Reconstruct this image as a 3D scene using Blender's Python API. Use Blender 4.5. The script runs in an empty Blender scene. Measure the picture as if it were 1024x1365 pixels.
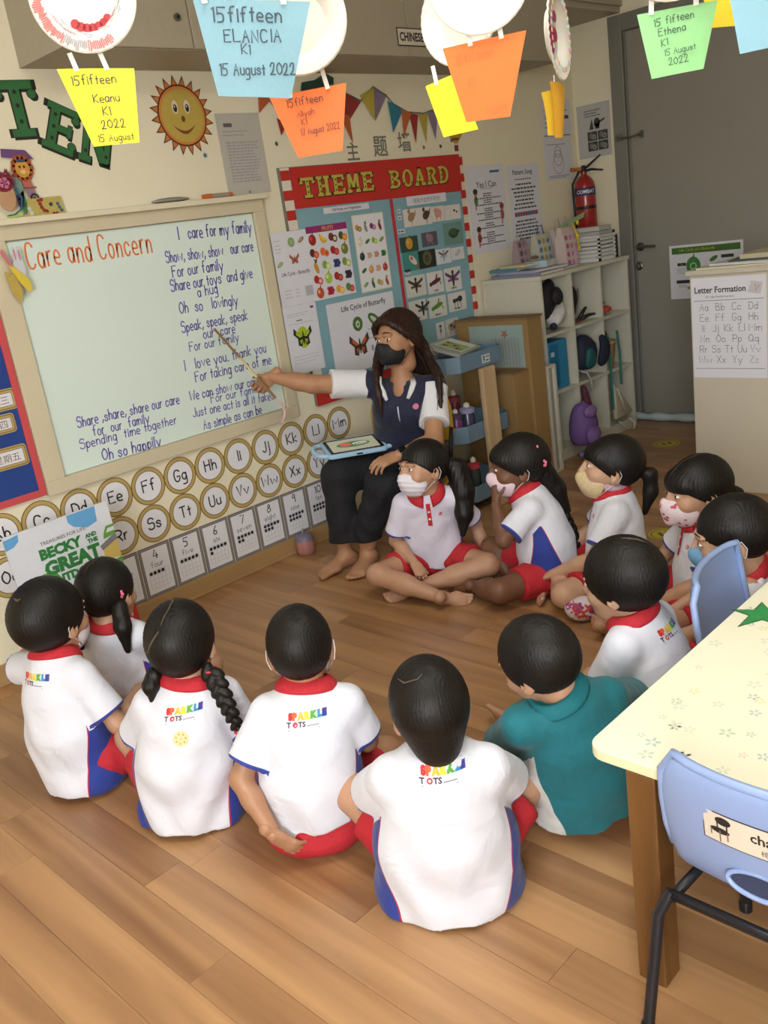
import bpy, math, random
import numpy as np
from mathutils import Vector, Matrix
from mathutils.bvhtree import BVHTree
random.seed(7); np.random.seed(7)
SC = bpy.context.scene
COL = SC.collection
PI = math.pi
# ---------------------------------------------------------------- camera
cam_d = bpy.data.cameras.new('camera'); cam = bpy.data.objects.new('camera', cam_d); COL.objects.link(cam)
YAW, PIT, ROLL, FPX = 0.764905969, 0.303853332, 0.146636432, 1202.35
_f = Vector((math.sin(YAW)*math.cos(PIT), math.cos(YAW)*math.cos(PIT), -math.sin(PIT)))
_r = Vector((math.cos(YAW), -math.sin(YAW), 0)); _d = _f.cross(_r)
_c, _s = math.cos(ROLL), math.sin(ROLL)
_r2 = _c*_r + _s*_d; _d2 = -_s*_r + _c*_d
M = Matrix((_r2, -_d2, -_f)).transposed().to_4x4()
CAM = Vector((0, -3.27, 1.42))
M.translation = CAM
cam.matrix_world = M
cam_d.sensor_fit = 'VERTICAL'; cam_d.sensor_height = 36.0; cam_d.lens = FPX/1365*36.0
cam_d.clip_start = 0.05; cam_d.clip_end = 50
SC.camera = cam
# ---------------------------------------------------------------- world + lights
wd = bpy.data.worlds.new('world'); SC.world = wd; wd.use_nodes = True
wd.node_tree.nodes['Background'].inputs[0].default_value = (0.75, 0.85, 1.0, 1)
wd.node_tree.nodes['Background'].inputs[1].default_value = 0.35
def area(name, loc, target, sx, sy, power, col=(1, 1, 1)):
    l = bpy.data.lights.new(name, 'AREA'); l.shape = 'RECTANGLE'; l.size = sx; l.size_y = sy; l.energy = power; l.color = col
    o = bpy.data.objects.new(name, l); COL.objects.link(o); o.location = loc
    o.rotation_euler = (Vector(target)-Vector(loc)).to_track_quat('-Z', 'Y').to_euler(); return o
area('ceiling_tube_light', (1.1, -2.4, 2.66), (1.1, -2.4, 0), 1.2, 0.6, 22, (1.0, 0.98, 0.94))
area('ceiling_tube_light', (-1.0, -4.2, 2.66), (-1.0, -4.2, 0), 1.3, 0.5, 26, (1.0, 0.98, 0.94))
area('window_daylight', (-2.25, -4.25, 1.6), (1.5, -1.0, 0.2), 1.9, 1.3, 115, (0.90, 0.95, 1.0))
SC.view_settings.view_transform = 'Standard'; SC.view_settings.look = 'None'
SC.view_settings.gamma = 1.0; SC.view_settings.use_curve_mapping = False
SC.view_settings.exposure = 0.62
# ---------------------------------------------------------------- materials
def lin(h):
    if isinstance(h, str):
        h = h.lstrip('#'); c = [int(h[i:i+2], 16)/255 for i in (0, 2, 4)]
    else: c = list(h)
    return tuple((x/12.92 if x <= .04045 else ((x+.055)/1.055)**2.4) for x in c) + (1,)
_mc = {}
def mat(name, col, rough=.55, bump=None, var=None, metal=0, spec=.5, trans=0, emit=0, alpha=1, coat=0, sheen=0):
    key = name
    if key in _mc: return _mc[key]
    m = bpy.data.materials.new(name); m.use_nodes = True; nt = m.node_tree; b = nt.nodes['Principled BSDF']
    c = lin(col); b.inputs['Base Color'].default_value = c; b.inputs['Roughness'].default_value = rough
    b.inputs['Metallic'].default_value = metal; b.inputs['Specular IOR Level'].default_value = spec
    b.inputs['Transmission Weight'].default_value = trans; b.inputs['Alpha'].default_value = alpha
    b.inputs['Coat Weight'].default_value = coat; b.inputs['Sheen Weight'].default_value = sheen
    if emit:
        b.inputs['Emission Color'].default_value = c; b.inputs['Emission Strength'].default_value = emit
    tc = nt.nodes.new('ShaderNodeTexCoord')
    if var:   # (scale, amount)
        n = nt.nodes.new('ShaderNodeTexNoise'); n.inputs['Scale'].default_value = var[0]; n.inputs['Detail'].default_value = 4
        nt.links.new(tc.outputs['Object'], n.inputs['Vector'])
        mx = nt.nodes.new('ShaderNodeMix'); mx.data_type = 'RGBA'
        a = var[1]
        mx.inputs[6].default_value = tuple(max(0, x*(1-a)) for x in c[:3])+(1,)
        mx.inputs[7].default_value = tuple(min(1, x*(1+a)) for x in c[:3])+(1,)
        nt.links.new(n.outputs['Fac'], mx.inputs[0]); nt.links.new(mx.outputs[2], b.inputs['Base Color'])
    if bump:  # (scale, strength)
        n2 = nt.nodes.new('ShaderNodeTexNoise'); n2.inputs['Scale'].default_value = bump[0]; n2.inputs['Detail'].default_value = 3
        nt.links.new(tc.outputs['Object'], n2.inputs['Vector'])
        bp = nt.nodes.new('ShaderNodeBump'); bp.inputs['Strength'].default_value = bump[1]; bp.inputs['Distance'].default_value = .01
        nt.links.new(n2.outputs['Fac'], bp.inputs['Height']); nt.links.new(bp.outputs['Normal'], b.inputs['Normal'])
    _mc[key] = m; return m
def flat(h, rough=.6): return mat('paint_'+h.lstrip('#'), h, rough, var=(30, .05))
def wood(name, c1, c2, axis, rough=.4, scale=1.0, rnd=.0, coat=0):
    if name in _mc: return _mc[name]
    m = bpy.data.materials.new(name); m.use_nodes = True; nt = m.node_tree; N = nt.nodes; L = nt.links; b = N['Principled BSDF']
    geo = N.new('ShaderNodeNewGeometry'); oi = N.new('ShaderNodeObjectInfo')
    sep = N.new('ShaderNodeVectorMath'); sep.operation = 'MULTIPLY'
    s = [22*scale]*3; s[axis] = 1.5*scale; sep.inputs[1].default_value = s
    L.new(geo.outputs['Position'], sep.inputs[0])
    cmb = N.new('ShaderNodeVectorMath'); cmb.operation = 'MULTIPLY_ADD'
    L.new(oi.outputs['Random'], cmb.inputs[0]); cmb.inputs[1].default_value = (37.0, 61.0, 19.0); L.new(sep.outputs[0], cmb.inputs[2])
    n = N.new('ShaderNodeTexNoise'); n.inputs['Scale'].default_value = 1; n.inputs['Detail'].default_value = 5; n.inputs['Distortion'].default_value = .9
    L.new(cmb.outputs[0], n.inputs['Vector'])
    n2 = N.new('ShaderNodeTexNoise'); n2.inputs['Scale'].default_value = .28; n2.inputs['Detail'].default_value = 3; n2.inputs['Distortion'].default_value = 1.6
    L.new(cmb.outputs[0], n2.inputs['Vector'])
    ad = N.new('ShaderNodeMath'); ad.operation = 'ADD'; L.new(n.outputs['Fac'], ad.inputs[0]); L.new(n2.outputs['Fac'], ad.inputs[1])
    rr = N.new('ShaderNodeMath'); rr.operation = 'MULTIPLY_ADD'; L.new(oi.outputs['Random'], rr.inputs[0]); rr.inputs[1].default_value = rnd; L.new(ad.outputs[0], rr.inputs[2])
    mr = N.new('ShaderNodeMapRange'); mr.inputs[1].default_value = .62; mr.inputs[2].default_value = 1.38+rnd
    L.new(rr.outputs[0], mr.inputs[0])
    mx = N.new('ShaderNodeMix'); mx.data_type = 'RGBA'; mx.inputs[6].default_value = lin(c1); mx.inputs[7].default_value = lin(c2)
    L.new(mr.outputs[0], mx.inputs[0]); L.new(mx.outputs[2], b.inputs['Base Color'])
    b.inputs['Roughness'].default_value = rough; b.inputs['Coat Weight'].default_value = coat; b.inputs['Coat Roughness'].default_value = .25
    bp = N.new('ShaderNodeBump'); bp.inputs['Strength'].default_value = .12; bp.inputs['Distance'].default_value = .002
    L.new(n.outputs['Fac'], bp.inputs['Height']); L.new(bp.outputs['Normal'], b.inputs['Normal'])
    _mc[name] = m; return m
# ---------------------------------------------------------------- mesh builder
def V3(*a): return np.array(a, float)
def unit(v): v = np.asarray(v, float); return v/(np.linalg.norm(v)+1e-12)
class MB:
    def __init__(s): s.v = []; s.f = []; s.m = []; s.n = 0; s.cm = 0
    def add(s, vs, fs, m=None):
        vs = np.asarray(vs, float).reshape(-1, 3); b = s.n; s.v.append(vs); s.n += len(vs)
        m = s.cm if m is None else m
        for f in fs: s.f.append([i+b for i in f]); s.m.append(m)
        return s
    def box(s, a, b, m=None, bev=0):
        x0, y0, z0 = np.minimum(a, b); x1, y1, z1 = np.maximum(a, b)
        vs = [(x0, y0, z0), (x1, y0, z0), (x1, y1, z0), (x0, y1, z0), (x0, y0, z1), (x1, y0, z1), (x1, y1, z1), (x0, y1, z1)]
        return s.add(vs, [(0, 3, 2, 1), (4, 5, 6, 7), (0, 1, 5, 4), (1, 2, 6, 5), (2, 3, 7, 6), (3, 0, 4, 7)], m)
    def prism(s, pts, fr, d0, d1, m=None, mside=None):   # outline in frame fr=(O,U,V,N), from depth d0 to d1 along N
        O, U, V, N = fr; pts = np.asarray(pts, float); n = len(pts)
        area2 = sum(pts[i][0]*pts[(i+1) % n][1]-pts[(i+1) % n][0]*pts[i][1] for i in range(n))
        if area2 < 0: pts = pts[::-1]
        lo = O+pts[:, :1]*U+pts[:, 1:2]*V+d0*N; hi = O+pts[:, :1]*U+pts[:, 1:2]*V+d1*N
        s.add(np.vstack([lo, hi]), [tuple(range(n))[::-1], tuple(range(n, 2*n))], m)
        s.f += [[s.n-2*n+i, s.n-2*n+(i+1) % n, s.n-n+(i+1) % n, s.n-n+i] for i in range(n)]
        s.m += [s.cm if (mside is None and m is None) else (m if mside is None else mside)]*n
        return s
    def rect(s, x0, y0, x1, y1, fr, d0, d1, m=None): return s.prism([(x0, y0), (x1, y0), (x1, y1), (x0, y1)], fr, d0, d1, m)
    def disc(s, c, rx, ry, fr, d0, d1, n=20, m=None, a0=0, rot=0):
        cr, sr = math.cos(rot), math.sin(rot); p = []
        for i in range(n):
            a = a0+2*PI*i/n; x, y = rx*math.cos(a), ry*math.sin(a); p.append((c[0]+cr*x-sr*y, c[1]+sr*x+cr*y))
        return s.prism(p, fr, d0, d1, m)
    def ring(s, c, r0, r1, fr, d0, d1, n=36, m=None, asp=1):
        O, U, V, N = fr; vs = []
        for d in (d0, d1):
            for r in (r0, r1):
                for i in range(n):
                    a = 2*PI*i/n; vs.append(O+(c[0]+r*math.cos(a))*U+(c[1]+asp*r*math.sin(a))*V+d*N)
        fs = []
        for i in range(n):
            j = (i+1) % n
            fs += [(2*n+i, 3*n+i, 3*n+j, 2*n+j), (n+i, n+j, 3*n+j, 3*n+i), (i, 2*n+i, 2*n+j, j)]
        return s.add(vs, fs, m)
    def tube(s, pts, r, n=8, m=None, caps=True, flatv=None, closed=False, u0=None):
        pts = [np.asarray(p, float) for p in pts]; k = len(pts); rs = r if hasattr(r, '__len__') else [r]*k
        T = []
        for i in range(k):
            if closed: t = pts[(i+1) % k]-pts[i-1]
            else: t = pts[min(i+1, k-1)]-pts[max(i-1, 0)]
            T.append(unit(t))
        u = np.cross(T[0], (0, 0, 1)); u = unit(u) if np.linalg.norm(u) > .1 else unit(np.cross(T[0], (1, 0, 0)))
        if u0 is not None: u = np.asarray(u0, float)
        vs = []
        for i in range(k):
            u = unit(u-T[i]*np.dot(u, T[i])); w = np.cross(T[i], u)
            for j in range(n):
                a = 2*PI*j/n; vs.append(pts[i]+rs[i]*(math.cos(a)*u+math.sin(a)*w*(flatv or 1)))
        fs = []
        for i in range(k if closed else k-1):
            i2 = (i+1) % k
            for j in range(n): fs.append((i*n+j, i*n+(j+1) % n, i2*n+(j+1) % n, i2*n+j))
        if caps and not closed: fs += [tuple(range(n))[::-1], tuple(range((k-1)*n, k*n))]
        return s.add(vs, fs, m)
    def lathe(s, prof, c, ax=(0, 0, 1), n=24, m=None, sx=1, sy=1):   # prof [(r,h)]
        ax = unit(ax); u = np.cross(ax, (0, 1, 0)); u = unit(u) if np.linalg.norm(u) > .1 else unit(np.cross(ax, (1, 0, 0))); w = np.cross(ax, u)
        vs = []; c = np.asarray(c, float)
        for r, h in prof:
            for j in range(n):
                a = 2*PI*j/n; vs.append(c+ax*h+r*(math.cos(a)*u*sx+math.sin(a)*w*sy))
        fs = []
        for i in range(len(prof)-1):
            for j in range(n): fs.append((i*n+j, i*n+(j+1) % n, (i+1)*n+(j+1) % n, (i+1)*n+j))
        fs += [tuple(range(n))[::-1], tuple(range((len(prof)-1)*n, len(prof)*n))]
        return s.add(vs, fs, m)
    def ell(s, c, r, n=12, k=8, m=None, R=None):
        vs = []; fs = []
        for i in range(k+1):
            t = PI*i/k
            for j in range(n):
                a = 2*PI*j/n; p = np.array([r[0]*math.sin(t)*math.cos(a), r[1]*math.sin(t)*math.sin(a), r[2]*math.cos(t)])
                if R is not None: p = R@p
                vs.append(np.asarray(c)+p)
        for i in range(k):
            for j in range(n): fs.append((i*n+j, (i+1)*n+j, (i+1)*n+(j+1) % n, i*n+(j+1) % n))
        return s.add(vs, fs, m)
    def obox(s, c, size, R, m=None):
        h = np.asarray(size)/2; b = MB(); b.box(-h, h); vs = np.vstack(b.v)@np.asarray(R).T+np.asarray(c)
        return s.add(vs, b.f, m)
WP = {}
def _link(o, parent, loc):
    COL.objects.link(o)
    if parent is not None:
        o.parent = parent; pl = WP[parent.name]; o.location = tuple(np.asarray(loc)-pl)
    else: o.location = tuple(loc)
    WP[o.name] = np.asarray(loc, float)
def ob(name, mb, mats, parent=None, smooth=False, label=None, cat=None, group=None, kind=None, origin=None, bevel=0, subs=0, angle=None):
    vs = np.vstack(mb.v)
    if origin is None:
        origin = WP[parent.name] if parent is not None else np.array([(vs[:, 0].min()+vs[:, 0].max())/2, (vs[:, 1].min()+vs[:, 1].max())/2, vs[:, 2].min()])
    origin = np.asarray(origin, float)
    me = bpy.data.meshes.new(name); me.from_pydata((vs-origin).tolist(), [], mb.f)
    if not isinstance(mats, (list, tuple)): mats = [mats]
    for m in mats: me.materials.append(m)
    if len(mats) > 1: me.polygons.foreach_set('material_index', mb.m)
    if smooth:
        me.polygons.foreach_set('use_smooth', [True]*len(me.polygons))
        if angle: me.set_sharp_from_angle(angle=math.radians(angle))
    me.update()
    o = bpy.data.objects.new(name, me); _link(o, parent, origin)
    tag(o, label, cat, group, kind)
    if bevel:
        b = o.modifiers.new('bevel', 'BEVEL'); b.width = bevel; b.segments = 2; b.limit_method = 'ANGLE'
    if subs:
        b = o.modifiers.new('subd', 'SUBSURF'); b.levels = subs; b.render_levels = subs
    return o
def tag(o, label=None, cat=None, group=None, kind=None):
    if label: o['label'] = label
    if cat: o['category'] = cat
    if group: o['group'] = group
    if kind: o['kind'] = kind
def thing(name, label, cat, loc, group=None):
    o = bpy.data.objects.new(name, None); o.empty_display_size = .05; _link(o, None, loc); tag(o, label, cat, group); return o
# frames
FA = (V3(0, 0, 0), V3(1, 0, 0), V3(0, 0, 1), V3(0, -1, 0))            # wall A, u=x v=z
XB = 5.248
FB = (V3(XB, 0, 0), V3(0, -1, 0), V3(0, 0, 1), V3(-1, 0, 0))          # wall B, u=-y v=z
def frame(O, U, V): U = unit(U); V = np.asarray(V, float); V = unit(V-U*np.dot(U, V)); return (np.asarray(O, float), U, V, np.cross(U, V))
def sub(fr, x, y, ang=0, d=0):
    O, U, V, N = fr; c, s = math.cos(ang), math.sin(ang); return (O+x*U+y*V+d*N, c*U+s*V, -s*U+c*V, N)
# ---------------------------------------------------------------- single stroke letters
GL = {'A': '03.2a.43 16.36', 'B': '03.0a ~0a.2a.39.38.27.07 ~07.27.36.44.33.13.03', 'C': '~49.3a.1a.08.05.13.33.44', 'D': '03.0a ~0a.2a.48.45.23.03',
 'E': '4a.0a.03.43 07.37', 'F': '4a.0a.03 07.37', 'G': '~49.3a.1a.08.05.13.33.45 45.46.26', 'H': '0a.03 4a.43 07.47', 'I': '1a.13', 'J': '~3a.34.23.13.04',
 'K': '0a.03 4a.06.43', 'L': '0a.03.43', 'M': '03.0a.36.6a.63', 'N': '03.0a.43.4a', 'O': '~2a.08.05.23.45.48.2a', 'P': '03.0a ~0a.2a.49.47.26.06',
 'Q': '~2a.08.05.23.45.48.2a 35.53', 'R': '03.0a ~0a.2a.49.47.26.06 26.43', 'S': '~49.3a.1a.08.17.37.46.44.33.13.04', 'T': '0a.4a 2a.23', 'U': '~0a.05.13.33.45.4a',
 'V': '0a.23.4a', 'W': '0a.13.38.53.6a', 'X': '0a.43 4a.03', 'Y': '0a.27.4a 27.23', 'Z': '0a.4a.03.43',
 'a': '~36.27.17.06.04.13.23.35 37.33', 'b': '0a.03 ~05.17.27.36.34.23.13.05', 'c': '~36.27.17.06.04.13.23.34', 'd': '3a.33 ~36.27.17.06.04.13.23.35',
 'e': '~05.35.36.27.17.06.04.13.33', 'f': '~3a.2a.19.13 07.27', 'g': '~36.27.17.06.04.13.23.35 ~37.31.20.00', 'h': '0a.03 ~05.17.27.36.33', 'i': '07.03 09.08',
 'j': '~17.11.00 19.18', 'k': '0a.03 37.05.33', 'l': '0a.03', 'm': '07.03 ~05.17.27.26.23 ~25.37.47.56.53', 'n': '07.03 ~05.17.27.36.33', 'o': '~17.06.04.13.23.34.36.27.17',
 'p': '07.00 ~05.17.27.36.34.23.13.05', 'q': '~36.27.17.06.04.13.23.35 37.30', 'r': '07.03 ~05.17.27', 's': '~36.27.17.06.25.34.23.13.04', 't': '19.13 07.27',
 'u': '~07.04.13.23.34 37.33', 'v': '07.23.47', 'w': '07.13.36.53.67', 'x': '07.33 37.03', 'y': '07.23 47.10', 'z': '07.37.03.33',
 '0': '~2a.08.05.23.45.48.2a', '1': '09.1a.13', '2': '~08.1a.3a.38.25.03 03.43', '3': '~09.2a.38.17 ~17.36.34.13.04', '4': '2a.05.45 37.33', '5': '4a.0a.07 ~07.27.36.34.23.03',
 '6': '~3a.17.04.13.33.35.26.05', '7': '0a.4a.13', '8': '~2a.19.18.36.34.13.04.06.38.39.2a', '9': '~38.17.08.1a.3a.38 38.33', '.': '03.13', ',': '14.02', '-': '06.26', ':': '03.04 06.07', '!': '0a.05 03.04', "'": '0a.09'}
def _sm(P, k=3):
    n = len(P); o = []
    for i in range(n-1):
        p0, p1, p2, p3 = P[max(i-1, 0)], P[i], P[i+1], P[min(i+2, n-1)]
        for j in range(k):
            t = j/k; o.append(.5*((2*p1)+(p2-p0)*t+(2*p0-5*p1+4*p2-p3)*t*t+(3*p1-p0-3*p2+p3)*t**3))
    return o+[P[-1]]
def swidth(t, sp=1.8):
    w = 0
    for ch in t:
        if ch == ' ': w += 3.2; continue
        g = GL.get(ch)
        if g: w += max(int(q[0]) for st in g.replace('~', '').split() for q in st.split('.'))+sp
    return w-sp
def strokes(mb, text, fr, x, y, size, wt=.09, d=.001, jit=0, align='l', k=2, slant=0, wob=0, sp=1.8, maxw=None):
    """pen-stroke lettering of cap height `size` lying on frame fr"""
    O, U, V, N = fr; s = size/7; W = swidth(text, sp)*s; sx = s
    if maxw and W > maxw: sx = s*maxw/W; W = maxw
    cx = x-(W/2 if align == 'c' else W if align == 'r' else 0); hw = size*wt/2
    for ch in text:
        if ch == ' ': cx += 3.2*sx; continue
        g = GL.get(ch)
        if not g: continue
        wmax = 0; jy = random.uniform(-1, 1)*jit*size; jr = 1+random.uniform(-1, 1)*jit; wy = math.sin(cx*9)*wob
        for st in g.split():
            smf = st[0] == '~'; P = []
            for q in st.lstrip('~').split('.'):
                a, b = int(q[0]), int(q[1], 16)-3; wmax = max(wmax, a)
                P.append(np.array([cx+sx*(a*jr+slant*b+random.uniform(-1, 1)*jit*1.5), y+jy+wy+s*(b*jr+random.uniform(-1, 1)*jit*1.5)]))
            if smf and len(P) > 2: P = _sm(P, k)
            n = len(P); vs = []
            if n == 2 and np.linalg.norm(P[1]-P[0]) < 1e-6: P[1] = P[0]+np.array([hw*2, 0])
            for i in range(n):
                t = P[min(i+1, n-1)]-P[max(i-1, 0)]; t = t/(np.linalg.norm(t)+1e-9); nn = np.array([-t[1], t[0]])*hw
                p = P[i]+(t*hw*.8 if i == n-1 else -t*hw*.8 if i == 0 else 0)
                for q in (p-nn, p+nn): vs.append(O+q[0]*U+q[1]*V+d*N)
            mb.add(vs, [(2*i, 2*i+2, 2*i+3, 2*i+1) for i in range(n-1)])
        cx += (wmax+sp)*sx
    return W
def printlines(mb, fr, x0, x1, ys, h, d, ragged=.3, center=False):
    for y in ys:
        w = (x1-x0)*(1-random.uniform(0, ragged)); a = x0+((x1-x0)-w)/2 if center else x0; x = a
        while x < a+w:
            l = h*random.uniform(1.2, 4); l = min(l, a+w-x); mb.rect(x, y, x+l, y+h, fr, d-.0004, d); x += l+h*.7
# ---------------------------------------------------------------- real fonts
_tc = {}
def textpoly(text, bold=0, fnt=None, res=2):
    key = (text, bold, fnt)
    if key in _tc: return _tc[key]
    cu = bpy.data.curves.new('t', 'FONT'); cu.body = text; cu.size = 1; cu.offset = bold; cu.resolution_u = res
    o = bpy.data.objects.new('t', cu); COL.objects.link(o)
    dg = bpy.context.evaluated_depsgraph_get(); me = bpy.data.meshes.new_from_object(o.evaluated_get(dg))
    v = np.array([x.co[:2] for x in me.vertices]).reshape(-1, 2); f = [tuple(p.vertices) for p in me.polygons]
    bpy.data.objects.remove(o); bpy.data.curves.remove(cu); bpy.data.meshes.remove(me)
    _tc[key] = (v, f); return v, f
def ftext(mb, text, fr, x, y, h, d=.001, bold=0.0, fnt=None, align='c', maxw=None, m=None, sx=1, capref=None):
    v, f = textpoly(text, bold, fnt)
    if not len(v): return
    ymin, ymax = (v[:, 1].min(), v[:, 1].max()) if capref is None else capref
    s = h/(ymax-ymin); q = (v-[v[:, 0].min(), ymin])*s*[sx, 1]; W = q[:, 0].max()
    if maxw and W > maxw: q[:, 0] *= maxw/W; W = maxw
    q[:, 0] += x-(W/2 if align == 'c' else 0); q[:, 1] += y
    O, U, V, N = fr; P = O+q[:, :1]*U+q[:, 1:2]*V+d*N
    mb.add(P, f, m)
CJK = None
# ---------------------------------------------------------------- room shell
m_wall = mat('wall_paint_cream', '#e6dfc4', .7, bump=(60, .06), var=(3, .04))
m_ceil = mat('ceiling_white', '#d9d5c6', .85)
m_base = mat('baseboard_tan', '#a8875a', .5, var=(8, .08))
m_dgrey = mat('door_grey', '#8f8c82', .45, bump=(90, .05), var=(5, .04))
m_frame = mat('door_frame_grey', '#7d7c74', .4, var=(5, .05))
m_cup = mat('cupboard_laminate', '#a39a86', .5, bump=(120, .04), var=(40, .05))
m_black = mat('black_plastic', '#16161a', .4)
m_floorbase = mat('subfloor', '#7a5231', .6)
m_plank = wood('floor_plank_wood', '#754d30', '#c69a6a', 1, rough=.36, scale=.62, rnd=.28, coat=.12)
X0, Y0, ZC = -2.4, -5.6, 2.72
def struct(name, mb, m, **k): return ob(name, mb, m, kind='structure', **k)
fl_ = struct('floor', MB().box((X0, Y0, -.06), (XB+.1, 0.1, -.004)), m_floorbase)
wallA = struct('wall_left', MB().box((X0, 0, 0), (XB, .1, ZC)), m_wall)
b = MB(); b.box((XB, -.27, 0), (XB+.12, .1, ZC)); b.box((XB, Y0, 2.36), (XB+.12, -.27, ZC)); b.box((XB, Y0, 0), (XB+.12, -2.0, 2.36))
wallB = struct('wall_right', b, m_wall)
struct('wall_back', MB().box((X0-.1, Y0-.1, 0), (XB+.1, Y0, ZC)), m_wall)
b = MB(); b.box((X0-.1, Y0, 0), (X0, 0.1, .9)); b.box((X0-.1, Y0, 2.3), (X0, .1, ZC)); b.box((X0-.1, Y0, .9), (X0, -5.3, 2.3)); b.box((X0-.1, -3.2, .9), (X0, .1, 2.3))
struct('wall_side', b, m_wall)
b = MB()
for y in (-5.3, -4.25, -3.2): b.box((X0-.08, y-.03, .9), (X0-.02, y+.03, 2.3))
for z in (.92, 2.28): b.box((X0-.08, -5.3, z-.03), (X0-.02, -3.2, z+.03))
w1 = struct('window_1', b, mat('window_frame_white', '#e6e6e2', .4))
ob('pane', MB().box((X0-.052, -5.3, .9), (X0-.046, -3.2, 2.3)), mat('window_glass', '#ffffff', .02, trans=1, spec=.5), w1)
struct('ceiling', MB().box((X0, Y0, ZC), (XB+.1, .1, ZC+.1)), m_ceil)
bb = MB().box((X0, -.014, 0), (4.12, 0, .078)); bb.box((X0, -.022, 0), (4.12, 0, .012)); struct('baseboard_left', bb, m_base, bevel=.003)
# floor planks: one object each where the photograph can show them
PW = .107; x = .653-PW*9; k = 0; plen = .93
while x < XB:
    off = {9: -1.81, 11: -1.50+.0}.get(k, random.uniform(-plen, 0)); y = off+math.ceil((0-off)/plen)*plen
    ymin_vis = -2.95 if x > .2 else -2.6
    if x < 1.2: ymin_vis = -2.75
    if x > 2.2: ymin_vis = -2.45
    a = x+.0004; bb_ = min(x+PW-.0004, XB)
    while y > -3.6:
        y1 = min(y, 0); y0 = y-plen
        if y1 > ymin_vis and x > -.05 and y1-y0 > .02 and y0 < 0:
            dz = random.uniform(-.0004, .0004)
            ob('plank', MB().box((a, y0+.0004, -.006), (bb_, y1-.0004, dz)), m_plank, fl_, bevel=0)
        y -= plen
    x += PW; k += 1
# remaining floor boards outside the picture: one joined part
b = MB(); x = X0; 
b.box((X0, Y0, -.006), (-.31, 0, 0)); b.box((-.31, Y0, -.006), (XB, -3.75, 0))
ob('floor_covering', b, m_plank, fl_, kind='stuff')
# ---------------------------------------------------------------- overhead cupboards
cb = thing('overhead_cupboard', 'long beige overhead cupboard above the whiteboard, with a CHINESE sign on its door', 'cupboard', (3.1, -.17, 2.12))
CX0, CX1, CY, CZ = 1.70, 4.58, -.34, 2.12
ob('carcass', MB().box((CX0, CY+.02, CZ), (CX1, -.001, ZC-.002)), m_cup, cb)
FC = (V3(0, CY+.02, 0), V3(1, 0, 0), V3(0, 0, 1), V3(0, -1, 0))
for i, (a, c) in enumerate(((1.70, 2.212), (2.212, 2.80), (2.80, 3.39), (3.39, 3.98), (3.98, 4.58))):
    d = ob('cupboard_door', MB().box((a+.003, CY, CZ+.002), (c-.003, CY+.018, ZC-.004)), m_cup, cb, bevel=.002)
    if i in (0,):
        ob('lock', MB().disc((c-.055, 2.222), .013, .013, FC, .018, .03, 16, 0).disc((c-.055, 2.222), .006, .006, FC, .03, .033, 10, 1), [mat('steel', '#8a8a86', .3, metal=.9), m_black], d)
sg = ob('sign_card', MB().rect(3.315, 2.163, 3.60, 2.238, FC, .0205, .022, 0), [flat('#2e2924')], cb)
b = MB().rect(3.320, 2.168, 3.595, 2.233, FC, .022, .0226, 0); ftext(b, 'CHINESE', FC, 3.41, 2.182, .038, .0232, bold=.03, m=1, maxw=.16)
ob('sign_print', b, [flat('#cfc8b8'), flat('#1e1b1a')], sg)
cb2 = thing('overhead_cupboard', 'shorter brown overhead cupboard hung higher in the room corner by the door', 'cupboard', (4.9, -.17, 2.39))
b = MB().box((4.60, -.35, 2.39), (XB-.002, -.001, ZC-.002)); ob('carcass', b, m_cup, cb2)
ob('cupboard_door', MB().box((4.603, -.368, 2.42), (4.92, -.352, ZC-.004)), m_cup, cb2, bevel=.002)
ob('cupboard_door', MB().box((4.926, -.368, 2.42), (XB-.005, -.352, ZC-.004)), m_cup, cb2, bevel=.002)
# ---------------------------------------------------------------- door on the right wall
b = MB(); b.box((XB-.02, -.357, 0), (XB+.1, -.272, 2.38)); b.box((XB-.02, -1.92, 2.29), (XB+.1, -.357, 2.38)); b.box((XB-.02, -2.0, 0), (XB+.1, -1.92, 2.38))
struct('trim_1', b, m_frame, bevel=.004)
dr = struct('door_1', MB().box((XB+.004, -1.918, .03), (XB+.05, -.36, 2.288)), m_dgrey, bevel=.003)
ob('door_edge_strip', MB().box((XB-.004, -.372, .03), (XB+.004, -.362, 2.288)), m_frame, dr)
ob('door_sweep', MB().box((XB+.0, -1.91, .006), (XB+.03, -.36, .034)), mat('rubber_black', '#221d1b', .7), dr)
st = mat('brushed_steel', '#7c7a72', .32, metal=.85)
b = MB(); b.lathe([(.026, 0), (.026, .006), (.012, .008), (.012, .04)], (XB+.004, -.40, 1.08), (-1, 0, 0), 16)
b.tube([(XB-.035, -.40, 1.08), (XB-.042, -.44, 1.083), (XB-.042, -.52, 1.079)], [.010, .009, .007], 8)
ob('door_handle', b, st, dr, smooth=True, angle=40)
b = MB(); b.lathe([(.026, 0), (.026, .006), (.016, .010), (.014, .022)], (XB+.004, -.385, .966), (-1, 0, 0), 16); b.box((XB-.03, -.388, .955), (XB-.018, -.382, .977))
ob('thumb_turn', b, st, dr, smooth=True, angle=40)
b = MB(); b.box((XB-.024, -.33, 1.700), (XB-.019, -.285, 1.745)); b.tube([(XB-.03, -.30, 1.722), (XB-.05, -.34, 1.716), (XB-.05, -.40, 1.712), (XB-.03, -.445, 1.722)], .006, 8); b.box((XB-.012, -.455, 1.70), (XB+.004, -.435, 1.742))
ob('door_latch_bar', b, st, dr, smooth=False)
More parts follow.
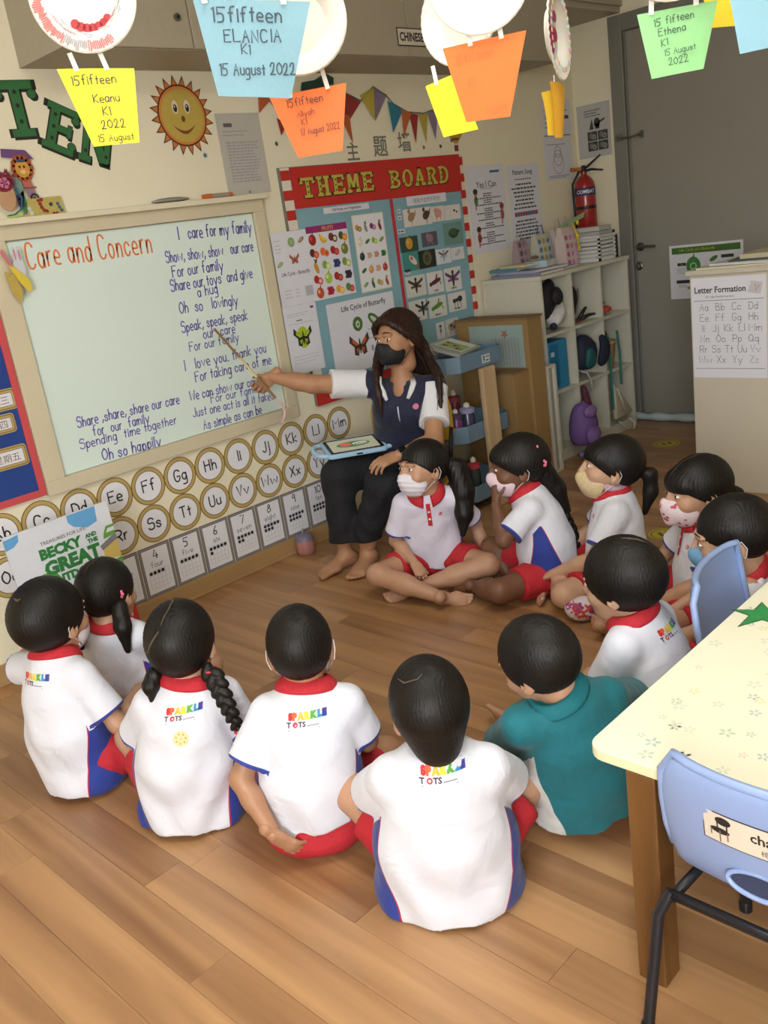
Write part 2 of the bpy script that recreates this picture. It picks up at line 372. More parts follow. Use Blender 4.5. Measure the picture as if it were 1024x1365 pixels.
# ---------------------------------------------------------------- whiteboard
m_frw = mat('whiteboard_frame_beige', '#cdc3a6', .5, var=(6, .06), bump=(40, .05))
wbt = thing('whiteboard', 'big whiteboard with purple and orange marker writing in a cream frame', 'whiteboard', (2.03, -.02, .64))
b = MB(); b.box((1.40, -.030, .636), (2.660, -.001, .690)); b.box((1.40, -.0295, .690), (1.478, -.001, 1.556)); b.box((2.603, -.0295, .690), (2.660, -.001, 1.556))
b.box((1.40, -.030, 1.556), (2.660, -.001, 1.606)); ob('frame', b, m_frw, wbt, bevel=.0015)
ob('top_ledge', MB().box((1.385, -.055, 1.606), (2.672, -.001, 1.628)), mat('ledge_cream', '#ddd5ba', .5), wbt, bevel=.003)
ob('writing_surface', MB().box((1.478, -.012, .690), (2.603, -.002, 1.556)), mat('whiteboard_surface', '#d8e8e0', .22, spec=.5, var=(2, .02)), wbt)
b = MB(); b.box((1.476, -.0165, .690), (1.481, -.012, 1.556)); b.box((2.600, -.0165, .690), (2.605, -.012, 1.556)); b.box((1.478, -.0165, 1.552), (2.603, -.012, 1.557)); b.box((1.478, -.0165, .688), (2.603, -.012, .692))
ob('inner_trim', b, mat('trim_grey', '#a49d88', .5), wbt)
m_pur = mat('marker_purple', '#5d50ac', .5); m_org = mat('marker_orange', '#dd7c44', .5)
def P2(px): return px
# (text, x, z baseline, cap height) measured on the wall
ob('handwritten_title', (lambda b: (strokes(b, 'Care and Concern', sub(FA, 1.548, 1.455, -.008, .0126), 0, 0, .085, .085, 0, jit=.03, sp=2.2, slant=.04, maxw=.52), b)[1])(MB()), m_org, wbt)
# (text, x, baseline z, end x, end z, cap height): the song as written on the board
for tx, x0, z0, x1, z1, h in (('I   care for my family', 2.201, 1.485, 2.582, 1.478, .046), ('Show, show, show   our care', 2.124, 1.402, 2.574, 1.398, .042), ('For our family', 2.140, 1.344, 2.395, 1.340, .042),
    ('Share our toys  and give', 2.119, 1.290, 2.543, 1.287, .042), ('a hug', 2.243, 1.250, 2.344, 1.252, .038), ('Oh  so   lovingly', 2.139, 1.196, 2.438, 1.187, .042), ('Speak, speak, speak', 2.130, 1.121, 2.475, 1.117, .040),
    ('our  care', 2.230, 1.077, 2.395, 1.073, .038), ('For our family', 2.149, 1.038, 2.407, 1.034, .036), ('I   love you. thank you', 2.104, .966, 2.544, .960, .040), ('For taking care of me', 2.147, .910, 2.561, .903, .040),
    ('We can show our care', 2.102, .839, 2.475, .827, .038), ('For our family', 2.202, .806, 2.474, .794, .034), ('Just one act is all it takes', 2.100, .768, 2.540, .745, .036), ('As simple as can be', 2.140, .703, 2.458, .697, .038),
    ('Share ,share, share our care', 1.583, .855, 2.046, .841, .038), ('for  our  family', 1.639, .807, 1.889, .799, .036), ('Spending  time together', 1.573, .771, 2.012, .762, .034), ('Oh so happily', 1.653, .703, 1.919, .693, .042)):
    b = MB(); L = math.hypot(x1-x0, z1-z0); h2 = h*1.05; w0 = swidth(tx)*h2/7
    sp = 1.8
    strokes(b, tx, sub(FA, x0, z0, math.atan2(z1-z0, x1-x0), .0126), 0, 0, h2, .115, 0, jit=.035, slant=.06, maxw=L); ob('handwritten_line', b, m_pur, wbt)
# things lying on the ledge above the board
b = MB(); b.lathe([(.0, 0), (.055, .001), (.09, .006), (.088, .012), (.05, .018), (.0, .020)], (2.19, -.03, 1.628), n=20, sy=.28)
ob('marker_eraser', b, flat('#8b8a7c'), smooth=True, angle=50, label='flat grey oval pad lying on the ledge above the whiteboard', cat='eraser')
mk = thing('marker_pen', 'orange and grey marker pen lying on the ledge above the whiteboard', 'marker', (2.42, -.035, 1.628))
ob('barrel', MB().tube([(2.385, -.036, 1.637), (2.475, -.036, 1.637)], .009, 10), flat('#9a8f80'), mk, smooth=True, angle=50)
ob('cap', MB().tube([(2.345, -.036, 1.637), (2.388, -.036, 1.637)], .0098, 10).tube([(2.472, -.036, 1.637), (2.495, -.036, 1.637)], .0085, 10), flat('#c8632f'), mk, smooth=True, angle=50)
# ---------------------------------------------------------------- blue notice board at the far left
m_blue = mat('felt_blue', '#1f3f86', .85, bump=(300, .1), var=(20, .06)); m_redb = mat('border_red', '#c34a4e', .7, bump=(80, .05))
nb = thing('notice_board', 'royal blue felt notice board with a red border, left of the whiteboard', 'notice board', (.98, -.01, .642))
ob('felt_panel', MB().box((.55, -.014, .66), (1.378, -.001, 1.60)), m_blue, nb)
b = MB(); b.box((1.372, -.018, .642), (1.397, -.001, 1.60)); b.box((.53, -.0175, .642), (1.372, -.001, .668)); ob('border', b, m_redb, nb)
m_paper = mat('paper_white', '#d9dae2', .7, var=(14, .02)); m_gold = mat('print_gold', '#b8a062', .6); m_ink = mat('print_black', '#222226', .6); m_gold2 = mat('print_brown', '#6e5524', .6)
for tx, z0, z1, xr in (('\u671f\u4e09', .982, 1.058, 1.378), ('\u671f\u56db', .902, .972, 1.352), ('\u671f\u4e94', .775, .854, 1.366)):
    t = thing('day_label', {'\u4e09': 'topmost gold-edged Chinese weekday label on the blue board', '\u56db': 'middle gold-edged Chinese weekday label overlapping the one above it', '\u4e94': 'lowest gold-edged Chinese weekday label on the blue board, set apart'}[tx[1]], 'label', (xr-.12, -.016, z0), 'weekday labels on the blue board')
    def rr(x0, y0, x1, y1, r, b, d0, d1, m):
        p = []
        for cx, cy, a in ((x1-r, y0+r, -90), (x1-r, y1-r, 0), (x0+r, y1-r, 90), (x0+r, y0+r, 180)):
            for q in (0, 45, 90): p.append((cx+r*math.cos(math.radians(a+q)), cy+r*math.sin(math.radians(a+q))))
        b.prism(p, FA, d0, d1, m); return b
    x0 = xr-.235
    ob('card', rr(x0, z0, xr, z1, .012, MB(), .0145, .0165, 0), m_gold, t)
    b = MB(); rr(x0+.004, z0+.004, xr-.004, z1-.004, .010, b, .0165, .0168, 1); rr(x0+.007, z0+.007, xr-.007, z1-.007, .010, b, .0168, .0171, 0); rr(x0+.014, z0+.014, xr-.014, z1-.014, .003, b, .0171, .0174, 1); rr(x0+.016, z0+.016, xr-.016, z1-.016, .002, b, .0174, .0177, 2)
    ftext(b, '\u661f'+tx, FA, xr-.078, (z0+z1)/2-.016, .030, .018, m=1)
    ob('print', b, [m_gold, m_gold2, m_paper], t)
# ---------------------------------------------------------------- round letter cards
m_cream = mat('card_cream', '#e2e3e8', .6)
def letter_card(t, x, z):
    o = thing('letter_card', f'round gold-rimmed card with the letters {t} under the whiteboard', 'letter card', (x, -.003, z-.08), 'round alphabet cards below the whiteboard')
    ob('card', MB().disc((x, z), .0795, .0795, FA, .0005, .0025, 40), m_gold, o)
    b = MB(); b.ring((x, z), .0765, .0795, FA, .002, .0030, 40, 1); b.ring((x, z), .0605, .0635, FA, .002, .0031, 40, 1); b.disc((x, z), .0605, .0605, FA, .0025, .0029, 36, 2)
    b.cm = 3; strokes(b, t, FA, x, z-.020, .046, .135, .0034, align='c', k=3)
    ob('print', b, [m_gold, m_gold2, m_cream, m_ink], o)
    return o
_old = MB.add
for i, t in enumerate('Aa Bb Cc Dd Ee Ff Gg Hh Ii Jj Kk Ll Mm'.split()):
    if i: letter_card(t, 1.200+.1565*(i-1), .549-.0012*(i-1))
for i, t in enumerate('Nn Oo Pp Qq Rr Ss Tt Uu Vv Ww Xx Yy Zz'.split()):
    if i: letter_card(t, 1.200+.1565*(i-1)-.012, .3855-.0003*(i-1))
# ---------------------------------------------------------------- number cards with ten frames
m_lead = mat('print_grey_border', '#8d8581', .6)
WORD = ['', 'one', 'two', 'three', 'four', 'five', 'six', 'seven', 'eight', 'nine', 'ten']
for n in range(1, 11):
    x0 = 1.864+.1548*(n-5); z0, z1 = .079, .298
    o = thing('number_card', f'grey-bordered number card with the word {WORD[n]}, low on the wall', 'number card', (x0+.0755, -.003, z0), 'number cards along the baseboard')
    ob('card', MB().rect(x0, z0, x0+.151, z1, FA, .0005, .0025), m_lead, o)
    b = MB(); b.rect(x0+.002, z0+.002, x0+.149, z1-.002, FA, .0025, .0027, 1); b.rect(x0+.0035, z0+.0035, x0+.1475, z1-.0035, FA, .0027, .0029, 0); b.rect(x0+.011, z0+.011, x0+.140, z1-.011, FA, .0029, .0031, 1); b.rect(x0+.013, z0+.013, x0+.138, z1-.013, FA, .0031, .0033, 2)
    xc = x0+.0755; b.cm = 1
    strokes(b, str(n), FA, xc, z1-.058, .036, .13, .0037, align='c', k=3); strokes(b, WORD[n], FA, xc, z1-.094, .024, .09, .0037, align='c', k=2)
    gx0, gx1, gz1 = x0+.028, x0+.124, z1-.108; st_ = (gx1-gx0)/5
    for i in range(6): b.rect(gx0+i*st_-.0004, gz1-4*st_, gx0+i*st_+.0004, gz1, FA, .0033, .0036, 3)
    for j in range(5): b.rect(gx0, gz1-j*st_-.0004, gx1, gz1-j*st_+.0004, FA, .0033, .0036, 3)
    for k in range(n): b.disc((gx0+(k % 5+.5)*st_, gz1-(k//5+.5)*st_), .0082, .0082, FA, .0036, .004, 8, 1)
    ob('print', b, [m_lead, m_ink, m_cream, flat('#9a9aa0')], o)
# ---------------------------------------------------------------- theme board
m_tb = mat('crepe_paper_blue', '#7fa9b5', .8, bump=(25, .25), var=(9, .07)); m_tr = mat('paper_red', '#bb2a22', .6, bump=(12, .12)); m_tw = mat('paper_offwhite', '#dcd5c6', .7)
TB = thing('theme_board', 'tall theme board covered in blue paper, its red banner reading THEME BOARD', 'notice board', (3.43, -.02, .65))
ob('backing', MB().box((2.79, -.018, .652), (4.05, -.001, 1.728)), mat('board_edge_grey', '#6f7268', .7), TB)
ob('paper_sheet', MB().box((2.84, -.0205, .70), (4.040, -.018, 1.60)), m_tb, TB)
b = MB().prism([(2.845, 1.548), (4.046, 1.540), (4.052, 1.728), (2.850, 1.724)], FA, .0205, .023); ob('banner', b, m_tr, TB)
ob('bottom_banner', MB().box((2.79, -.022, .650), (4.045, -.018, .728)), m_tr, TB)
ob('divider_ribbon', MB().prism([(3.470, 1.543), (3.492, 1.543), (3.496, .728), (3.474, .728)], FA, .0205, .0222), mat('ribbon_red', '#b53038', .6), TB)
z = .652; i = 0
while z < 1.72:
    z2 = min(z+.0425, 1.726)
    ob('stripe', MB().box((2.793, -.0215, z), (2.845, -.018, z2)), m_tr if i % 2 == 0 else m_tw, TB)
    r = .004
    if i % 2 == 0: ob('stripe', MB().prism([(4.036, z+.002), (4.078, z-.001), (4.081, z+.018), (4.079, z2), (4.036, z2)], FA, .003, .0218), m_tr, TB, bevel=.003)
    else: ob('stripe', MB().box((4.040, -.0205, z), (4.072, -.002, z2)), m_tw, TB)
    z = z2; i += 1
# slab letters
def slab(ch):
    """western slab letters as boxes and discs in a 1 x 1.25 cell"""
    B = []; S = .26
    def bx(x0, y0, x1, y1): B.append([(x0, y0), (x1, y0), (x1, y1), (x0, y1)])
    def serif(x0, x1, y): bx(x0, y-.09, x1, y+.09)
    def disc(x, y, r, n=10): B.append([(x+r*math.cos(2*PI*k/n), y+r*math.sin(2*PI*k/n)) for k in range(n)])
    def bow(cx, cy, rx, ry, a0, a1, w, n=9):
        for k in range(n):
            t0, t1 = [math.radians(a0+(a1-a0)*q/n) for q in (k, k+1.05)]
            B.append([(cx+rx*math.cos(t0), cy+ry*math.sin(t0)), (cx+rx*math.cos(t1), cy+ry*math.sin(t1)), (cx+(rx-w)*math.cos(t1), cy+(ry-w*.7)*math.sin(t1)), (cx+(rx-w)*math.cos(t0), cy+(ry-w*.7)*math.sin(t0))])
    H = 1.25
    if ch == 'T': bx(.37, .1, .63, H-.1); serif(.2, .8, .09); bx(.02, H-.2, .98, H); disc(.09, H-.3, .11); disc(.91, H-.3, .11)
    elif ch == 'H': bx(.14, .1, .38, H-.1); bx(.62, .1, .86, H-.1); bx(.3, .53, .7, .72); [serif(a, a+.44, y) for a in (.03, .53) for y in (.09, H-.09)]
    elif ch == 'E': bx(.16, .1, .42, H-.1); serif(.03, .95, .09); serif(.03, .95, H-.09); bx(.4, .53, .72, .72); bx(.68, .46, .8, .8); disc(.86, .27, .11); disc(.86, H-.27, .11)
    elif ch == 'M': bx(.08, .1, .27, H-.1); bx(.73, .1, .92, H-.1); B.append([(.08, H), (.34, H), (.62, .3), (.42, .3)]); B.append([(.92, H), (.66, H), (.40, .3), (.56, .3)]); serif(0, .37, .09); serif(.63, 1, .09)
    elif ch == 'B': bx(.16, .05, .40, H-.05); bow(.45, .93, .45, .32, -90, 90, .24); bow(.48, .34, .47, .34, -90, 90, .24); serif(.03, .5, .09); serif(.03, .5, H-.09); bx(.38, .57, .55, .7)
    elif ch == 'O': bow(.5, .625, .46, .625, 0, 360, .25, 20)
    elif ch == 'A': B.append([(.06, .1), (.30, .1), (.60, H), (.40, H)]); B.append([(.94, .1), (.64, .1), (.36, H), (.58, H)]); bx(.28, .34, .72, .5); serif(0, .38, .09); serif(.6, 1, .09)
    elif ch == 'R': bx(.14, .1, .38, H-.05); bow(.45, .90, .43, .35, -90, 90, .24); B.append([(.42, .62), (.66, .62), (.92, .05), (.66, .05)]); serif(.02, .48, .09); serif(.6, 1, .09); serif(.03, .5, H-.09)
    elif ch == 'D': bx(.14, .05, .38, H-.05); bow(.42, .625, .53, .625, -90, 90, .25, 12); serif(.02, .46, .09); serif(.02, .46, H-.09)
    elif ch == 'N': bx(.10, .1, .28, H-.1); bx(.72, .1, .90, H-.1); B.append([(.10, H), (.38, H), (.90, .05), (.62, .05)]); serif(0, .38, .09); serif(.0, .4, H-.09); serif(.6, 1, H-.09)
    return B
def slab_letter(name, ch, fr, x, y, w, h, d, cols, parent=None, label=None, cat=None, group=None, rot=0, dots=True):
    f2 = sub(fr, x, y, rot); b = MB()
    sc = lambda P, k=1, dx=0, dy=0: [((.5+(px-.5)*k)*w+dx, (.5+(py/1.25-.5)*k)*h+dy) for px, py in P]
    for P in slab(ch):
        cx = sum(p[0] for p in P)/len(P); cy = sum(p[1] for p in P)/len(P)
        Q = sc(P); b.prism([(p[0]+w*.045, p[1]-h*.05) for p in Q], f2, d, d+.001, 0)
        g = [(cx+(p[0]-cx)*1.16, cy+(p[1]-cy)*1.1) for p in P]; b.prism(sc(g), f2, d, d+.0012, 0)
    for i, P in enumerate(slab(ch)):
        cx = sum(p[0] for p in P)/len(P); cy = sum(p[1] for p in P)/len(P)
        g = [(cx+(p[0]-cx)*.93, cy+(p[1]-cy)*.93) for p in P]; b.prism(sc(g), f2, d+.0012, d+.0020+i*1e-5, 1)
    if dots:
        for px, py in ((.3, .3), (.3, .62), (.3, .95)) if ch in 'HEBRD' else ((.5, .35), (.5, .7), (.5, 1.0)) if ch == 'T' else ((.2, .3), (.8, .3)):
            b.disc((px*w, py/1.25*h), w*.05, w*.05, f2, d+.002, d+.0024, 8, 0)
    return ob(name, b, cols, parent, label=label, cat=cat, group=group)
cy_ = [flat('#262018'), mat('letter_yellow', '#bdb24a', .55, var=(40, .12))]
for i, ch in enumerate('THEME'): slab_letter('banner_letter', ch, FA, 2.893+i*.098, 1.590+i*.0005, .090, .088, .0232, cy_, TB)
for i, ch in enumerate('BOARD'): slab_letter('banner_letter', ch, FA, 3.482+i*.095, 1.590, .087, .086, .0232, cy_, TB)
# printed sheets on it
D0 = .0225
def sheet(name, label, cat, x0, z0, x1, z1, d=D0, m=None, group=None, ang=0, fr=FA, sx=0):
    pts = [(x0+sx, z0), (x1+sx, z0), (x1, z1), (x0, z1)]
    t = thing(name, label, cat, fr[0]+(x0+x1)/2*fr[1]+z0*fr[2]+d*fr[3], group)
    ob('sheet', MB().prism(pts, fr, d, d+.0012), m or m_paper, t); return t
def pic(b, kind, x, z, s, fr, d, c1=0, c2=1, c3=2):
    """small flat printed drawings, s = size"""
    D = lambda dx, dz, rx, rz, c, rot=0, lay=0: b.disc((x+dx*s, z+dz*s), rx*s, rz*s, fr, d, d+.0004+lay*.0002, 12, c, rot=rot)
    Pg = lambda pts, c, lay=0: b.prism([(x+p*s, z+q*s) for p, q in pts], fr, d, d+.0004+lay*.0002, c)
    if kind == 'fruit': D(0, 0, .42, .46, c1); D(-.14, .12, .14, .16, c3, lay=1); Pg([(0, .4), (.1, .62), (.2, .58), (.08, .38)], c2, 1)
    elif kind == 'two': D(-.2, .05, .30, .34, c1); D(.2, -.12, .30, .30, c2, lay=1); D(.2, -.12, .18, .18, c3, lay=2)
    elif kind == 'long': D(0, -.1, .22, .5, c1, .3); Pg([(-.08, .3), (-.2, .65), (0, .55), (.2, .7), (.12, .3)], c2, 1)
    elif kind == 'bunch': [D(-.22+.22*i+.1*(j % 2), .22-.2*j, .15, .15, c1 if (i+j) % 2 else c2, lay=(i+j) % 2) for i in range(3) for j in range(3)]
    elif kind == 'banana': Pg([(-.4, .4), (-.3, -.1), (0, -.4), (.4, -.3), (.45, -.1), (.1, -.1), (-.1, .15), (-.2, .45)], c1); Pg([(-.3, .42), (-.16, 0), (.2, -.2), (.4, -.05), (.1, .1), (-.1, .3)], c3, 1)
    elif kind == 'butterfly':
        for q in (-1, 1): Pg([(0, 0), (q*.55, .5), (q*.6, .2), (q*.35, -.02), (q*.38, -.35), (q*.15, -.42)][::q], c1); Pg([(q*.08, .05), (q*.42, .36), (q*.44, .18), (q*.22, .02)][::q], c2, 1); Pg([(q*.06, -.08), (q*.26, -.12), (q*.2, -.32)][::q], c2, 1)
        D(0, -.02, .05, .34, c3, lay=2)
    elif kind == 'bird': D(0, 0, .38, .28, c1, .5); D(-.2, .36, .13, .14, c1, lay=1); Pg([(.2, .1), (.5, .45), (.4, 0)], c1, 1); Pg([(-.02, -.25), (0, -.6), (.04, -.6), (.06, -.25)], c3); Pg([(-.2, .5), (-.12, .6), (-.1, .46)], c2, 2)
    elif kind == 'pig': D(0, 0, .45, .34, c1); D(-.26, .22, .22, .22, c1, lay=1); Pg([(-.3, -.2), (-.3, -.5), (-.18, -.5), (-.16, -.2)], c1); Pg([(.2, -.2), (.2, -.5), (.32, -.5), (.32, -.2)], c1); D(-.34, .18, .08, .06, c2, lay=2)
    elif kind == 'cow': D(0, 0, .46, .28, c1); D(.34, .24, .16, .18, c1, lay=1); D(-.1, .06, .14, .1, c2, lay=1); D(.2, -.06, .1, .1, c2, lay=1); [Pg([(a, -.18), (a, -.55), (a+.09, -.55), (a+.09, -.18)], c1) for a in (-.35, -.15, .15, .3)]
    elif kind == 'insect':
        D(0, -.05, .09, .4, c1, lay=2); D(0, .33, .1, .1, c1, lay=2)
        for q in (-1, 1): Pg([(0, .1), (q*.6, .38), (q*.62, .22), (q*.1, -.05)][::q], c2); Pg([(0, 0), (q*.45, -.02), (q*.42, -.16), (q*.05, -.12)][::q], c3, 1)
    elif kind == 'hopper': D(0, 0, .5, .13, c1, .25); Pg([(-.05, 0), (.15, .42), (.22, .4), (.1, 0)], c1, 1); Pg([(.2, .4), (.5, -.2), (.44, -.22)], c2, 1); D(-.42, -.12, .12, .12, c1, lay=1)
    elif kind == 'ant': D(.28, .1, .24, .19, c1); D(-.05, .05, .14, .12, c1, lay=1); D(-.3, .02, .15, .14, c1); [Pg([(a, 0), (a+g, -.45), (a+g+.04, -.45), (a+.05, 0)], c1) for a, g in ((-.2, -.15), (0, 0), (.2, .15))]
    elif kind == 'fish': D(0, 0, .42, .2, c1, -.7); Pg([(.3, -.3), (.55, -.55), (.2, -.5)], c2); D(-.12, .12, .14, .1, c2, -.7, 1)
    elif kind == 'leaf': D(0, 0, .46, .2, c1, .5); D(-.05, 0, .32, .1, c2, .5, 1)
    elif kind == 'ringleaf': D(0, 0, .46, .48, c1); D(0, -.02, .2, .24, c2, lay=1); D(.02, -.04, .08, .1, c3, lay=2)
    elif kind == 'kid': D(0, .3, .17, .2, c1); D(0, .38, .2, .15, c2, lay=1); D(0, -.1, .18, .26, c3); Pg([(-.12, -.3), (-.12, -.6), (0, -.6), (0, -.3)], c1)
    elif kind == 'turtle': D(0, -.02, .42, .26, c1); D(0, .05, .3, .18, c2, lay=1); D(.42, .05, .1, .09, c1, lay=1)
pal = lambda *c: [flat(x) for x in c]
# fruits poster
t = sheet('fruits_poster', 'white poster of printed fruits under a magenta FRUITS heading on the theme board', 'poster', 2.881, 1.133, 3.147, 1.465, .0235)
b = MB().rect(2.882, 1.435, 3.146, 1.465, FA, .0248, .0252, 0); ftext(b, 'FRUITS', FA, 3.02, 1.441, .018, .0255, bold=.02, m=1); ob('heading', b, pal('#93276a', '#d8a65c'), t)
FR = [('fruit', '#9c2420', '#3c6b2a', '#c9493a'), ('banana', '#d9a92c', '#8d7a2a', '#e8c64d'), ('two', '#6b3322', '#4a2418', '#d9cdb5'), ('two', '#3f5a24', '#e07f25', '#f0a94a'),
      ('two', '#5e2a25', '#c94e3c', '#e07c58'), ('two', '#dc6e3a', '#e48948', '#cf4d2c'), ('two', '#a02129', '#b32a33', '#d4574f'), ('fruit', '#6f7c38', '#9a5d38', '#c8b055'),
      ('long', '#c98f35', '#3e5a34', '#c98f35'), ('two', '#7fb04a', '#c7d28a', '#e0e3b5'), ('bunch', '#2c3562', '#44508a', '#2c3562'), ('two', '#7d9a45', '#a5b862', '#dfe0b0'),
      ('two', '#b0282a', '#c93a31', '#e5b2a8'), ('fruit', '#a6c34c', '#6d9140', '#dbe39a'), ('two', '#a3272b', '#8f1f26', '#d7625a'), ('bunch', '#2a2334', '#3c3350', '#2a2334'),
      ('fruit', '#b84c35', '#6b3b22', '#e2b23d'), ('bunch', '#a8213a', '#c23a52', '#a8213a'), ('two', '#dca33a', '#e6b64d', '#f0d27a'), ('two', '#4d8a3d', '#b73a3f', '#d66'),
      ]
FR = [(k, *[c if len(c) == 7 else '#dd6666' for c in cs]) for k, *cs in FR]
for i, (k, a, c, e) in enumerate(FR):
    b = MB(); pic(b, k, 2.915+(i % 4)*.0655, 1.405-(i//4)*.060, .056, FA, .0248); ob('fruit_picture', b, pal(a, c, e), t)
t = sheet('vegetables_poster', 'narrow cream-edged poster of small printed vegetables right of the fruits poster', 'poster', 3.186, 1.122, 3.405, 1.489, .0235, m=flat('#d8d4b4'))
b = MB().rect(3.192, 1.128, 3.399, 1.483, FA, .0247, .0250, 0); printlines(b, FA, 3.25, 3.34, [1.458], .010, .0255); b.m[-40:] = b.m[-40:]; ob('print_area', b, m_cream, t)
VG = ['two #cf8a30 #3f7030 #e0b050', 'long #8a8f88 #4d6b3a #9a9', 'two #7f2a5e #a04a80 #c9a', 'long #7f2226 #9c3a3a #a55', 'fruit #d8d3bd #b7b79a #eee', 'leaf #55803a #3f6b2c #777', 'two #86a848 #a8bf5e #cdd88a', 'leaf #6f8a50 #88a060 #777',
      'fruit #2b3038 #445 #667', 'bunch #c9a99a #d8b8a8 #ccc', 'bunch #c4907c #d4a894 #ccc', 'bunch #2f6b35 #458545 #ccc', 'leaf #2c5c34 #3a7044 #777', 'fruit #d89a5a #c07a3a #e8bc84', 'bunch #d9b49a #c8a088 #ccc', 'fruit #b0423c #8c302c #cf6a60',
      'leaf #6b9448 #8ab060 #777', 'long #3f5a34 #6b8a50 #999', 'two #b8a050 #a89040 #d0c080', 'long #b03a3a #7a8a40 #c66']
for i, q in enumerate(VG):
    k, a, c, e = q.split(); e = e if len(e) == 7 else '#'+''.join(x*2 for x in e[1:]); c = c if len(c) == 7 else '#'+''.join(x*2 for x in c[1:])
    b = MB(); pic(b, k, 3.222+(i % 4)*.050, 1.428-(i//4)*.067, .042, FA, .0251); ob('vegetable_picture', b, pal(a, c, e), t)
m_lp = flat('#8f8f98')
t = sheet('butterfly_page', 'white life cycle page with an orange butterfly, left edge of the theme board', 'poster', 2.672, 1.134, 2.884, 1.458, .024)
b = MB(); pic(b, 'ringleaf', 2.785, 1.41, .045, FA, .0254, 0, 1, 0); pic(b, 'leaf', 2.845, 1.415, .045, FA, .0254, 3, 1, 1); pic(b, 'butterfly', 2.79, 1.335, .050, FA, .0254, 2, 3, 4); pic(b, 'leaf', 2.70, 1.32, .045, FA, .0254, 0, 1, 1)
b.cm = 4; ftext(b, 'Life Cycle - Butterfly', FA, 2.785, 1.262, .022, .0258, bold=.01, maxw=.17, m=5)
b.cm = 6; printlines(b, FA, 2.685, 2.72, [1.42, 1.40, 1.385, 1.37], .004, .0258); printlines(b, FA, 2.70, 2.75, [1.20, 1.185, 1.17], .004, .0258); printlines(b, FA, 2.765, 2.79, [1.20, 1.185, 1.17], .004, .0258); b.rect(2.825, 1.165, 2.872, 1.21, FA, .0254, .0257)
ob('print', b, pal('#7fae6c', '#b7a888', '#b8603c', '#8a5a40', '#3a2a24', '#4a3a6a', '#b2b2ba'), t)
t = sheet('notice_page', 'white page with a black and lime green butterfly, beside the whiteboard frame', 'poster', 2.668, .822, 2.872, 1.133, .024)
b = MB(); b.disc((2.765, .985), .036, .050, FA, .0254, .0258, 20, 0); pic(b, 'butterfly', 2.765, .985, .095, FA, .026, 1, 0, 1); b.cm = 2
printlines(b, FA, 2.69, 2.85, [1.095, 1.085, 1.05, .90, .885, .87], .0035, .0258); b.rect(2.74, 1.062, 2.775, 1.066, FA, .0254, .0258, 1); b.rect(2.835, 1.108, 2.855, 1.118, FA, .0254, .0258, 3)
ob('print', b, pal('#a9c22e', '#22241c', '#b9b9c4', '#6a3a50'), t)
t = sheet('life_cycle_poster', 'large white Life Cycle of Butterfly poster behind the seated woman', 'poster', 2.935, .76, 3.40, 1.105, .0235)
b = MB(); ftext(b, 'Life Cycle of Butterfly', FA, 3.185, 1.048, .034, .0252, bold=.012, m=4, maxw=.31)
pic(b, 'ringleaf', 3.125, .985, .075, FA, .0248, 0, 1, 0); b.disc((3.245, .985), .026, .052, FA, .0248, .0252, 16, 0, rot=.9); b.disc((3.245, .985), .012, .036, FA, .0252, .0255, 12, 1, rot=.9); pic(b, 'butterfly', 3.12, .880, .115, FA, .0248, 3, 2, 4); b.disc((3.205, .853), .010, .016, FA, .0248, .0252, 10, 5)
b.cm = 5; printlines(b, FA, 3.19, 3.24, [.945, .90], .004, .0252); printlines(b, FA, 3.28, 3.36, [.94, .93, .90], .004, .0252)
ob('print', b, pal('#4a7034', '#c3cdb0', '#b8603a', '#4a2a20', '#22201f', '#9a9aa2'), t)
t = sheet('title_strip', 'white paper strip reading U8-Fruits and Vegetables at the top of the theme board', 'label', 3.013, 1.511, 3.316, 1.538, .0235)
b = MB(); ftext(b, 'U8-Fruits and Vegetables', FA, 3.165, 1.515, .018, .0252, bold=.01, maxw=.26); ob('print', b, m_ink, t)
t = sheet('title_strip', 'white paper strip of Chinese characters on the right half of the theme board', 'label', 3.592, 1.499, 3.905, 1.544, .0235)
b = MB(); ftext(b, '\u6211\u548c\u5927\u81ea\u7136\u4e0d\u53ef\u5206!', FA, 3.748, 1.508, .024, .0252, maxw=.27); ob('print', b, flat('#6a6a70'), t)
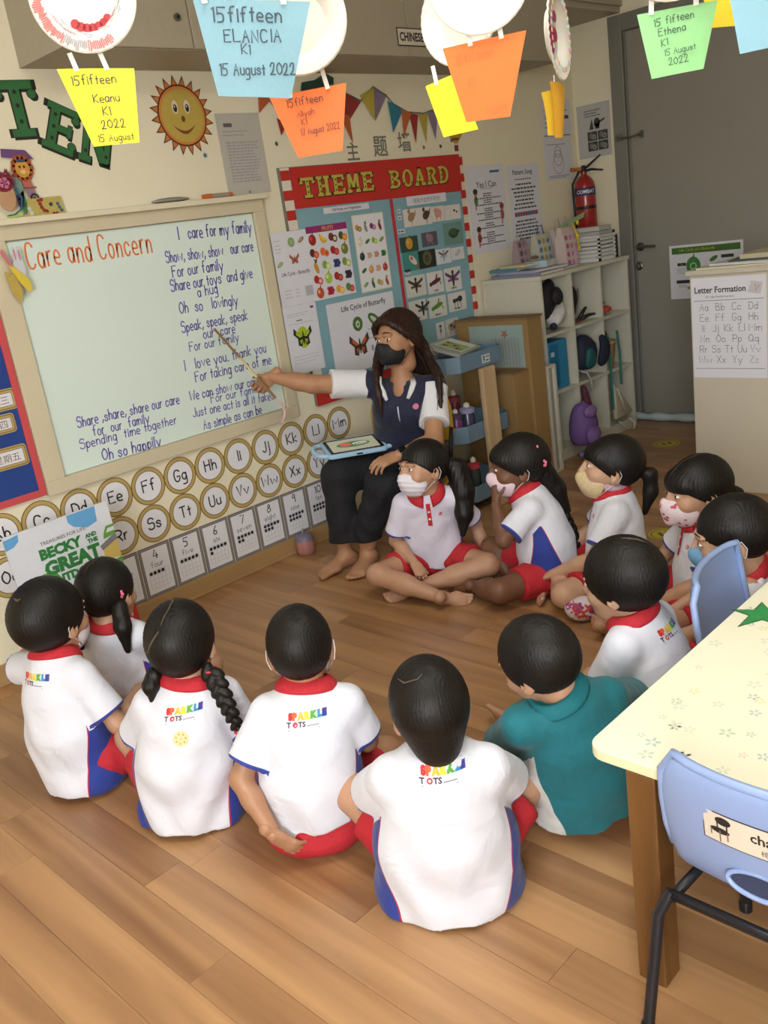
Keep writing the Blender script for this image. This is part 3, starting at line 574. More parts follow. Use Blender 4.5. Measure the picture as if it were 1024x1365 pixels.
# picture cards
PC = [('picture card of a brown hen and a dark rooster, top row of the theme board', 3.553, 1.397, 3.770, 1.484, '#d8d4ce', [('bird', .27, '#9a7a5a', '#b0392c', '#b89050'), ('bird', .8, '#4a3028', '#b0392c', '#5a4030')]),
      ('picture card of a pink pig, top row of the theme board', 3.772, 1.403, 3.876, 1.480, '#d8d2cc', [('pig', .5, '#cf9a84', '#b97c68', '#cf9a84')]),
      ('picture card of a black and white cow, top row of the theme board', 3.879, 1.402, 4.012, 1.477, '#d9d6d0', [('cow', .65, '#e2ded8', '#2a2624', '#2a2624')]),
      ('dark green picture card of a yellow fish, left in the water animal rows', 3.502, 1.277, 3.639, 1.352, '#33483e', [('fruit', .5, '#c9962e', '#3a5a30', '#d8ae4a')]),
      ('square purple and brown photo card, middle of the upper water row', 3.672, 1.287, 3.796, 1.358, '#5c5560', [('pig', .5, '#8f7684', '#a98a70', '#8f7684')]),
      ('sea green photo card with dark animals, right end of the water rows', 3.852, 1.274, 4.012, 1.388, '#6c8f88', [('turtle', .5, '#2c4634', '#3e5a3c', '#2c4634')]),
      ('teal photo card of a red and white koi fish', 3.508, 1.182, 3.630, 1.277, '#3f8a82', [('fish', .62, '#d8c8b8', '#b2483a', '#b2483a')]),
      ('black photo card with a curled olive creature, next to the koi card', 3.628, 1.181, 3.763, 1.272, '#24261f', [('ringleaf', .5, '#5a5a3c', '#33342a', '#5a5a3c')]),
      ('white picture card of a pale blue crab with a small caption', 3.770, 1.185, 3.891, 1.262, '#d2d6da', [('insect', .5, '#8894a4', '#6a5a62', '#a4aeb8')]),
      ('white picture card of a grey shrimp, right end of its row', 3.894, 1.192, 4.005, 1.257, '#d4d6d8', [('leaf', .5, '#a8a9ae', '#c4c6ca', '#777')]),
      ('white picture card of a black wasp with spread wings', 3.505, 1.048, 3.660, 1.155, '#cfcdc4', [('insect', .5, '#2c2418', '#4a3c28', '#5a4c38')]),
      ('white picture card of a mosquito with a dark red body', 3.674, 1.044, 3.803, 1.155, '#d6d5d0', [('hopper', .5, '#5c2430', '#2e2628', '#777')]),
      ('white picture card of a purple dragonfly', 3.816, 1.036, 3.956, 1.157, '#d5d4d0', [('insect', .5, '#3a3a30', '#6b3f74', '#7c4c84')]),
      ('white picture card of a green grasshopper beside the woman\'s head', 3.658, .918, 3.806, 1.027, '#d2d4cc', [('hopper', .5, '#5c8a34', '#3f6a24', '#777')]),
      ('white picture card of a black ant, right of the grasshopper', 3.825, .925, 3.976, 1.024, '#d4d2ce', [('ant', .5, '#2a2624', '#2a2624', '#777')]),
      ('small picture card of a child in the lowest row of the theme board', 3.700, .800, 3.769, .889, '#cfd0d2', [('kid', .5, '#c9957a', '#5c2a26', '#6a7a90')]),
      ('small picture card of a spotted animal, right end of the lowest row', 3.779, .800, 3.887, .893, '#c4c6c4', [('cow', .5, '#a09488', '#4a3a34', '#777')]),
      ('half hidden white picture card behind the woman\'s head', 3.508, .925, 3.640, 1.030, '#d4d4d2', [('insect', .8, '#2c2a28', '#3c3a38', '#5c5a58')])]
for lb, x0, z0, x1, z1, bg, ps in PC:
    t = sheet('picture_card', lb, 'picture card', x0, z0, x1, z1, .0235, m=flat(bg), group='animal picture cards on the theme board')
    b = MB(); cols = []
    for k, u, *cs in ps:
        cs = [c if len(c) == 7 else '#777777' for c in cs]; n = len(cols); cols += pal(*cs); pic(b, k, x0+(x1-x0)*u, (z0+z1)/2+.004, min((z1-z0)*.95, (x1-x0)*.8)/1.1, FA, .0248, n, n+1, n+2)
    if bg.startswith('#d') and (z1-z0) > .09: n = len(cols); cols.append(flat('#55555a')); b.cm = n; printlines(b, FA, x0+.05, x1-.05, [z0+.010], .008, .0252, 0)
    ob('print', b, cols, t)
b = MB()
for x, z, n in ((3.512, 1.470, 2), (3.512, 1.437, 2), (3.497, 1.372, 4), (3.512, 1.170, 3)):
    t = sheet('caption_tag', {1.470: 'tiny white caption tag left of the hen card, the upper one', 1.437: 'tiny white caption tag left of the hen card, the lower one', 1.372: 'tiny white caption tag above the yellow fish card', 1.170: 'tiny white caption tag above the wasp card'}[z], 'label', x, z, x+n*.014, z+.020, .0235, group='small captions on the theme board')
    b = MB(); printlines(b, FA, x+.004, x+n*.014-.003, [z+.006], .008, .0252, 0); ob('print', b, flat('#55555a'), t)
# Chinese heading above the board
for ch, x, z, h in (('\u4e3b', 3.281, 1.738, .082), ('\u9898', 3.476, 1.745, .095), ('\u5899', 3.655, 1.76, .095)):
    b = MB(); ftext(b, ch, FA, x, z, h, .0025, bold=.012); v = np.vstack(b.v); 
    ob('wall_character', b, flat('#77776c'), label={'\u4e3b': 'left one of three grey Chinese characters above the theme board', '\u9898': 'middle one of three grey Chinese characters above the theme board', '\u5899': 'right one of three grey Chinese characters above the theme board'}[ch], cat='wall letter', group='grey Chinese heading above the theme board')
# ---------------------------------------------------------------- rest of the wall
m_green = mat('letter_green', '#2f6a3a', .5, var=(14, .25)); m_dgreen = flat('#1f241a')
for ch, x, z, w, h, r, lb in (('D', 1.44, 1.93, .16, .19, 0, ''), ('T', 1.583, 1.895, .155, .185, .02, 'big ornate dark green wall letter T, leftmost'), ('E', 1.705, 1.872, .14, .165, -.42, 'big ornate dark green tilted wall letter E'), ('N', 1.842, 1.815, .14, .165, -.35, 'big ornate dark green wall letter N behind the yellow paper pot')):
    if lb: slab_letter('wall_letter', ch, FA, x, z, w, h, .001, [m_dgreen, m_green], label=lb, cat='wall letter', group='green letters above the whiteboard', rot=r)
# sun
sx_, sz_ = 2.345, 1.954
sn = thing('sun_cutout', 'smiling orange and yellow sun cutout stuck on the wall above the whiteboard', 'wall decoration', (sx_, -.003, 1.80))
def sunpts(R0, R1, n=20):
    return [((R0 if k % 2 else R1)*math.cos(PI*k/n+.1), (R0 if k % 2 else R1)*math.sin(PI*k/n+.1)) for k in range(2*n)]
fs = sub(FA, sx_, sz_)
b = MB(); P = sunpts(.112, .152)
for k in range(0, 40, 2): b.prism([P[k-1], P[k], P[(k+1) % 40]], fs, .001, .0022, 1)
for k in range(0, 40, 2):
    q = [np.array(P[k-1])*1.0, np.array(P[k])*.96, np.array(P[(k+1) % 40])*1.0]; c = sum(q)/3; b.prism([c+(a-c)*.78 for a in q], fs, .0022, .0030, 0)
ob('rays', b, [mat('sun_orange', '#c9773c', .6), flat('#5a3a22')], sn)
b = MB(); b.disc((0, 0), .116, .116, fs, .001, .003, 40, 0); b.disc((0, 0), .110, .110, fs, .003, .0034, 40, 1); b.disc((0, 0), .100, .100, fs, .0034, .0038, 40, 2); ob('disc', b, [flat('#6a3a20'), flat('#c8803a'), mat('sun_yellow', '#b9a24a', .6, var=(20, .1))], sn)
b = MB()
for q in (-.030, .028):
    b.disc((q, .032), .015, .026, fs, .0038, .0041, 16, 0); b.disc((q, .028), .009, .015, fs, .0041, .0044, 14, 1); b.disc((q-.002, .034), .003, .005, fs, .0044, .0046, 8, 0)
b.disc((0, -.012), .009, .012, fs, .0038, .0043, 12, 2); b.cm = 1
b.prism([(-.055+.11*k/10, -.035-.035*math.sin(PI*k/10)) for k in range(11)]+[(.055-.11*k/10, -.035-.022*math.sin(PI*(1-k/10))) for k in range(1, 10)], fs, .0038, .0042, 2)
ob('face', b, [flat('#cfc8b0'), flat('#241e18'), flat('#7a3f28')], sn)
t = sheet('notice_sheet', 'faded printed notice sheet in a plastic sleeve, above the whiteboard corner', 'notice', 2.505, 1.634, 2.740, 1.959, .001, m=flat('#b9b6ac'))
b = MB(); b.rect(2.54, 1.905, 2.585, 1.92, FA, .0023, .0026, 1); b.cm = 0; printlines(b, FA, 2.53, 2.68, [1.885, 1.870], .005, .0027); printlines(b, FA, 2.54, 2.71, [1.84-.012*k for k in range(14)], .006, .0027, .2)
ob('print', b, pal('#9c99a0', '#5a5a60'), t); ob('pin', MB().disc((2.62, 1.642), .006, .006, FA, .002, .006, 10), flat('#8a8a84'), t)
def doc(name, label, x0, z0, x1, z1, sx=0): return sheet(name, label, 'poster', x0, z0, x1, z1, .001, m=m_paper, sx=sx)
t = doc('song_poster', 'white Yes I Can song sheet with small cartoon children, right of the theme board', 4.118, 1.197, 4.465, 1.663, .0)
b = MB(); ftext(b, 'Yes I Can', FA, 4.29, 1.545, .034, .0026, bold=.01, m=0); b.rect(4.235, 1.538, 4.345, 1.540, FA, .0023, .0026, 0); b.rect(4.33, 1.620, 4.42, 1.632, FA, .0023, .0026, 1); b.cm = 0
for g in (1.51, 1.475+.0, 1.43, 1.395, 1.35, 1.30, 1.265):
    printlines(b, FA, 4.25, 4.33, [g, g-.012], .006, .0027, .1, True); printlines(b, FA, 4.18, 4.42, [g-.024], .006, .0027, .1, True)
b.cm = 0
pic(b, 'kid', 4.185, 1.49, .10, FA, .0023, 2, 3, 4); pic(b, 'kid', 4.415, 1.40, .10, FA, .0023, 2, 5, 6); pic(b, 'kid', 4.185, 1.29, .10, FA, .0023, 2, 3, 5)
ob('print', b, pal('#3a3a42', '#3f5f96', '#c4805c', '#33241e', '#5a7a4a', '#8e3a34', '#b25a50'), t)
t = doc('song_poster', 'white Pattern Song sheet with a red and blue square strip', 4.487, 1.197, 4.808, 1.649)
b = MB(); ftext(b, 'Pattern Song', FA, 4.645, 1.585, .036, .0026, bold=.014, m=0, maxw=.24); b.cm = 0; printlines(b, FA, 4.56, 4.73, [1.565], .005, .0027, 0, True)
printlines(b, FA, 4.52, 4.77, [1.535-.022*k for k in range(7)], .009, .0027, .4, True); printlines(b, FA, 4.52, 4.77, [1.33-.020*k for k in range(6)], .009, .0027, .4, True)
for k in range(9): b.rect(4.535+k*.026, 1.362, 4.559+k*.026, 1.386, FA, .0023, .0027, 1+k % 2)
ob('print', b, pal('#3a3a42', '#a8403a', '#3f6ca8'), t)
t = doc('line_drawing_page', 'upper of two grey printed pages by the room corner, with text boxes', 4.893, 1.775, 5.195, 1.995)
b = MB(); b.cm = 0; ftext(b, 'Parents', FA, 4.96, 1.968, .02, .0026, m=0); printlines(b, FA, 4.92, 5.17, [1.945, 1.93, 1.90, 1.885, 1.86, 1.835], .006, .0027); b.rect(5.0, 1.885, 5.175, 1.905, FA, .0026, .003, 0); b.rect(4.90, 1.79, 5.18, 1.795, FA, .0023, .0026, 0)
ob('print', b, pal('#4a4a4c'), t)
t = doc('line_drawing_page', 'lower of two grey printed pages by the room corner, with a line drawing', 4.885, 1.537, 5.188, 1.770)
b = MB(); [b.ring((5.03, 1.63+k*.035), .055-.012*k, .058-.012*k, FA, .0023, .0027, 20, 0) for k in range(3)]; b.cm = 0; printlines(b, FA, 4.92, 5.15, [1.74, 1.56, 1.55], .004, .0027)
ob('print', b, pal('#6a6a70'), t)
# bunting
BN = [((3.200, 2.068), (3.377, 1.995), (3.270, 1.905), '#8f2f2c', 'dark red bunting flag hanging behind the orange paper pot'), ((3.215, 1.95), (3.285, 1.935), (3.285, 1.812), '#b05a2c', 'orange bunting flag hanging below the dark red one'),
      ((3.372, 2.023), (3.474, 2.060), (3.454, 1.910), '#b3a23e', 'yellow bunting flag left of the mauve one'), ((3.474, 2.060), (3.566, 2.026), (3.460, 1.908), '#84748a', 'mauve bunting flag at the high point of the string'),
      ((3.563, 1.998), (3.668, 1.956), (3.576, 1.852), '#2f7a90', 'teal blue bunting flag'), ((3.655, 1.960), (3.725, 1.938), (3.648, 1.831), '#b9622f', 'orange bunting flag right of the teal one'),
      ((3.712, 1.940), (3.779, 1.932), (3.738, 1.797), '#9c2f2e', 'dark red bunting flag near the wall characters'), ((3.780, 1.934), (3.852, 1.934), (3.818, 1.798), '#b3a23e', 'yellow bunting flag above the banner end'), ((3.852, 1.936), (3.937, 1.958), (3.892, 1.811), '#84748a', 'mauve bunting flag beside the yellow paper pot'),
      ((2.752, 2.030), (2.826, 2.014), (2.742, 1.956), '#b05a2c', 'orange bunting flag behind the blue paper pot'), ((2.835, 1.935), (2.885, 1.905), (2.845, 1.862), '#8f2f2c', 'small dark red bunting flag left of the theme board')]
for i, (p, q, r, c, lb) in enumerate(BN):
    y = -.006-.002*(i % 3)
    ob('bunting_flag', MB().prism([p, q, r], FA, -y, -y+.0012), mat('felt_'+c[1:], c, .85, bump=(200, .15)), label=lb, cat='bunting', group='felt bunting flags over the theme board')
b = MB(); b.tube([(2.70, -.008, 2.035), (2.80, -.008, 2.022), (2.86, -.008, 1.94), (3.0, -.009, 1.99), (3.2, -.009, 2.072), (3.28, -.009, 2.035), (3.375, -.009, 2.0), (3.474, -.009, 2.062), (3.56, -.009, 2.02), (3.60, -.009, 1.985), (3.70, -.009, 1.945), (3.82, -.009, 1.936), (3.937, -.009, 1.96), (4.0, -.009, 1.985)], .003, 6)
ob('bunting_string', b, flat('#6b6a5c'), label='thin string carrying the felt bunting flags', cat='string')
# small wall stickers
for x, z, c, lb in ((2.42, 1.80, '#3f7a8a', 'tiny teal star sticker below the sun'), (2.815, 1.83, '#3a5a58', 'tiny dark teal sticker left of the orange pot'), (3.02, 1.80, '#5a3a2c', 'tiny brown sticker above the red banner'), (3.80, 1.775, '#a04a3c', 'tiny red sticker right of the wall characters'), (3.935, 1.775, '#4a3a3c', 'tiny dark sticker above the banner end'), (4.03, 1.80, '#5a4a3c', 'tiny dark sticker beside the balloon cutout')):
    f = sub(FA, x, z); ob('wall_sticker', MB().prism([((.012 if k % 2 else .006)*math.cos(PI*k/5), (.012 if k % 2 else .006)*math.sin(PI*k/5)) for k in range(10)], f, .001, .003), flat(c), label=lb, cat='sticker', group='tiny stickers on the wall')
bl = thing('balloon_cutout', 'small striped hot air balloon cutout behind the yellow paper pot', 'wall decoration', (4.06, -.003, 1.74))
b = MB(); f = sub(FA, 4.065, 1.85)
P = [(.062*math.cos(a), .062*math.sin(a)) for a in np.linspace(-.5, PI+.5, 14)]+[(-.015, -.065), (.015, -.065)]; b.prism(P, f, .001, .002, 0)
for k in range(3): b.rect(-.05+.012*k, .01-.03*k, .05-.012*k, .022-.03*k, f, .002, .0025, 1)
b.rect(-.016, -.105, .016, -.075, f, .001, .002, 1); b.rect(-.012, -.08, -.010, -.06, f, .001, .002, 1); b.rect(.010, -.08, .012, -.06, f, .001, .002, 1); ob('cutout', b, pal('#b8973e', '#7a3a2c'), bl)
ob('air_plant_garland', MB().prism([(2.99, 2.0), (3.05, 2.03), (3.10, 2.01), (3.16, 2.045), (3.21, 2.055), (3.22, 2.10), (3.17, 2.12), (3.10, 2.09), (3.02, 2.08)], FA, .001, .006), mat('foil_green', '#24453a', .4, bump=(80, .6)), label='dark green ornate letter behind the white paper plate', cat='wall letter')
# ---------------------------------------------------------------- cubby shelf
m_lam = mat('laminate_offwhite', '#c9c6b4', .45, bump=(90, .04), var=(30, .04))
def cloth(n, c, r=.8): return mat('cloth_'+n, c, r, bump=(160, .25), var=(18, .12))
CS = thing('cubby_shelf', 'tall off-white cubby shelf with nine open squares full of bags, by the corner', 'shelf', (4.60, -.21, 0))
sx0, sx1, sy0, sy1 = 4.145, 5.075, -.405, -.012
T = .018
ob('side_panel', MB().box((sx0, sy0, 0), (sx0+T, sy1, 1.028)), m_lam, CS, bevel=.001)
ob('side_panel', MB().box((sx1-T, sy0, 0), (sx1, sy1, 1.028)), m_lam, CS, bevel=.001)
ob('top_panel', MB().box((sx0-.006, sy0-.008, 1.028), (sx1+.006, sy1, 1.050)), m_lam, CS, bevel=.002)
ob('back_panel', MB().box((sx0+T, sy1-.006, .05), (sx1-T, sy1, 1.028)), m_lam, CS)
ob('plinth', MB().box((sx0+T, sy0+.004, 0), (sx1-T, sy0+.02, .045)), m_lam, CS)
cxs = [sx0, 4.445, 4.755, sx1]; czs = [.045, .39, .715, 1.028]
for x in cxs[1:3]: ob('divider', MB().box((x-T/2, sy0, .063), (x+T/2, sy1-.006, 1.028)), m_lam, CS, bevel=.001)
for z in czs[:3]: ob('shelf_board', MB().box((sx0+T, sy0+.001, z), (sx1-T, sy1-.006, z+T)), m_lam, CS, bevel=.001)
def lump(name, label, cat, pts, r, col, parent=None, flatv=.6, group=None, k=10, noise=.006, mt=None, **kw):
    """a soft bag body: swept closed form with slack noise"""
    b = MB(); b.tube(pts, r, k+4, flatv=flatv, u0=(1, .01, .01) if abs(unit(np.subtract(pts[-1], pts[0]))[2]) > .6 else None); v = np.vstack(b.v)
    v = v+noise*np.stack([np.sin(v[:, 1]*61+v[:, 2]*47), np.sin(v[:, 0]*53+v[:, 2]*71), np.sin(v[:, 0]*67+v[:, 1]*41)], 1); b.v = [v]
    return ob(name, b, mt or cloth(col[1:], col), parent, smooth=True, label=label, cat=cat, group=group, subs=1, **kw)
# bags in the cubbies
t = thing('backpack', 'black backpack with a white cloth stuffed under it, top left cubby', 'backpack', (4.29, -.26, .733))
lump('body', None, None, [(4.250, -.34, .80), (4.260, -.35, .87), (4.285, -.35, .93), (4.32, -.34, .97), (4.36, -.33, .990)], [.045, .07, .082, .06, .03], '#151417', t)
lump('pocket', None, None, [(4.265, -.40, .88), (4.29, -.41, .93), (4.32, -.40, .96)], [.04, .06, .03], '#1c1a1e', t)
t = thing('jacket', 'white and navy jacket bundled in the top left cubby', 'jacket', (4.32, -.33, .733))
lump('body', None, None, [(4.245, -.385, .785), (4.30, -.385, .80), (4.35, -.375, .84), (4.385, -.35, .885)], [.045, .055, .05, .02], '#c9c8c6', t, flatv=.8)
lump('cuff', None, None, [(4.215, -.405, .765), (4.245, -.415, .772)], [.024, .032], '#1f2440', t, flatv=.8, noise=.002)
lump('tag', None, None, [(4.385, -.375, .87), (4.40, -.37, .90)], [.015, .008], '#7ea34a', t, noise=.001)
t = thing('backpack', 'small black bag slumped in the top middle cubby', 'backpack', (4.52, -.25, .733))
lump('body', None, None, [(4.50, -.34, .775), (4.510, -.35, .84), (4.515, -.35, .92), (4.51, -.34, .965)], [.035, .052, .052, .02], '#1b1a1c', t)
b = MB(); b.tube([(4.50, -.385, .80), (4.525, -.395, .88), (4.545, -.38, .93)], .004, 6); ob('strap', b, flat('#6a6660'), t, smooth=True)
t = thing('umbrella', 'dark maroon and black cord bundle lying in the top middle cubby', 'umbrella', (4.59, -.35, .733))
lump('folds', None, None, [(4.47, -.36, .748), (4.55, -.37, .752), (4.62, -.375, .752)], [.014, .018, .008], '#5c2228', t, noise=.002)
b = MB(); b.tube([(4.55, -.37, .755), (4.59, -.38, .80), (4.61, -.385, .815)], [.012, .010, .008], 8); b.tube([(4.57, -.375, .757), (4.64, -.385, .768), (4.69, -.39, .765)], [.012, .010, .007], 8); ob('handle', b, m_black, t, smooth=True)
t = thing('lunch_bag', 'small red pouch with clear plastic, top right cubby', 'bag', (4.86, -.28, .733))
lump('pouch', None, None, [(4.80, -.36, .752), (4.86, -.36, .772), (4.91, -.36, .755)], [.02, .042, .015], '#c1432f', t, noise=.004)
lump('wrapper', None, None, [(4.81, -.33, .785), (4.86, -.33, .81), (4.92, -.33, .79)], [.012, .026, .008], '#8f8a86', t, noise=.005)
t = thing('file_box', 'bright blue plastic file box in the middle left cubby', 'box', (4.33, -.25, .408))
ob('case', MB().box((4.20, -.385, .409), (4.385, -.05, .680)), mat('plastic_blue', '#2f86b0', .35), t, bevel=.006)
ob('spine_panel', MB().box((4.205, -.388, .43), (4.29, -.3852, .665)), mat('plastic_blue_dark', '#256f98', .4), t)
ob('label', MB().box((4.215, -.3905, .60), (4.245, -.3882, .625)), flat('#b8c4cc'), t)
t = thing('backpack', 'navy backpack with a teal front pocket, middle cubby', 'backpack', (4.62, -.27, .408))
lump('body', None, None, [(4.56, -.36, .455), (4.575, -.37, .53), (4.585, -.37, .60), (4.58, -.35, .665)], [.070, .095, .095, .035], '#1d2238', t, flatv=.8)
lump('side_pouch', None, None, [(4.665, -.42, .455), (4.69, -.44, .53), (4.70, -.44, .60), (4.68, -.42, .64)], [.035, .045, .042, .02], '#1a1f34', t)
lump('pocket', None, None, [(4.52, -.435, .475), (4.53, -.45, .54), (4.52, -.44, .60)], [.04, .055, .035], '#1d5a5c', t, flatv=.45)
b = MB(); b.tube([(4.47, -.41, .47), (4.50, -.43, .455), (4.53, -.435, .40), (4.535, -.43, .345)], [.008, .010, .010, .008], 8, flatv=.5); ob('strap', b, cloth('strap_white', '#bdbab2'), t, smooth=True)
t = thing('woven_basket', 'brown basket with a straw rim, middle right cubby', 'basket', (4.84, -.27, .408))
b = MB().lathe([(.0, 0), (.045, .0), (.06, .10), (.066, .155), (.060, .155), (.05, .02), (0, .012)], (4.848, -.345, .409), n=20); ob('bowl', b, wood('straw', '#6e5636', '#a58a5c', 2, .7, 3), t, smooth=True, angle=40)
b = MB().lathe([(.068, .15), (.072, .16), (.068, .17), (.062, .16), (.068, .15)], (4.848, -.345, .409), n=20); ob('rim', b, flat('#a9905e'), t, smooth=True)
lump('cloth', None, None, [(4.83, -.345, .57), (4.845, -.345, .605), (4.85, -.345, .64)], [.03, .04, .02], '#2e2823', t)
b = MB()
b.tube([(4.785, -.405, .62), (4.788, -.413, .50), (4.787, -.415, .38), (4.785, -.415, .17)], .010, 4, flatv=.3)
ob('lanyard', b, cloth('lanyard_green', '#2c6e62'), label='dark green lanyard hanging straight down over the lower shelf edge', cat='lanyard', group='green lanyards on the cubby shelf')
b = MB(); b.tube([(4.90, -.405, .63), (4.903, -.414, .50), (4.90, -.416, .30)], .009, 4, flatv=.3)
ob('lanyard', b, cloth('lanyard_green2', '#3a7466'), label='shorter green lanyard hanging in the right column of cubbies', cat='lanyard', group='green lanyards on the cubby shelf')
lump('paper_towel', 'white cloth hanging beside the navy backpack in the middle right cubby', 'cloth', [(4.795, -.36, .47), (4.80, -.37, .54), (4.80, -.37, .60)], [.018, .022, .008], '#c4c6cc')
t = thing('backpack', 'purple child backpack standing in front of the bottom left cubby', 'backpack', (4.32, -.45, .0))
lump('body', None, None, [(4.29, -.50, .075), (4.30, -.51, .16), (4.30, -.51, .27), (4.29, -.50, .335)], [.085, .105, .095, .035], '#6f5390', t, flatv=.8)
lump('front_pocket', None, None, [(4.28, -.575, .09), (4.28, -.59, .15), (4.28, -.575, .20)], [.055, .07, .05], '#7a5d9c', t, flatv=.5)
lump('top_pocket', None, None, [(4.28, -.565, .25), (4.28, -.575, .29), (4.28, -.56, .32)], [.05, .06, .03], '#82669f', t, flatv=.5)
b = MB(); b.tube([(4.37, -.47, .32), (4.39, -.52, .22), (4.385, -.50, .06), (4.42, -.52, .012)], [.014, .016, .016, .012], 8, flatv=.4); b.tube([(4.22, -.52, .045), (4.30, -.555, .04), (4.36, -.57, .012)], [.014, .016, .012], 8); ob('strap', b, cloth('purple_strap', '#8468a8'), t, smooth=True)
lump('lunch_bag', 'dark pink patterned drawstring bag hanging in the bottom middle cubby', 'bag', [(4.50, -.40, .385), (4.505, -.41, .30), (4.52, -.415, .20), (4.53, -.415, .12), (4.53, -.41, .095)], [.02, .022, .03, .038, .01], '#5a2a40', flatv=.8, mt=mat('dotted_maroon', '#5a2a40', .7, var=(120, .8), bump=(60, .3)))
t = thing('tote_bag', 'cream canvas tote bag slumped over the bottom right cubby', 'bag', (4.85, -.40, .06))
b = MB(); P = [(4.79, -.415, .335), (4.80, -.40, .12), (4.80, -.42, .085), (4.93, -.44, .10), (4.99, -.43, .115)]
b.prism([(4.785, .335), (4.795, .10), (4.93, .098), (5.00, .115), (4.93, .19), (4.84, .28)], (V3(0, -.40, 0), V3(1, 0, 0), V3(0, 0, 1), V3(0, -1, 0)), .0, .03); ob('body', b, cloth('cream', '#b9b29c'), t, bevel=.012, smooth=True)
b = MB(); b.tube([(4.80, -.44, .30), (4.83, -.45, .22), (4.85, -.45, .15)], .010, 6, flatv=.4); b.tube([(4.80, -.44, .09), (4.85, -.46, .04), (4.92, -.47, .02), (4.95, -.46, .05), (4.90, -.45, .09)], .009, 6, flatv=.5); ob('handle', b, cloth('cream2', '#c9c3b0'), t, smooth=True)
# things on top of the shelf
ZT = 1.0505
def book(name, label, x0, y0, x1, y1, z, h, col, ang=0, cat='book', group=None):
    t = thing(name, label, cat, ((x0+x1)/2, (y0+y1)/2, z), group); c, s = math.cos(ang), math.sin(ang); cx, cy = (x0+x1)/2, (y0+y1)/2; R = np.array([[c, -s, 0], [s, c, 0], [0, 0, 1]])
    ob('pages', MB().obox((cx, cy, z+h/2), (x1-x0-.006, y1-y0-.006, h-.003), R), flat('#cfcabb'), t)
    b = MB(); b.obox((cx, cy, z+.001), (x1-x0, y1-y0, .0015), R); b.obox((cx, cy, z+h-.001), (x1-x0, y1-y0, .0015), R); b.obox(R@np.array([-(x1-x0)/2, 0, 0])+np.array([cx, cy, z+h/2]), (.0015, y1-y0, h), R); ob('cover', b, flat(col), t); return t
book('folder', 'grey plastic folder lying at the left end of the shelf top', 4.15, -.40, 4.40, -.08, ZT, .018, '#77798c', .05, 'folder', 'papers on the shelf top')
book('folder', 'lilac folder lying on the grey one', 4.17, -.38, 4.46, -.12, ZT+.018, .014, '#9a9cb4', -.1, 'folder', 'papers on the shelf top')
book('folder', 'lilac envelope sticking out towards the gift bags', 4.43, -.36, 4.62, -.18, ZT, .014, '#9c9cc0', .15, 'folder', 'papers on the shelf top')
book('picture_book', 'teal picture book on the stack at the left end of the shelf top', 4.165, -.24, 4.29, -.06, ZT+.033, .018, '#4c7f8c', .05, 'book', 'papers on the shelf top')
book('picture_book', 'cream book under the teal one', 4.18, -.30, 4.33, -.12, ZT+.0325+.018+.001, .014, '#b9b08a', -.05, 'book', 'papers on the shelf top')
book('tissue_box', 'pale blue and white tissue pack on the lilac folder', 4.30, -.33, 4.44, -.20, ZT+.033, .035, '#a4bfc9', .2, 'tissue box')
lump('toy_fruit', 'small brown and green toy on the papers', 'toy', [(4.31, -.25, ZT+.085), (4.34, -.25, ZT+.092), (4.37, -.25, ZT+.084)], [.012, .018, .012], '#6f5a44', noise=.002)
def gift_bag(label, x, y, w, h, d, col, dots, handle='#b7a8a0', ang=0):
    t = thing('gift_bag', label, 'gift bag', (x, y, ZT), 'gift bags on the shelf top'); U = V3(math.cos(ang), math.sin(ang), 0); N = np.cross(U, (0, 0, 1))*1.0; N = -np.cross((0, 0, 1), U)
    O = V3(x, y, ZT); b = MB(); hw = w/2
    base = [O+U*a*hw*.94+N*q*d/2 for a, q in ((-1, -1), (1, -1), (1, 1), (-1, 1))]; mid = [O+U*a*hw*1.02+N*q*d/2*.8+V3(0, 0, h*.6) for a, q in ((-1, -1), (1, -1), (1, 1), (-1, 1))]; top = [O+U*a*hw*1.04+N*q*d/2*.35+V3(0, 0, h) for a, q in ((-1, -1), (1, -1), (1, 1), (-1, 1))]
    b.add(np.array(base+mid+top), [(3, 2, 1, 0)]+[(i, (i+1) % 4, 4+(i+1) % 4, 4+i) for i in range(4)]+[(4+i, 4+(i+1) % 4, 8+(i+1) % 4, 8+i) for i in range(4)]+[(8, 9, 10, 11)])
    ob('bag_body', b, mat('gift_'+col[1:], col, .4, bump=(14, .3)), t)
    f = frame(O+N*d*.45*1.0, U, V3(0, 0, 1)); f = (f[0], f[1], f[2], N)
    b = MB(); cols = []
    k = 0
    for j in range(int(h/.045)):
        for i in range(int(w/.04)):
            yy = .025+j*.045; dd = d/2*(1-.2*yy/(h*.6)) if yy < h*.6 else d/2*(.8-.45*(yy-h*.6)/(h*.4)); f2 = (O, U, V3(0, 0, 1), N)
            b.disc((-hw+.022+i*.042, yy), .013, .015, f2, dd-.004, dd+.0035, 8, k % len(dots)); k += 1
    ob('dots', b, [flat(c) for c in dots], t)
    b = MB()
    b.tube([O+U*(-w*.25)+V3(0, 0, h*.98), O+U*(-w*.15)+V3(0, 0, h*1.22), O+U*(w*.12)+V3(0, 0, h*1.25), O+U*(w*.25)+V3(0, 0, h*.98)], .003, 6); ob('handle', b, flat(handle), t, smooth=True)
gift_bag('dull pink gift bag with a purple pattern, leftmost of the gift bags', 4.38, -.13, .10, .185, .06, '#9a8890', ['#6b4a64', '#8a7280'])
gift_bag('cream gift bag with blue and ochre diamonds', 4.53, -.17, .14, .20, .07, '#b9b7a4', ['#4a78a0', '#a9934a', '#5c8ab0'], '#3f5a78')
gift_bag('tall pale gift bag with pink dots, front of the gift bags', 4.63, -.27, .12, .22, .08, '#c9b8b0', ['#a85a90', '#b87aa4', '#c99ab0'])
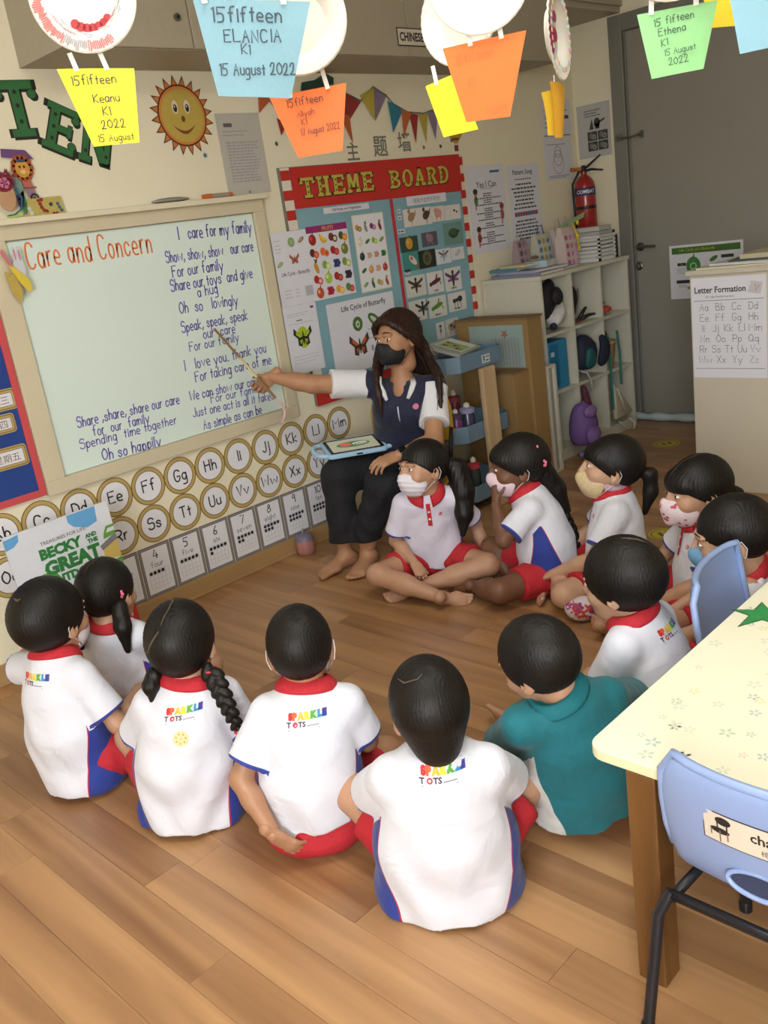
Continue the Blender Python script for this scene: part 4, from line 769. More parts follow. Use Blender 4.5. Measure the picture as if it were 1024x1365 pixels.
gift_bag('white gift bag with a yellow ribbon and dark pink dots', 4.722, -.16, .12, .215, .07, '#c4b4b0', ['#9c4a78', '#cdb8c0', '#a86488'])
b = MB(); b.tube([(4.665, -.30, ZT+.24), (4.668, -.325, ZT+.17), (4.67, -.33, ZT+.08)], [.012, .014, .012], 6, flatv=.3)
for zz in (.235, .16, .09): b.ell((4.667, -.333, ZT+zz), (.014, .006, .014), 10, 6)
ob('ribbon', b, mat('yellow_satin', '#d8c13c', .4), smooth=True, label='yellow ribbon with round bows on the dotted gift bag', cat='ribbon')
b = MB().prism([(4.62, ZT+.215), (4.70, ZT+.215), (4.90, ZT+.255), (4.92, ZT+.285), (4.86, ZT+.270), (4.68, ZT+.240)], (V3(0, -.22, 0), V3(1, 0, 0), V3(0, 0, 1), V3(0, -1, 0)), 0, .012)
ob('tissue_paper', b, mat('tissue_green', '#9fb894', .8), label='pale green tissue paper lying over the gift bags', cat='tissue paper')
t = thing('letter_tray', 'white slotted plastic basket of papers at the right end of the shelf top', 'tray', (4.88, -.26, ZT))
b = MB(); x0, x1, y0, y1 = 4.80, 4.985, -.385, -.15
b.box((x0, y0, ZT), (x1, y1, ZT+.006))
for (a, c) in (((x0, y0), (x1, y0+.004)), ((x0, y1-.004), (x1, y1)), ((x0, y0), (x0+.004, y1)), ((x1-.004, y0), (x1, y1))):
    for k in range(6): b.box((a[0], a[1], ZT+.006+k*.022), (c[0], c[1], ZT+.018+k*.022))
for cx, cy in ((x0, y0), (x1-.012, y0), (x0, y1-.012), (x1-.012, y1-.012)): b.box((cx, cy, ZT), (cx+.012, cy+.012, ZT+.14))
b.box((x0-.008, y0-.008, ZT+.135), (x1+.008, y0+.003, ZT+.145)); b.box((x0-.008, y0, ZT+.135), (x0+.003, y1, ZT+.145)); b.box((x1-.003, y0, ZT+.135), (x1+.008, y1, ZT+.145))
ob('basket', b, mat('plastic_white', '#d6d6d2', .4), t)
for k in range(7): ob('paper_stack', MB().obox((4.892+random.uniform(-.005, .005), -.268, ZT+.02+k*.027), (.165, .205, .024), np.array([[math.cos(.03*k-.08), -math.sin(.03*k-.08), 0], [math.sin(.03*k-.08), math.cos(.03*k-.08), 0], [0, 0, 1]])), flat(['#bdbab2', '#c9c7c2', '#a9a8a6'][k % 3]), t)
t = thing('file_holder', 'black magazine file beside the white basket on the shelf top', 'file holder', (5.03, -.25, ZT))
ob('case', MB().prism([(-.36, ZT), (-.14, ZT), (-.14, ZT+.17), (-.30, ZT+.15), (-.36, ZT+.13)], (V3(5.005, 0, 0), V3(0, 1, 0), V3(0, 0, 1), V3(1, 0, 0)), 0, .045), m_black, t)
ob('sheets', MB().box((5.012, -.35, ZT+.004), (5.042, -.15, ZT+.16)), flat('#3a3834'), t)
# ---------------------------------------------------------------- fire extinguisher on the right wall
t = thing('fire_extinguisher', 'red fire extinguisher with a blue COMBAT band hanging by the door frame', 'fire extinguisher', (XB-.07, -.085, 1.15))
m_fr = mat('extinguisher_red', '#9c201c', .3, coat=.3); c = (XB-.075, -.085, 1.14)
ob('cylinder', MB().lathe([(0, 0), (.055, .002), (.062, .012), (.062, .335), (.056, .365), (.038, .39), (.018, .405), (.016, .425), (0, .425)], c, n=28), m_fr, t, smooth=True, angle=45)
b = MB().lathe([(.0625, .285), (.0628, .286), (.0628, .330), (.0625, .331)], c, n=28); ob('name_band', b, flat('#2b2c5c'), t, smooth=True)
def wrapface(b, text, c, r, z, h, a0, m=0, k=1.0, bold=.02):
    v, f = textpoly(text, bold, None); s = h/(v[:, 1].max()-v[:, 1].min()); q = (v-[(v[:, 0].min()+v[:, 0].max())/2, v[:, 1].min()])*s*[k, 1]
    a = a0+q[:, 0]/r; b.add(np.stack([c[0]+r*np.cos(a), c[1]+r*np.sin(a), c[2]+z+q[:, 1]], 1), f, m)
b = MB(); wrapface(b, 'COMBAT', c, .0635, .297, .022, math.radians(216)); ob('lettering', b, flat('#dcdce0'), t)
b = MB(); b.lathe([(.0625, .205), (.0632, .206), (.0632, .222), (.0625, .223)], c, n=28); ob('bracket_band', b, m_black, t, smooth=True)
b = MB()
for a, zz in ((200, .06), (225, .06), (200, .03), (225, .03)):
    q = math.radians(a); b.obox((c[0]+.0628*math.cos(q), c[1]+.0628*math.sin(q), c[2]+zz), (.002, .022, .026), np.array([[math.cos(q), -math.sin(q), 0], [math.sin(q), math.cos(q), 0], [0, 0, 1]]))
ob('instruction_label', b, flat('#c9b0a8'), t)
b = MB(); z = c[2]; b.tube([(c[0], c[1]+.02, z+.43), (c[0]-.01, c[1]-.04, z+.455), (c[0]-.015, c[1]-.13, z+.505)], [.008, .008, .005], 8); b.tube([(c[0], c[1]+.02, z+.425), (c[0]-.01, c[1]-.06, z+.432), (c[0]-.012, c[1]-.14, z+.418)], [.008, .007, .005], 8)
b.lathe([(.014, .42), (.016, .45), (.010, .462)], c, n=12); ob('lever', b, m_black, t, smooth=True)
b = MB(); b.tube([(c[0], c[1], z+.44), (c[0]-.02, c[1]+.05, z+.445)], [.012, .010], 8); b.lathe([(.0, 0), (.013, .002), (.013, .014), (0, .015)], (c[0]-.02, c[1]+.06, z+.445), (-1, .3, 0), 10); ob('gauge', b, flat('#b8692e'), t, smooth=True)
b = MB(); b.tube([(c[0]-.005, c[1]+.03, z+.43), (c[0]-.01, c[1]+.08, z+.36), (c[0]-.01, c[1]+.078, z+.2), (c[0]-.01, c[1]+.07, z+.05)], .007, 8); ob('hose', b, m_black, t, smooth=True)
ob('bracket', MB().box((XB-.018, -.105, 1.32), (XB-.002, -.065, 1.36)), m_black, t)
t = sheet('instruction_sheet', 'printed extinguisher instruction sheet with dark photos on the right wall', 'notice', .018, 1.64, .245, 1.945, .001, fr=FB, m=flat('#b4b4b0'))
b = MB(); b.cm = 0; printlines(b, FB, .07, .19, [1.905, 1.89, 1.875], .005, .0027); b.prism([(.10, 1.80), (.12, 1.86), (.13, 1.80)], FB, .0023, .0027); b.disc((.155, 1.835), .022, .028, FB, .0023, .0027, 10); b.rect(.14, 1.80, .17, 1.83, FB, .0023, .0027); b.prism([(.16, 1.84), (.21, 1.855), (.21, 1.845), (.17, 1.83)], FB, .0023, .0027)
for i in range(2):
    for j in range(2): b.rect(.085+i*.072, 1.735-j*.058, .152+i*.072, 1.788-j*.058, FB, .0023, .0027, 0); pic(b, 'two', .12+i*.072, 1.762-j*.058, .05, FB, .0028, 1, 2, 1)
ob('print', b, pal('#3a3a38', '#6a6a66', '#8c8c88'), t)
# poster and things at the door
t = sheet('butterfly_poster', 'green-headed Life Cycle of a Butterfly poster taped to the grey door', 'poster', .586, .752, 1.035, 1.066, 0, fr=(V3(XB+.003, 0, 0), V3(0, -1, 0), V3(0, 0, 1), V3(-1, 0, 0)), m=m_paper)
FD = (V3(XB+.003, 0, 0), V3(0, -1, 0), V3(0, 0, 1), V3(-1, 0, 0))
b = MB(); b.rect(.602, 1.015, 1.02, 1.052, FD, .0012, .0016, 0); ftext(b, 'Life Cycle of a Butterfly', FD, .76, 1.023, .022, .0019, bold=.012, m=1, maxw=.27)
b.disc((.735, .94), .045, .055, FD, .0012, .0016, 18, 2); b.ring((.735, .94), .014, .022, FD, .0016, .002, 14, 3); b.prism([(.73, .99), (.74, .99), (.745, 1.01), (.738, 1.01)], FD, .0012, .0016, 2); pic(b, 'leaf', .86, .975, .06, FD, .0013, 0, 2, 2)
b.rect(.635, .945, .69, .963, FD, .0012, .0016, 4); b.rect(.905, .975, .98, .993, FD, .0012, .0016, 4); b.rect(.625, .843, .715, .862, FD, .0012, .0016, 4); b.disc((.72, .815), .03, .012, FD, .0012, .0016, 10, 5)
b.cm = 4; ftext(b, 'Egg', FD, .6625, .949, .009, .0019, m=1); b.cm = 6; printlines(b, FD, .63, .70, [.93, .92, .91, .90], .004, .0019); printlines(b, FD, .64, .70, [.83, .82], .004, .0019)
ob('print', b, pal('#3f6a2c', '#a9a83a', '#3e7a3a', '#9cc090', '#2c2c2a', '#a8884a', '#9a9a98'), t)
t = thing('plastic_bag_roll', 'crumpled pale blue plastic sheet rolled along the foot of the door', 'plastic sheet', (XB-.05, -.55, 0))
b = MB(); pts = [(XB-.055, -.30-.05*i, .028+.004*math.sin(i*2.1)) for i in range(14)]; b.tube(pts, [.026+.007*math.sin(i*1.7+1) for i in range(14)], 12); v = np.vstack(b.v); v += .004*np.stack([np.sin(v[:, 1]*90), 0*v[:, 0], np.sin(v[:, 1]*120+v[:, 0]*50)], 1); v[:, 2] = np.maximum(v[:, 2], .001); b.v = [v]
ob('roll', b, mat('thin_plastic_blue', '#b4c6ca', .35, bump=(40, .6)), t, smooth=True, subs=1)
ob('end_card', MB().obox((XB-.07, -.31, .035), (.004, .07, .066), np.eye(3)), flat('#c4cbd2'), t)
# floor stickers
def smiley(x, y, r, lb):
    f = frame((x, y, 0), (math.cos(-.7), math.sin(-.7), 0), (math.sin(.7), math.cos(.7), 0)); t = thing('floor_sticker', lb, 'sticker', (x, y, 0), 'round yellow floor stickers')
    ob('disc', MB().disc((0, 0), r, r, f, .0008, .002, 28), mat('sticker_yellow', '#c2b23c', .5, var=(60, .15)), t)
    b = MB(); b.ring((0, 0), r*.78, r*.84, f, .002, .0023, 28); b.rect(-.35*r, -.3*r, -.12*r, .35*r, f, .002, .0023); b.rect(.12*r, -.3*r, .35*r, .35*r, f, .002, .0023); ob('print', b, flat('#6b5f2c'), t)
smiley(4.70, -.80, .075, 'worn yellow round sticker on the floor near the door'); smiley(3.36, -1.475, .07, 'yellow round sticker on the floor between the two girls in masks')
# ---------------------------------------------------------------- low cabinet with the letter formation sheet
LC = thing('cabinet', 'white cabinet end with a letter formation chart, at the right edge', 'cabinet', (4.3, -1.5, 0))
m_cab = mat('cabinet_maple', '#c3bcaa', .5, bump=(60, .05), var=(5, .06))
ob('end_panel', MB().box((4.0, -1.672, 0), (4.02, -1.318, 1.012)), m_cab, LC, bevel=.002)
ob('top_panel', MB().box((3.985, -1.69, 1.012), (5.0, -1.305, 1.034)), m_cab, LC, bevel=.002)
ob('back_panel', MB().box((4.02, -1.33, 0), (4.98, -1.322, 1.012)), m_cab, LC)
ob('end_panel', MB().box((4.96, -1.672, 0), (4.98, -1.33, 1.012)), m_cab, LC)
for z in (.05, .36, .68): ob('shelf_board', MB().box((4.02, -1.665, z), (4.96, -1.33, z+.018)), m_cab, LC)
for k in range(5): ob('storage_box', MB().box((4.06+.17*k, -1.64, .701), (4.20+.17*k, -1.42, .86)), flat(['#8a4a3a', '#4a6a8a', '#a89058', '#5a7a5a', '#7a5a7a'][k]), label=f'{["brick red","dusty blue","ochre","sage green","mauve"][k]} storage box on the cabinet shelf', cat='box', bevel=.004)
FL = (V3(4.0, 0, 0), V3(0, -1, 0), V3(0, 0, 1), V3(-1, 0, 0))
t = sheet('letter_chart', 'white Letter Formation chart taped to the cabinet end', 'poster', 1.325, .545, 1.665, .998, 0.001, fr=FL, m=m_paper)
b = MB(); b.cm = 0; ftext(b, 'Letter Formation', FL, 1.458, .930, .028, .0026, bold=.022, maxw=.235); b.cm = 1; ftext(b, 'for right-handed learners', FL, 1.458, .906, .012, .0026, bold=.01, maxw=.20)
b.cm = 0; b.rect(1.335, .8955, 1.655, .8975, FL, .0023, .0026); b.rect(1.335, .5865, 1.655, .5885, FL, .0023, .0026)
b.prism([(1.585, .925), (1.64, .915), (1.65, .965), (1.60, .975)], FL, .0023, .0026, 2); b.cm = 3; strokes(b, 'V', sub(FL, 1.61, .93, -.3), 0, 0, .03, .1, .0028)
b.cm = 1
for j, row in enumerate(('Aa Bb Cc Dd', 'Ee Ff Gg Hh', 'Ii Jj Kk Ll Mm', 'Nn Oo Pp Qq', 'Rr Ss Tt Uu Vv', 'Ww Xx Yy Zz')):
    it = row.split(); n = len(it); z = .852-.0475*j
    for i, g in enumerate(it):
        strokes(b, g, FL, 1.345+(i+.5)*.30/n, z, .031, .08, .0026, align='c', k=2, sp=1.6)
        for q, zz in enumerate((z, z+.0155, z+.031)): b.rect(1.345+i*.30/n+.006, zz-.0003, 1.345+(i+1)*.30/n-.006, zz+.0003, FL, .0020, .0024, 4)
ob('print', b, pal('#33323a', '#6c6a74', '#c4c0c4', '#a86a60', '#b4b4bc'), t)
def rot(a): return np.array([[math.cos(a), -math.sin(a), 0], [math.sin(a), math.cos(a), 0], [0, 0, 1]])
for lb, c, s, a, col in (('cream paper sheets at the front edge of the cabinet top', (4.14, -1.51, 1.038), (.27, .33, .008), .05, '#c9c5a8'), ('white glossy paper on the cabinet top', (4.16, -1.54, 1.048), (.25, .28, .010), -.12, '#c9c8cc'),
                         ('dark green folder in the pile on the cabinet top', (4.20, -1.58, 1.0565), (.26, .24, .006), .1, '#3a4a40'), ('beige card lying uppermost on the cabinet pile', (4.22, -1.62, 1.070), (.26, .22, .020), .02, '#b8b094')):
    ob('paper_sheet', MB().obox(c, s, rot(a)), flat(col), label=lb, cat='paper', group='papers on the cabinet top')
t = thing('paper_strip', 'black and white patterned paper strip standing behind the cabinet', 'paper', (4.35, -1.27, .3))
pp = frame((4.36, -1.26, .36), unit(V3(.1, -1, .0)), (0, .12, 1)); b = MB().prism([(0, .0), (.05, 0), (.04, .17), (-.015, .17)], pp, 0, .002, 0)
for k in range(4): b.prism([(.0, .02+k*.04), (.04, .03+k*.04), (.03, .045+k*.04), (-.005, .035+k*.04)], pp, .002, .0024, 1)
ob('strip', b, pal('#c9c6c6', '#1e1c1e'), t)
# ---------------------------------------------------------------- cardboard boxes and the trolley
m_card = mat('cardboard', '#927548', .75, bump=(50, .1), var=(6, .07)); m_card2 = mat('cardboard_dark', '#7d6440', .75, var=(6, .07))
t = thing('cardboard_box', 'tall flat cardboard box with a clear window on its broad side, beside the shelf', 'box', (3.90, -.29, 0))
ob('carton', MB().box((3.832, -.52, 0), (3.96, -.05, .872)), m_card, t, bevel=.003)
ob('flap', MB().box((3.828, -.525, .868), (3.965, -.048, .880)), m_card2, t)
ob('window_film', MB().box((3.829, -.49, .625), (3.8318, -.14, .845)), mat('film_blue', '#93a6a2', .2, var=(7, .15), bump=(9, .3)), t)
b = MB()
for k in range(9): b.box((3.826, -.30-.020*k, .635), (3.829, -.292-.020*k, .78))
ob('wrapped_rods', b, mat('rod_grey', '#8d908c', .35), t); f = sub((V3(3.829, 0, 0), V3(0, -1, 0), V3(0, 0, 1), V3(-1, 0, 0)), .375, .80); ob('star_mark', MB().prism([((.026 if k % 2 else .012)*math.sin(PI*k/5), (.026 if k % 2 else .012)*math.cos(PI*k/5)) for k in range(10)], f, 0, .002), flat('#9a7048'), t)
t = thing('cardboard_box', 'lower cardboard box standing against the tall one', 'box', (3.76, -.43, 0))
ob('carton', MB().box((3.70, -.50, 0), (3.826, -.34, .615)), m_card, t, bevel=.003); ob('flap', MB().box((3.697, -.504, .611), (3.826, -.338, .620)), m_card2, t)
t = thing('folding_board', 'slim white framed board standing between the cardboard and the shelf', 'board', (4.04, -.48, 0))
b = MB(); b.box((4.000, -.505, 0), (4.018, -.455, .595)); b.box((4.060, -.505, 0), (4.082, -.455, .595)); b.box((4.018, -.505, .58), (4.060, -.455, .595)); b.box((4.018, -.505, .0), (4.060, -.455, .015)); ob('frame', b, flat('#bdb9aa'), t, bevel=.003); ob('panel', MB().box((4.018, -.49, .015), (4.060, -.470, .58)), flat('#8f9088'), t)
TR = thing('storage_trolley', 'trolley with two slate blue trays on a pale wooden post', 'trolley', (3.40, -.4, 0))
m_tray = mat('tray_slate_blue', '#667f92', .45, bump=(70, .05)); m_birch = wood('birch', '#a98d68', '#c7ad86', 2, .5, .6)
def tray(z0, z1, x0, x1, y0, y1):
    def oct_(i): c = .05; return [(x0+i+c, y0+i), (x1-i-c, y0+i), (x1-i, y0+i+c), (x1-i, y1-i-c), (x1-i-c, y1-i), (x0+i+c, y1-i), (x0+i, y1-i-c), (x0+i, y0+i+c)]
    b = MB(); F = (V3(0, 0, 0), V3(1, 0, 0), V3(0, 1, 0), V3(0, 0, 1)); o, i = oct_(0), oct_(.006); n = 8
    vs = [(*p, z0) for p in o]+[(*p, z1) for p in o]+[(*p, z1) for p in i]+[(*p, z0+.006) for p in i]
    fs = [tuple(range(n))[::-1]]+[(k, (k+1) % n, n+(k+1) % n, n+k) for k in range(n)]+[(n+k, n+(k+1) % n, 2*n+(k+1) % n, 2*n+k) for k in range(n)]+[(2*n+k, 2*n+(k+1) % n, 3*n+(k+1) % n, 3*n+k) for k in range(n)]+[tuple(range(3*n, 4*n))]
    b.add(vs, fs); return ob('tray', b, m_tray, TR, bevel=.002)
tx0, tx1, ty0, ty1 = 3.225, 3.645, -.52, -.22
t1 = tray(.710, .788, tx0, tx1, ty0, ty1); tray(.367, .450, tx0, tx1, ty0, ty1); tray(.06, .14, tx0+.02, tx1, ty0, ty1)
ob('post', MB().box((3.395, -.550, 0), (3.500, -.522, .707)), m_birch, TR, bevel=.006)
ob('post', MB().box((3.395, -.218, 0), (3.500, -.190, .707)), m_birch, TR, bevel=.006)
FT = (V3(0, ty0, 0), V3(1, 0, 0), V3(0, 0, 1), V3(0, -1, 0)); b = MB(); b.rect(3.438, .724, 3.50, .764, FT, .0003, .0015, 0); pic(b, 'kid', 3.453, .745, .028, FT, .0015, 1, 1, 1); b.cm = 1; printlines(b, FT, 3.468, 3.496, [.750, .732], .006, .002, 0); ob('label_tag', b, pal('#c9ccd0', '#33302c'), t1)
RZ = lambda a, t_: rot(a)@np.array([[1, 0, 0], [0, math.cos(t_), -math.sin(t_)], [0, math.sin(t_), math.cos(t_)]])
t = thing('flash_card_pack', 'clear sleeve of green picture cards lying tilted in the upper tray', 'card pack', (3.37, -.38, .78)); R = RZ(.25, .30)
cpk = np.array([3.385, -.395, .815])
ob('sleeve', MB().obox(cpk, (.25, .19, .016), R), mat('sleeve_plastic', '#8f958f', .15, spec=.8), t, bevel=.003)
O = cpk+R@np.array([0.01, 0, .0085]); fc = (O, R@V3(1, 0, 0), R@V3(0, 1, 0), R@V3(0, 0, 1)); b = MB(); b.rect(-.08, -.075, .105, .07, fc, 0, .0006, 0); b.rect(-.07, -.068, .040, .06, fc, .0006, .001, 1); b.rect(.050, -.06, .095, .06, fc, .0006, .001, 2)
for q, w in ((-.04, .03), (-.005, -.01), (-.045, -.04), (.02, .035)): b.disc((q, w), .018, .014, fc, .001, .0014, 10, 3); b.disc((q, w-.004), .010, .006, fc, .0014, .0017, 8, 4)
ob('front_card', b, pal('#c3cbb4', '#8fa86a', '#c9cfd6', '#5a3426', '#b08a60'), t)
ob('flash_card_pack', MB().obox((3.34, -.30, .800), (.15, .13, .014), RZ(-.15, .2)), mat('sleeve_plastic', '#8f958f', .15), label='second clear sleeve under the green card pack in the upper tray', cat='card pack')
def bottle(lb, x, y, z, body, capc, h=.15, r=.032):
    t = thing('water_bottle', lb, 'bottle', (x, y, z), 'bottles in the trolley trays')
    ob('body', MB().lathe([(0, 0), (r, .002), (r, h*.62), (r*.85, h*.70), (r*.85, h*.72), (0, h*.72)], (x, y, z), n=18), mat('bottle_'+body[1:], body, .25, spec=.6), t, smooth=True, angle=50)
    ob('cap', MB().lathe([(0, h*.72), (r*1.05, h*.72), (r*1.05, h*.84), (r*.6, h*.88), (0, h*.9)], (x, y, z), n=18), flat(capc), t, smooth=True, angle=50)
    ob('spout', MB().lathe([(0, h*.86), (r*.45, h*.88), (r*.42, h*.97), (0, h*1.02)], (x, y, z), n=14), flat('#c9c6bc'), t, smooth=True, angle=50)
zt = .374
bottle('dark water bottle with lilac cap in the lower tray', 3.355, -.46, zt, '#33304a', '#8f8ab0', .175, .036)
bottle('purple water bottle beside the one with the lilac cap', 3.278, -.45, zt, '#6b2f6c', '#4a3a54', .16, .030); bottle('small dark red bottle behind the trolley post', 3.42, -.33, zt, '#5c2430', '#7a2f3a', .22, .030)
bottle('violet bottle right of the trolley post', 3.535, -.47, zt, '#54507c', '#6a5aa0', .20, .030); bottle('clear green bottle at the right end of the lower tray', 3.59, -.40, zt, '#6f8c7c', '#a8b8b0', .20, .030)
bottle('dark blue bottle at the left of the lower tray', 3.285, -.33, zt, '#242a44', '#2c3a5a', .18, .030)
bottle('red topped bottle on the lowest tray', 3.37, -.45, .067, '#2c3a34', '#a8323a', .20, .032); bottle('blue bottle on the lowest tray', 3.36, -.37, .067, '#2f6fa0', '#1f5a8a', .15, .032); bottle('black bottle on the lowest tray', 3.30, -.44, .067, '#1a1c20', '#26282c', .19, .034)
# ---------------------------------------------------------------- small jar by the baseboard
t = thing('jar', 'round pink and lilac jar standing on the floor by the baseboard', 'jar', (2.523, -.075, 0))
ob('body', MB().lathe([(0, 0), (.034, .001), (.044, .015), (.046, .055), (.041, .08), (0, .08)], (2.523, -.075, 0), n=24), mat('jar_pink', '#a8746c', .35, var=(22, .25)), t, smooth=True, angle=50)
ob('lid', MB().lathe([(.041, .072), (.045, .074), (.040, .092), (.02, .102), (0, .104)], (2.523, -.075, 0), n=24), mat('jar_lilac', '#6f6a80', .4, var=(30, .2)), t, smooth=True, angle=50)
ob('knob', MB().tube([(2.523, -.075, .10), (2.519, -.075, .125), (2.53, -.07, .122)], [.006, .005, .003], 6), flat('#8fa09c'), t, smooth=True)
# ---------------------------------------------------------------- big picture book
BK = thing('big_book', 'very large picture book titled Becky and the Great Outdoors standing by the wall', 'book', (1.32, -.25, 0))
bo = V3(1.117, -.215, .592); bu = V3(1.51, -.24, .607)-bo; fb = frame(bo, bu, (.0, .0, 1)); Wb, Hb = .395, .56; nb_ = -np.cross(fb[1], fb[2]); fb = (bo, fb[1], fb[2], np.cross(fb[1], fb[2]))
ob('cover', MB().rect(0, -Hb, Wb, 0, fb, -.006, 0), flat('#cdd2da'), BK)
ob('pages', MB().rect(.004, -Hb+.004, Wb-.004, -.004, fb, -.016, -.006), flat('#d5d1c4'), BK)
b = MB(); X = lambda pts, c, l=0: b.prism(pts, fb, .0002+l*.0003, .0005+l*.0003, c)
X([(0, 0), (Wb, 0), (Wb, -Hb), (0, -Hb)], 0); X([(0, -.012), (.055, -.006), (.05, -.03), (.03, -.045), (0, -.05)], 1, 1); X([(.235, -.003), (.345, -.003), (.34, -.06), (.30, -.07), (.25, -.05), (.235, -.03)], 1, 1)
X([(.335, -.165), (Wb, -.15), (Wb, -.22), (.33, -.21)], 3, 1); X([(.325, -.155), (.36, -.14), (Wb, -.125), (Wb, -.15), (.33, -.175)], 4, 2)
X([(.345, -.135), (.35, -.115), (.365, -.09), (Wb, -.09), (Wb, -.13)], 2, 1); X([(.36, -.115), (.37, -.10), (Wb, -.10), (Wb, -.115)], 0, 2)
b.disc((.105, -.225), .055, .05, fb, .0005, .0008, 18, 2); b.disc((.075, -.255), .045, .035, fb, .0008, .0011, 16, 5); X([(0, -.27), (.10, -.26), (.2, -.27), (Wb, -.22), (Wb, -.30), (0, -.30)], 2, 1)
X([(0, -.30), (Wb, -.29), (Wb, -Hb), (0, -Hb)], 6, 2)
for cx, cy, r in ((.37, -.33, .022), (.25, -.40, .03), (.35, -.45, .026), (.1, -.38, .03), (.15, -.48, .026)): b.disc((cx, cy), r, r, fb, .0011, .0014, 18, 0)
ftext(b, 'TREASURES FOR LIFE:', fb, .205, -.075, .013, .0016, bold=.0, m=7, maxw=.20)
for tx, x, y, h, w in (('BECKY', .185, -.128, .042, .175), ('AND', .302, -.108, .017, .045), ('THE', .304, -.130, .017, .043), ('GREAT', .215, -.192, .056, .245), ('OUTDOORS', .22, -.232, .034, .235)):
    ftext(b, tx, fb, x, y, h, .0017, bold=.06, m=8, maxw=w)
ob('cover_print', b, pal('#d3d7de', '#5f9fd0', '#5f9a3c', '#cdb460', '#7a7a80', '#4a8a34', '#b8322c', '#3a3a3c', '#2a7a38'), BK)
# ---------------------------------------------------------------- children's table
TB2 = thing('table', 'low cream table with a pattern of faint flowers and a wooden leg, at right', 'table', (1.9, -2.8, 0))
m_top = mat('table_top_cream', '#f0eed4', .35, spec=.5, var=(9, .015)); m_edge = mat('table_edge_cream', '#e3dcb4', .45)
def rrect(x0, y0, x1, y1, r, n=5):
    P = []
    for cx, cy, a in ((x1-r, y0+r, -90), (x1-r, y1-r, 0), (x0+r, y1-r, 90), (x0+r, y0+r, 180)):
        for k in range(n+1): q = math.radians(a+90*k/n); P.append((cx+r*math.cos(q), cy+r*math.sin(q)))
    return P
FZ = (V3(0, 0, 0), V3(1, 0, 0), V3(0, 1, 0), V3(0, 0, 1))
TX0, TY1, TZ = 1.198, -2.452, .48
ob('table_top', MB().prism(rrect(TX0, -3.10, 2.42, TY1, .035), FZ, TZ-.022, TZ, 0, 1), [m_top, m_edge], TB2, bevel=.002)
m_leg = wood('table_leg_wood', '#4c3015', '#835a2a', 2, .45, .8, coat=.2)
for x, y in ((TX0+.028, TY1-.108), (2.36, TY1-.108), (2.36, -3.02), (TX0+.035, -3.02)):
    b = MB(); b.box((x-.028, y-.028, 0), (x+.028, y+.028, TZ-.022)); ob('leg', b, m_leg, TB2, bevel=.003)
b = MB(); b.box((TX0+.07, TY1-.118, TZ-.06), (2.33, TY1-.100, TZ-.022)); ob('apron', b, m_leg, TB2)
b = MB(); b.box((TX0+.025, -2.985, TZ-.06), (TX0+.045, TY1-.140, TZ-.022)); ob('apron', b, m_leg, TB2)
random.seed(11)
b = MB(); cnt = 0
while cnt < 190:
    x, y = random.uniform(TX0+.03, 2.36), random.uniform(-3.04, TY1-.03); s = random.choice([.006, .008, .010]); a = random.uniform(0, 6.28); f = sub(FZ, x, y, a)
    c = random.choices([0, 1, 2, 3, 4], [5, 3, 2, 2, 2])[0]
    for k in range(5):
        q = 2*PI*k/5; b.disc((s*.95*math.cos(q), s*.95*math.sin(q)), s*.62, s*.34, f, TZ+.0002, TZ+.0005, 6, c, rot=q)
    cnt += 1
ob('flower_print', b, pal('#d9dccb', '#b9c8c4', '#e2dcb0', '#dfd3c6', '#c2cfb8'), TB2, kind='stuff')
st5 = MB(); f = sub(FZ, 1.842, -2.512, -.25)
R1, R0 = .062, .026; P = [((R1*1.25 if k == 5 else R1) * math.cos(PI*k/5) if k % 2 == 1 or k == 5 else R0*math.cos(PI*k/5), (R1 if k % 2 == 1 else R0)*math.sin(PI*k/5)) for k in range(10)]
star = thing('star_cutout', 'glittery green paper star lying on the cream table', 'star', (1.842, -2.512, TZ))
ob('border', MB().prism([(a*1.08, c*1.1) for a, c in P], f, TZ+.0006, TZ+.0016), flat('#3c5a34'), star); ob('star', MB().prism([(a*.96, c*.94) for a, c in P], f, TZ+.0016, TZ+.0026), mat('foam_green', '#2f8f4c', .6, var=(120, .25), bump=(200, .3)), star)
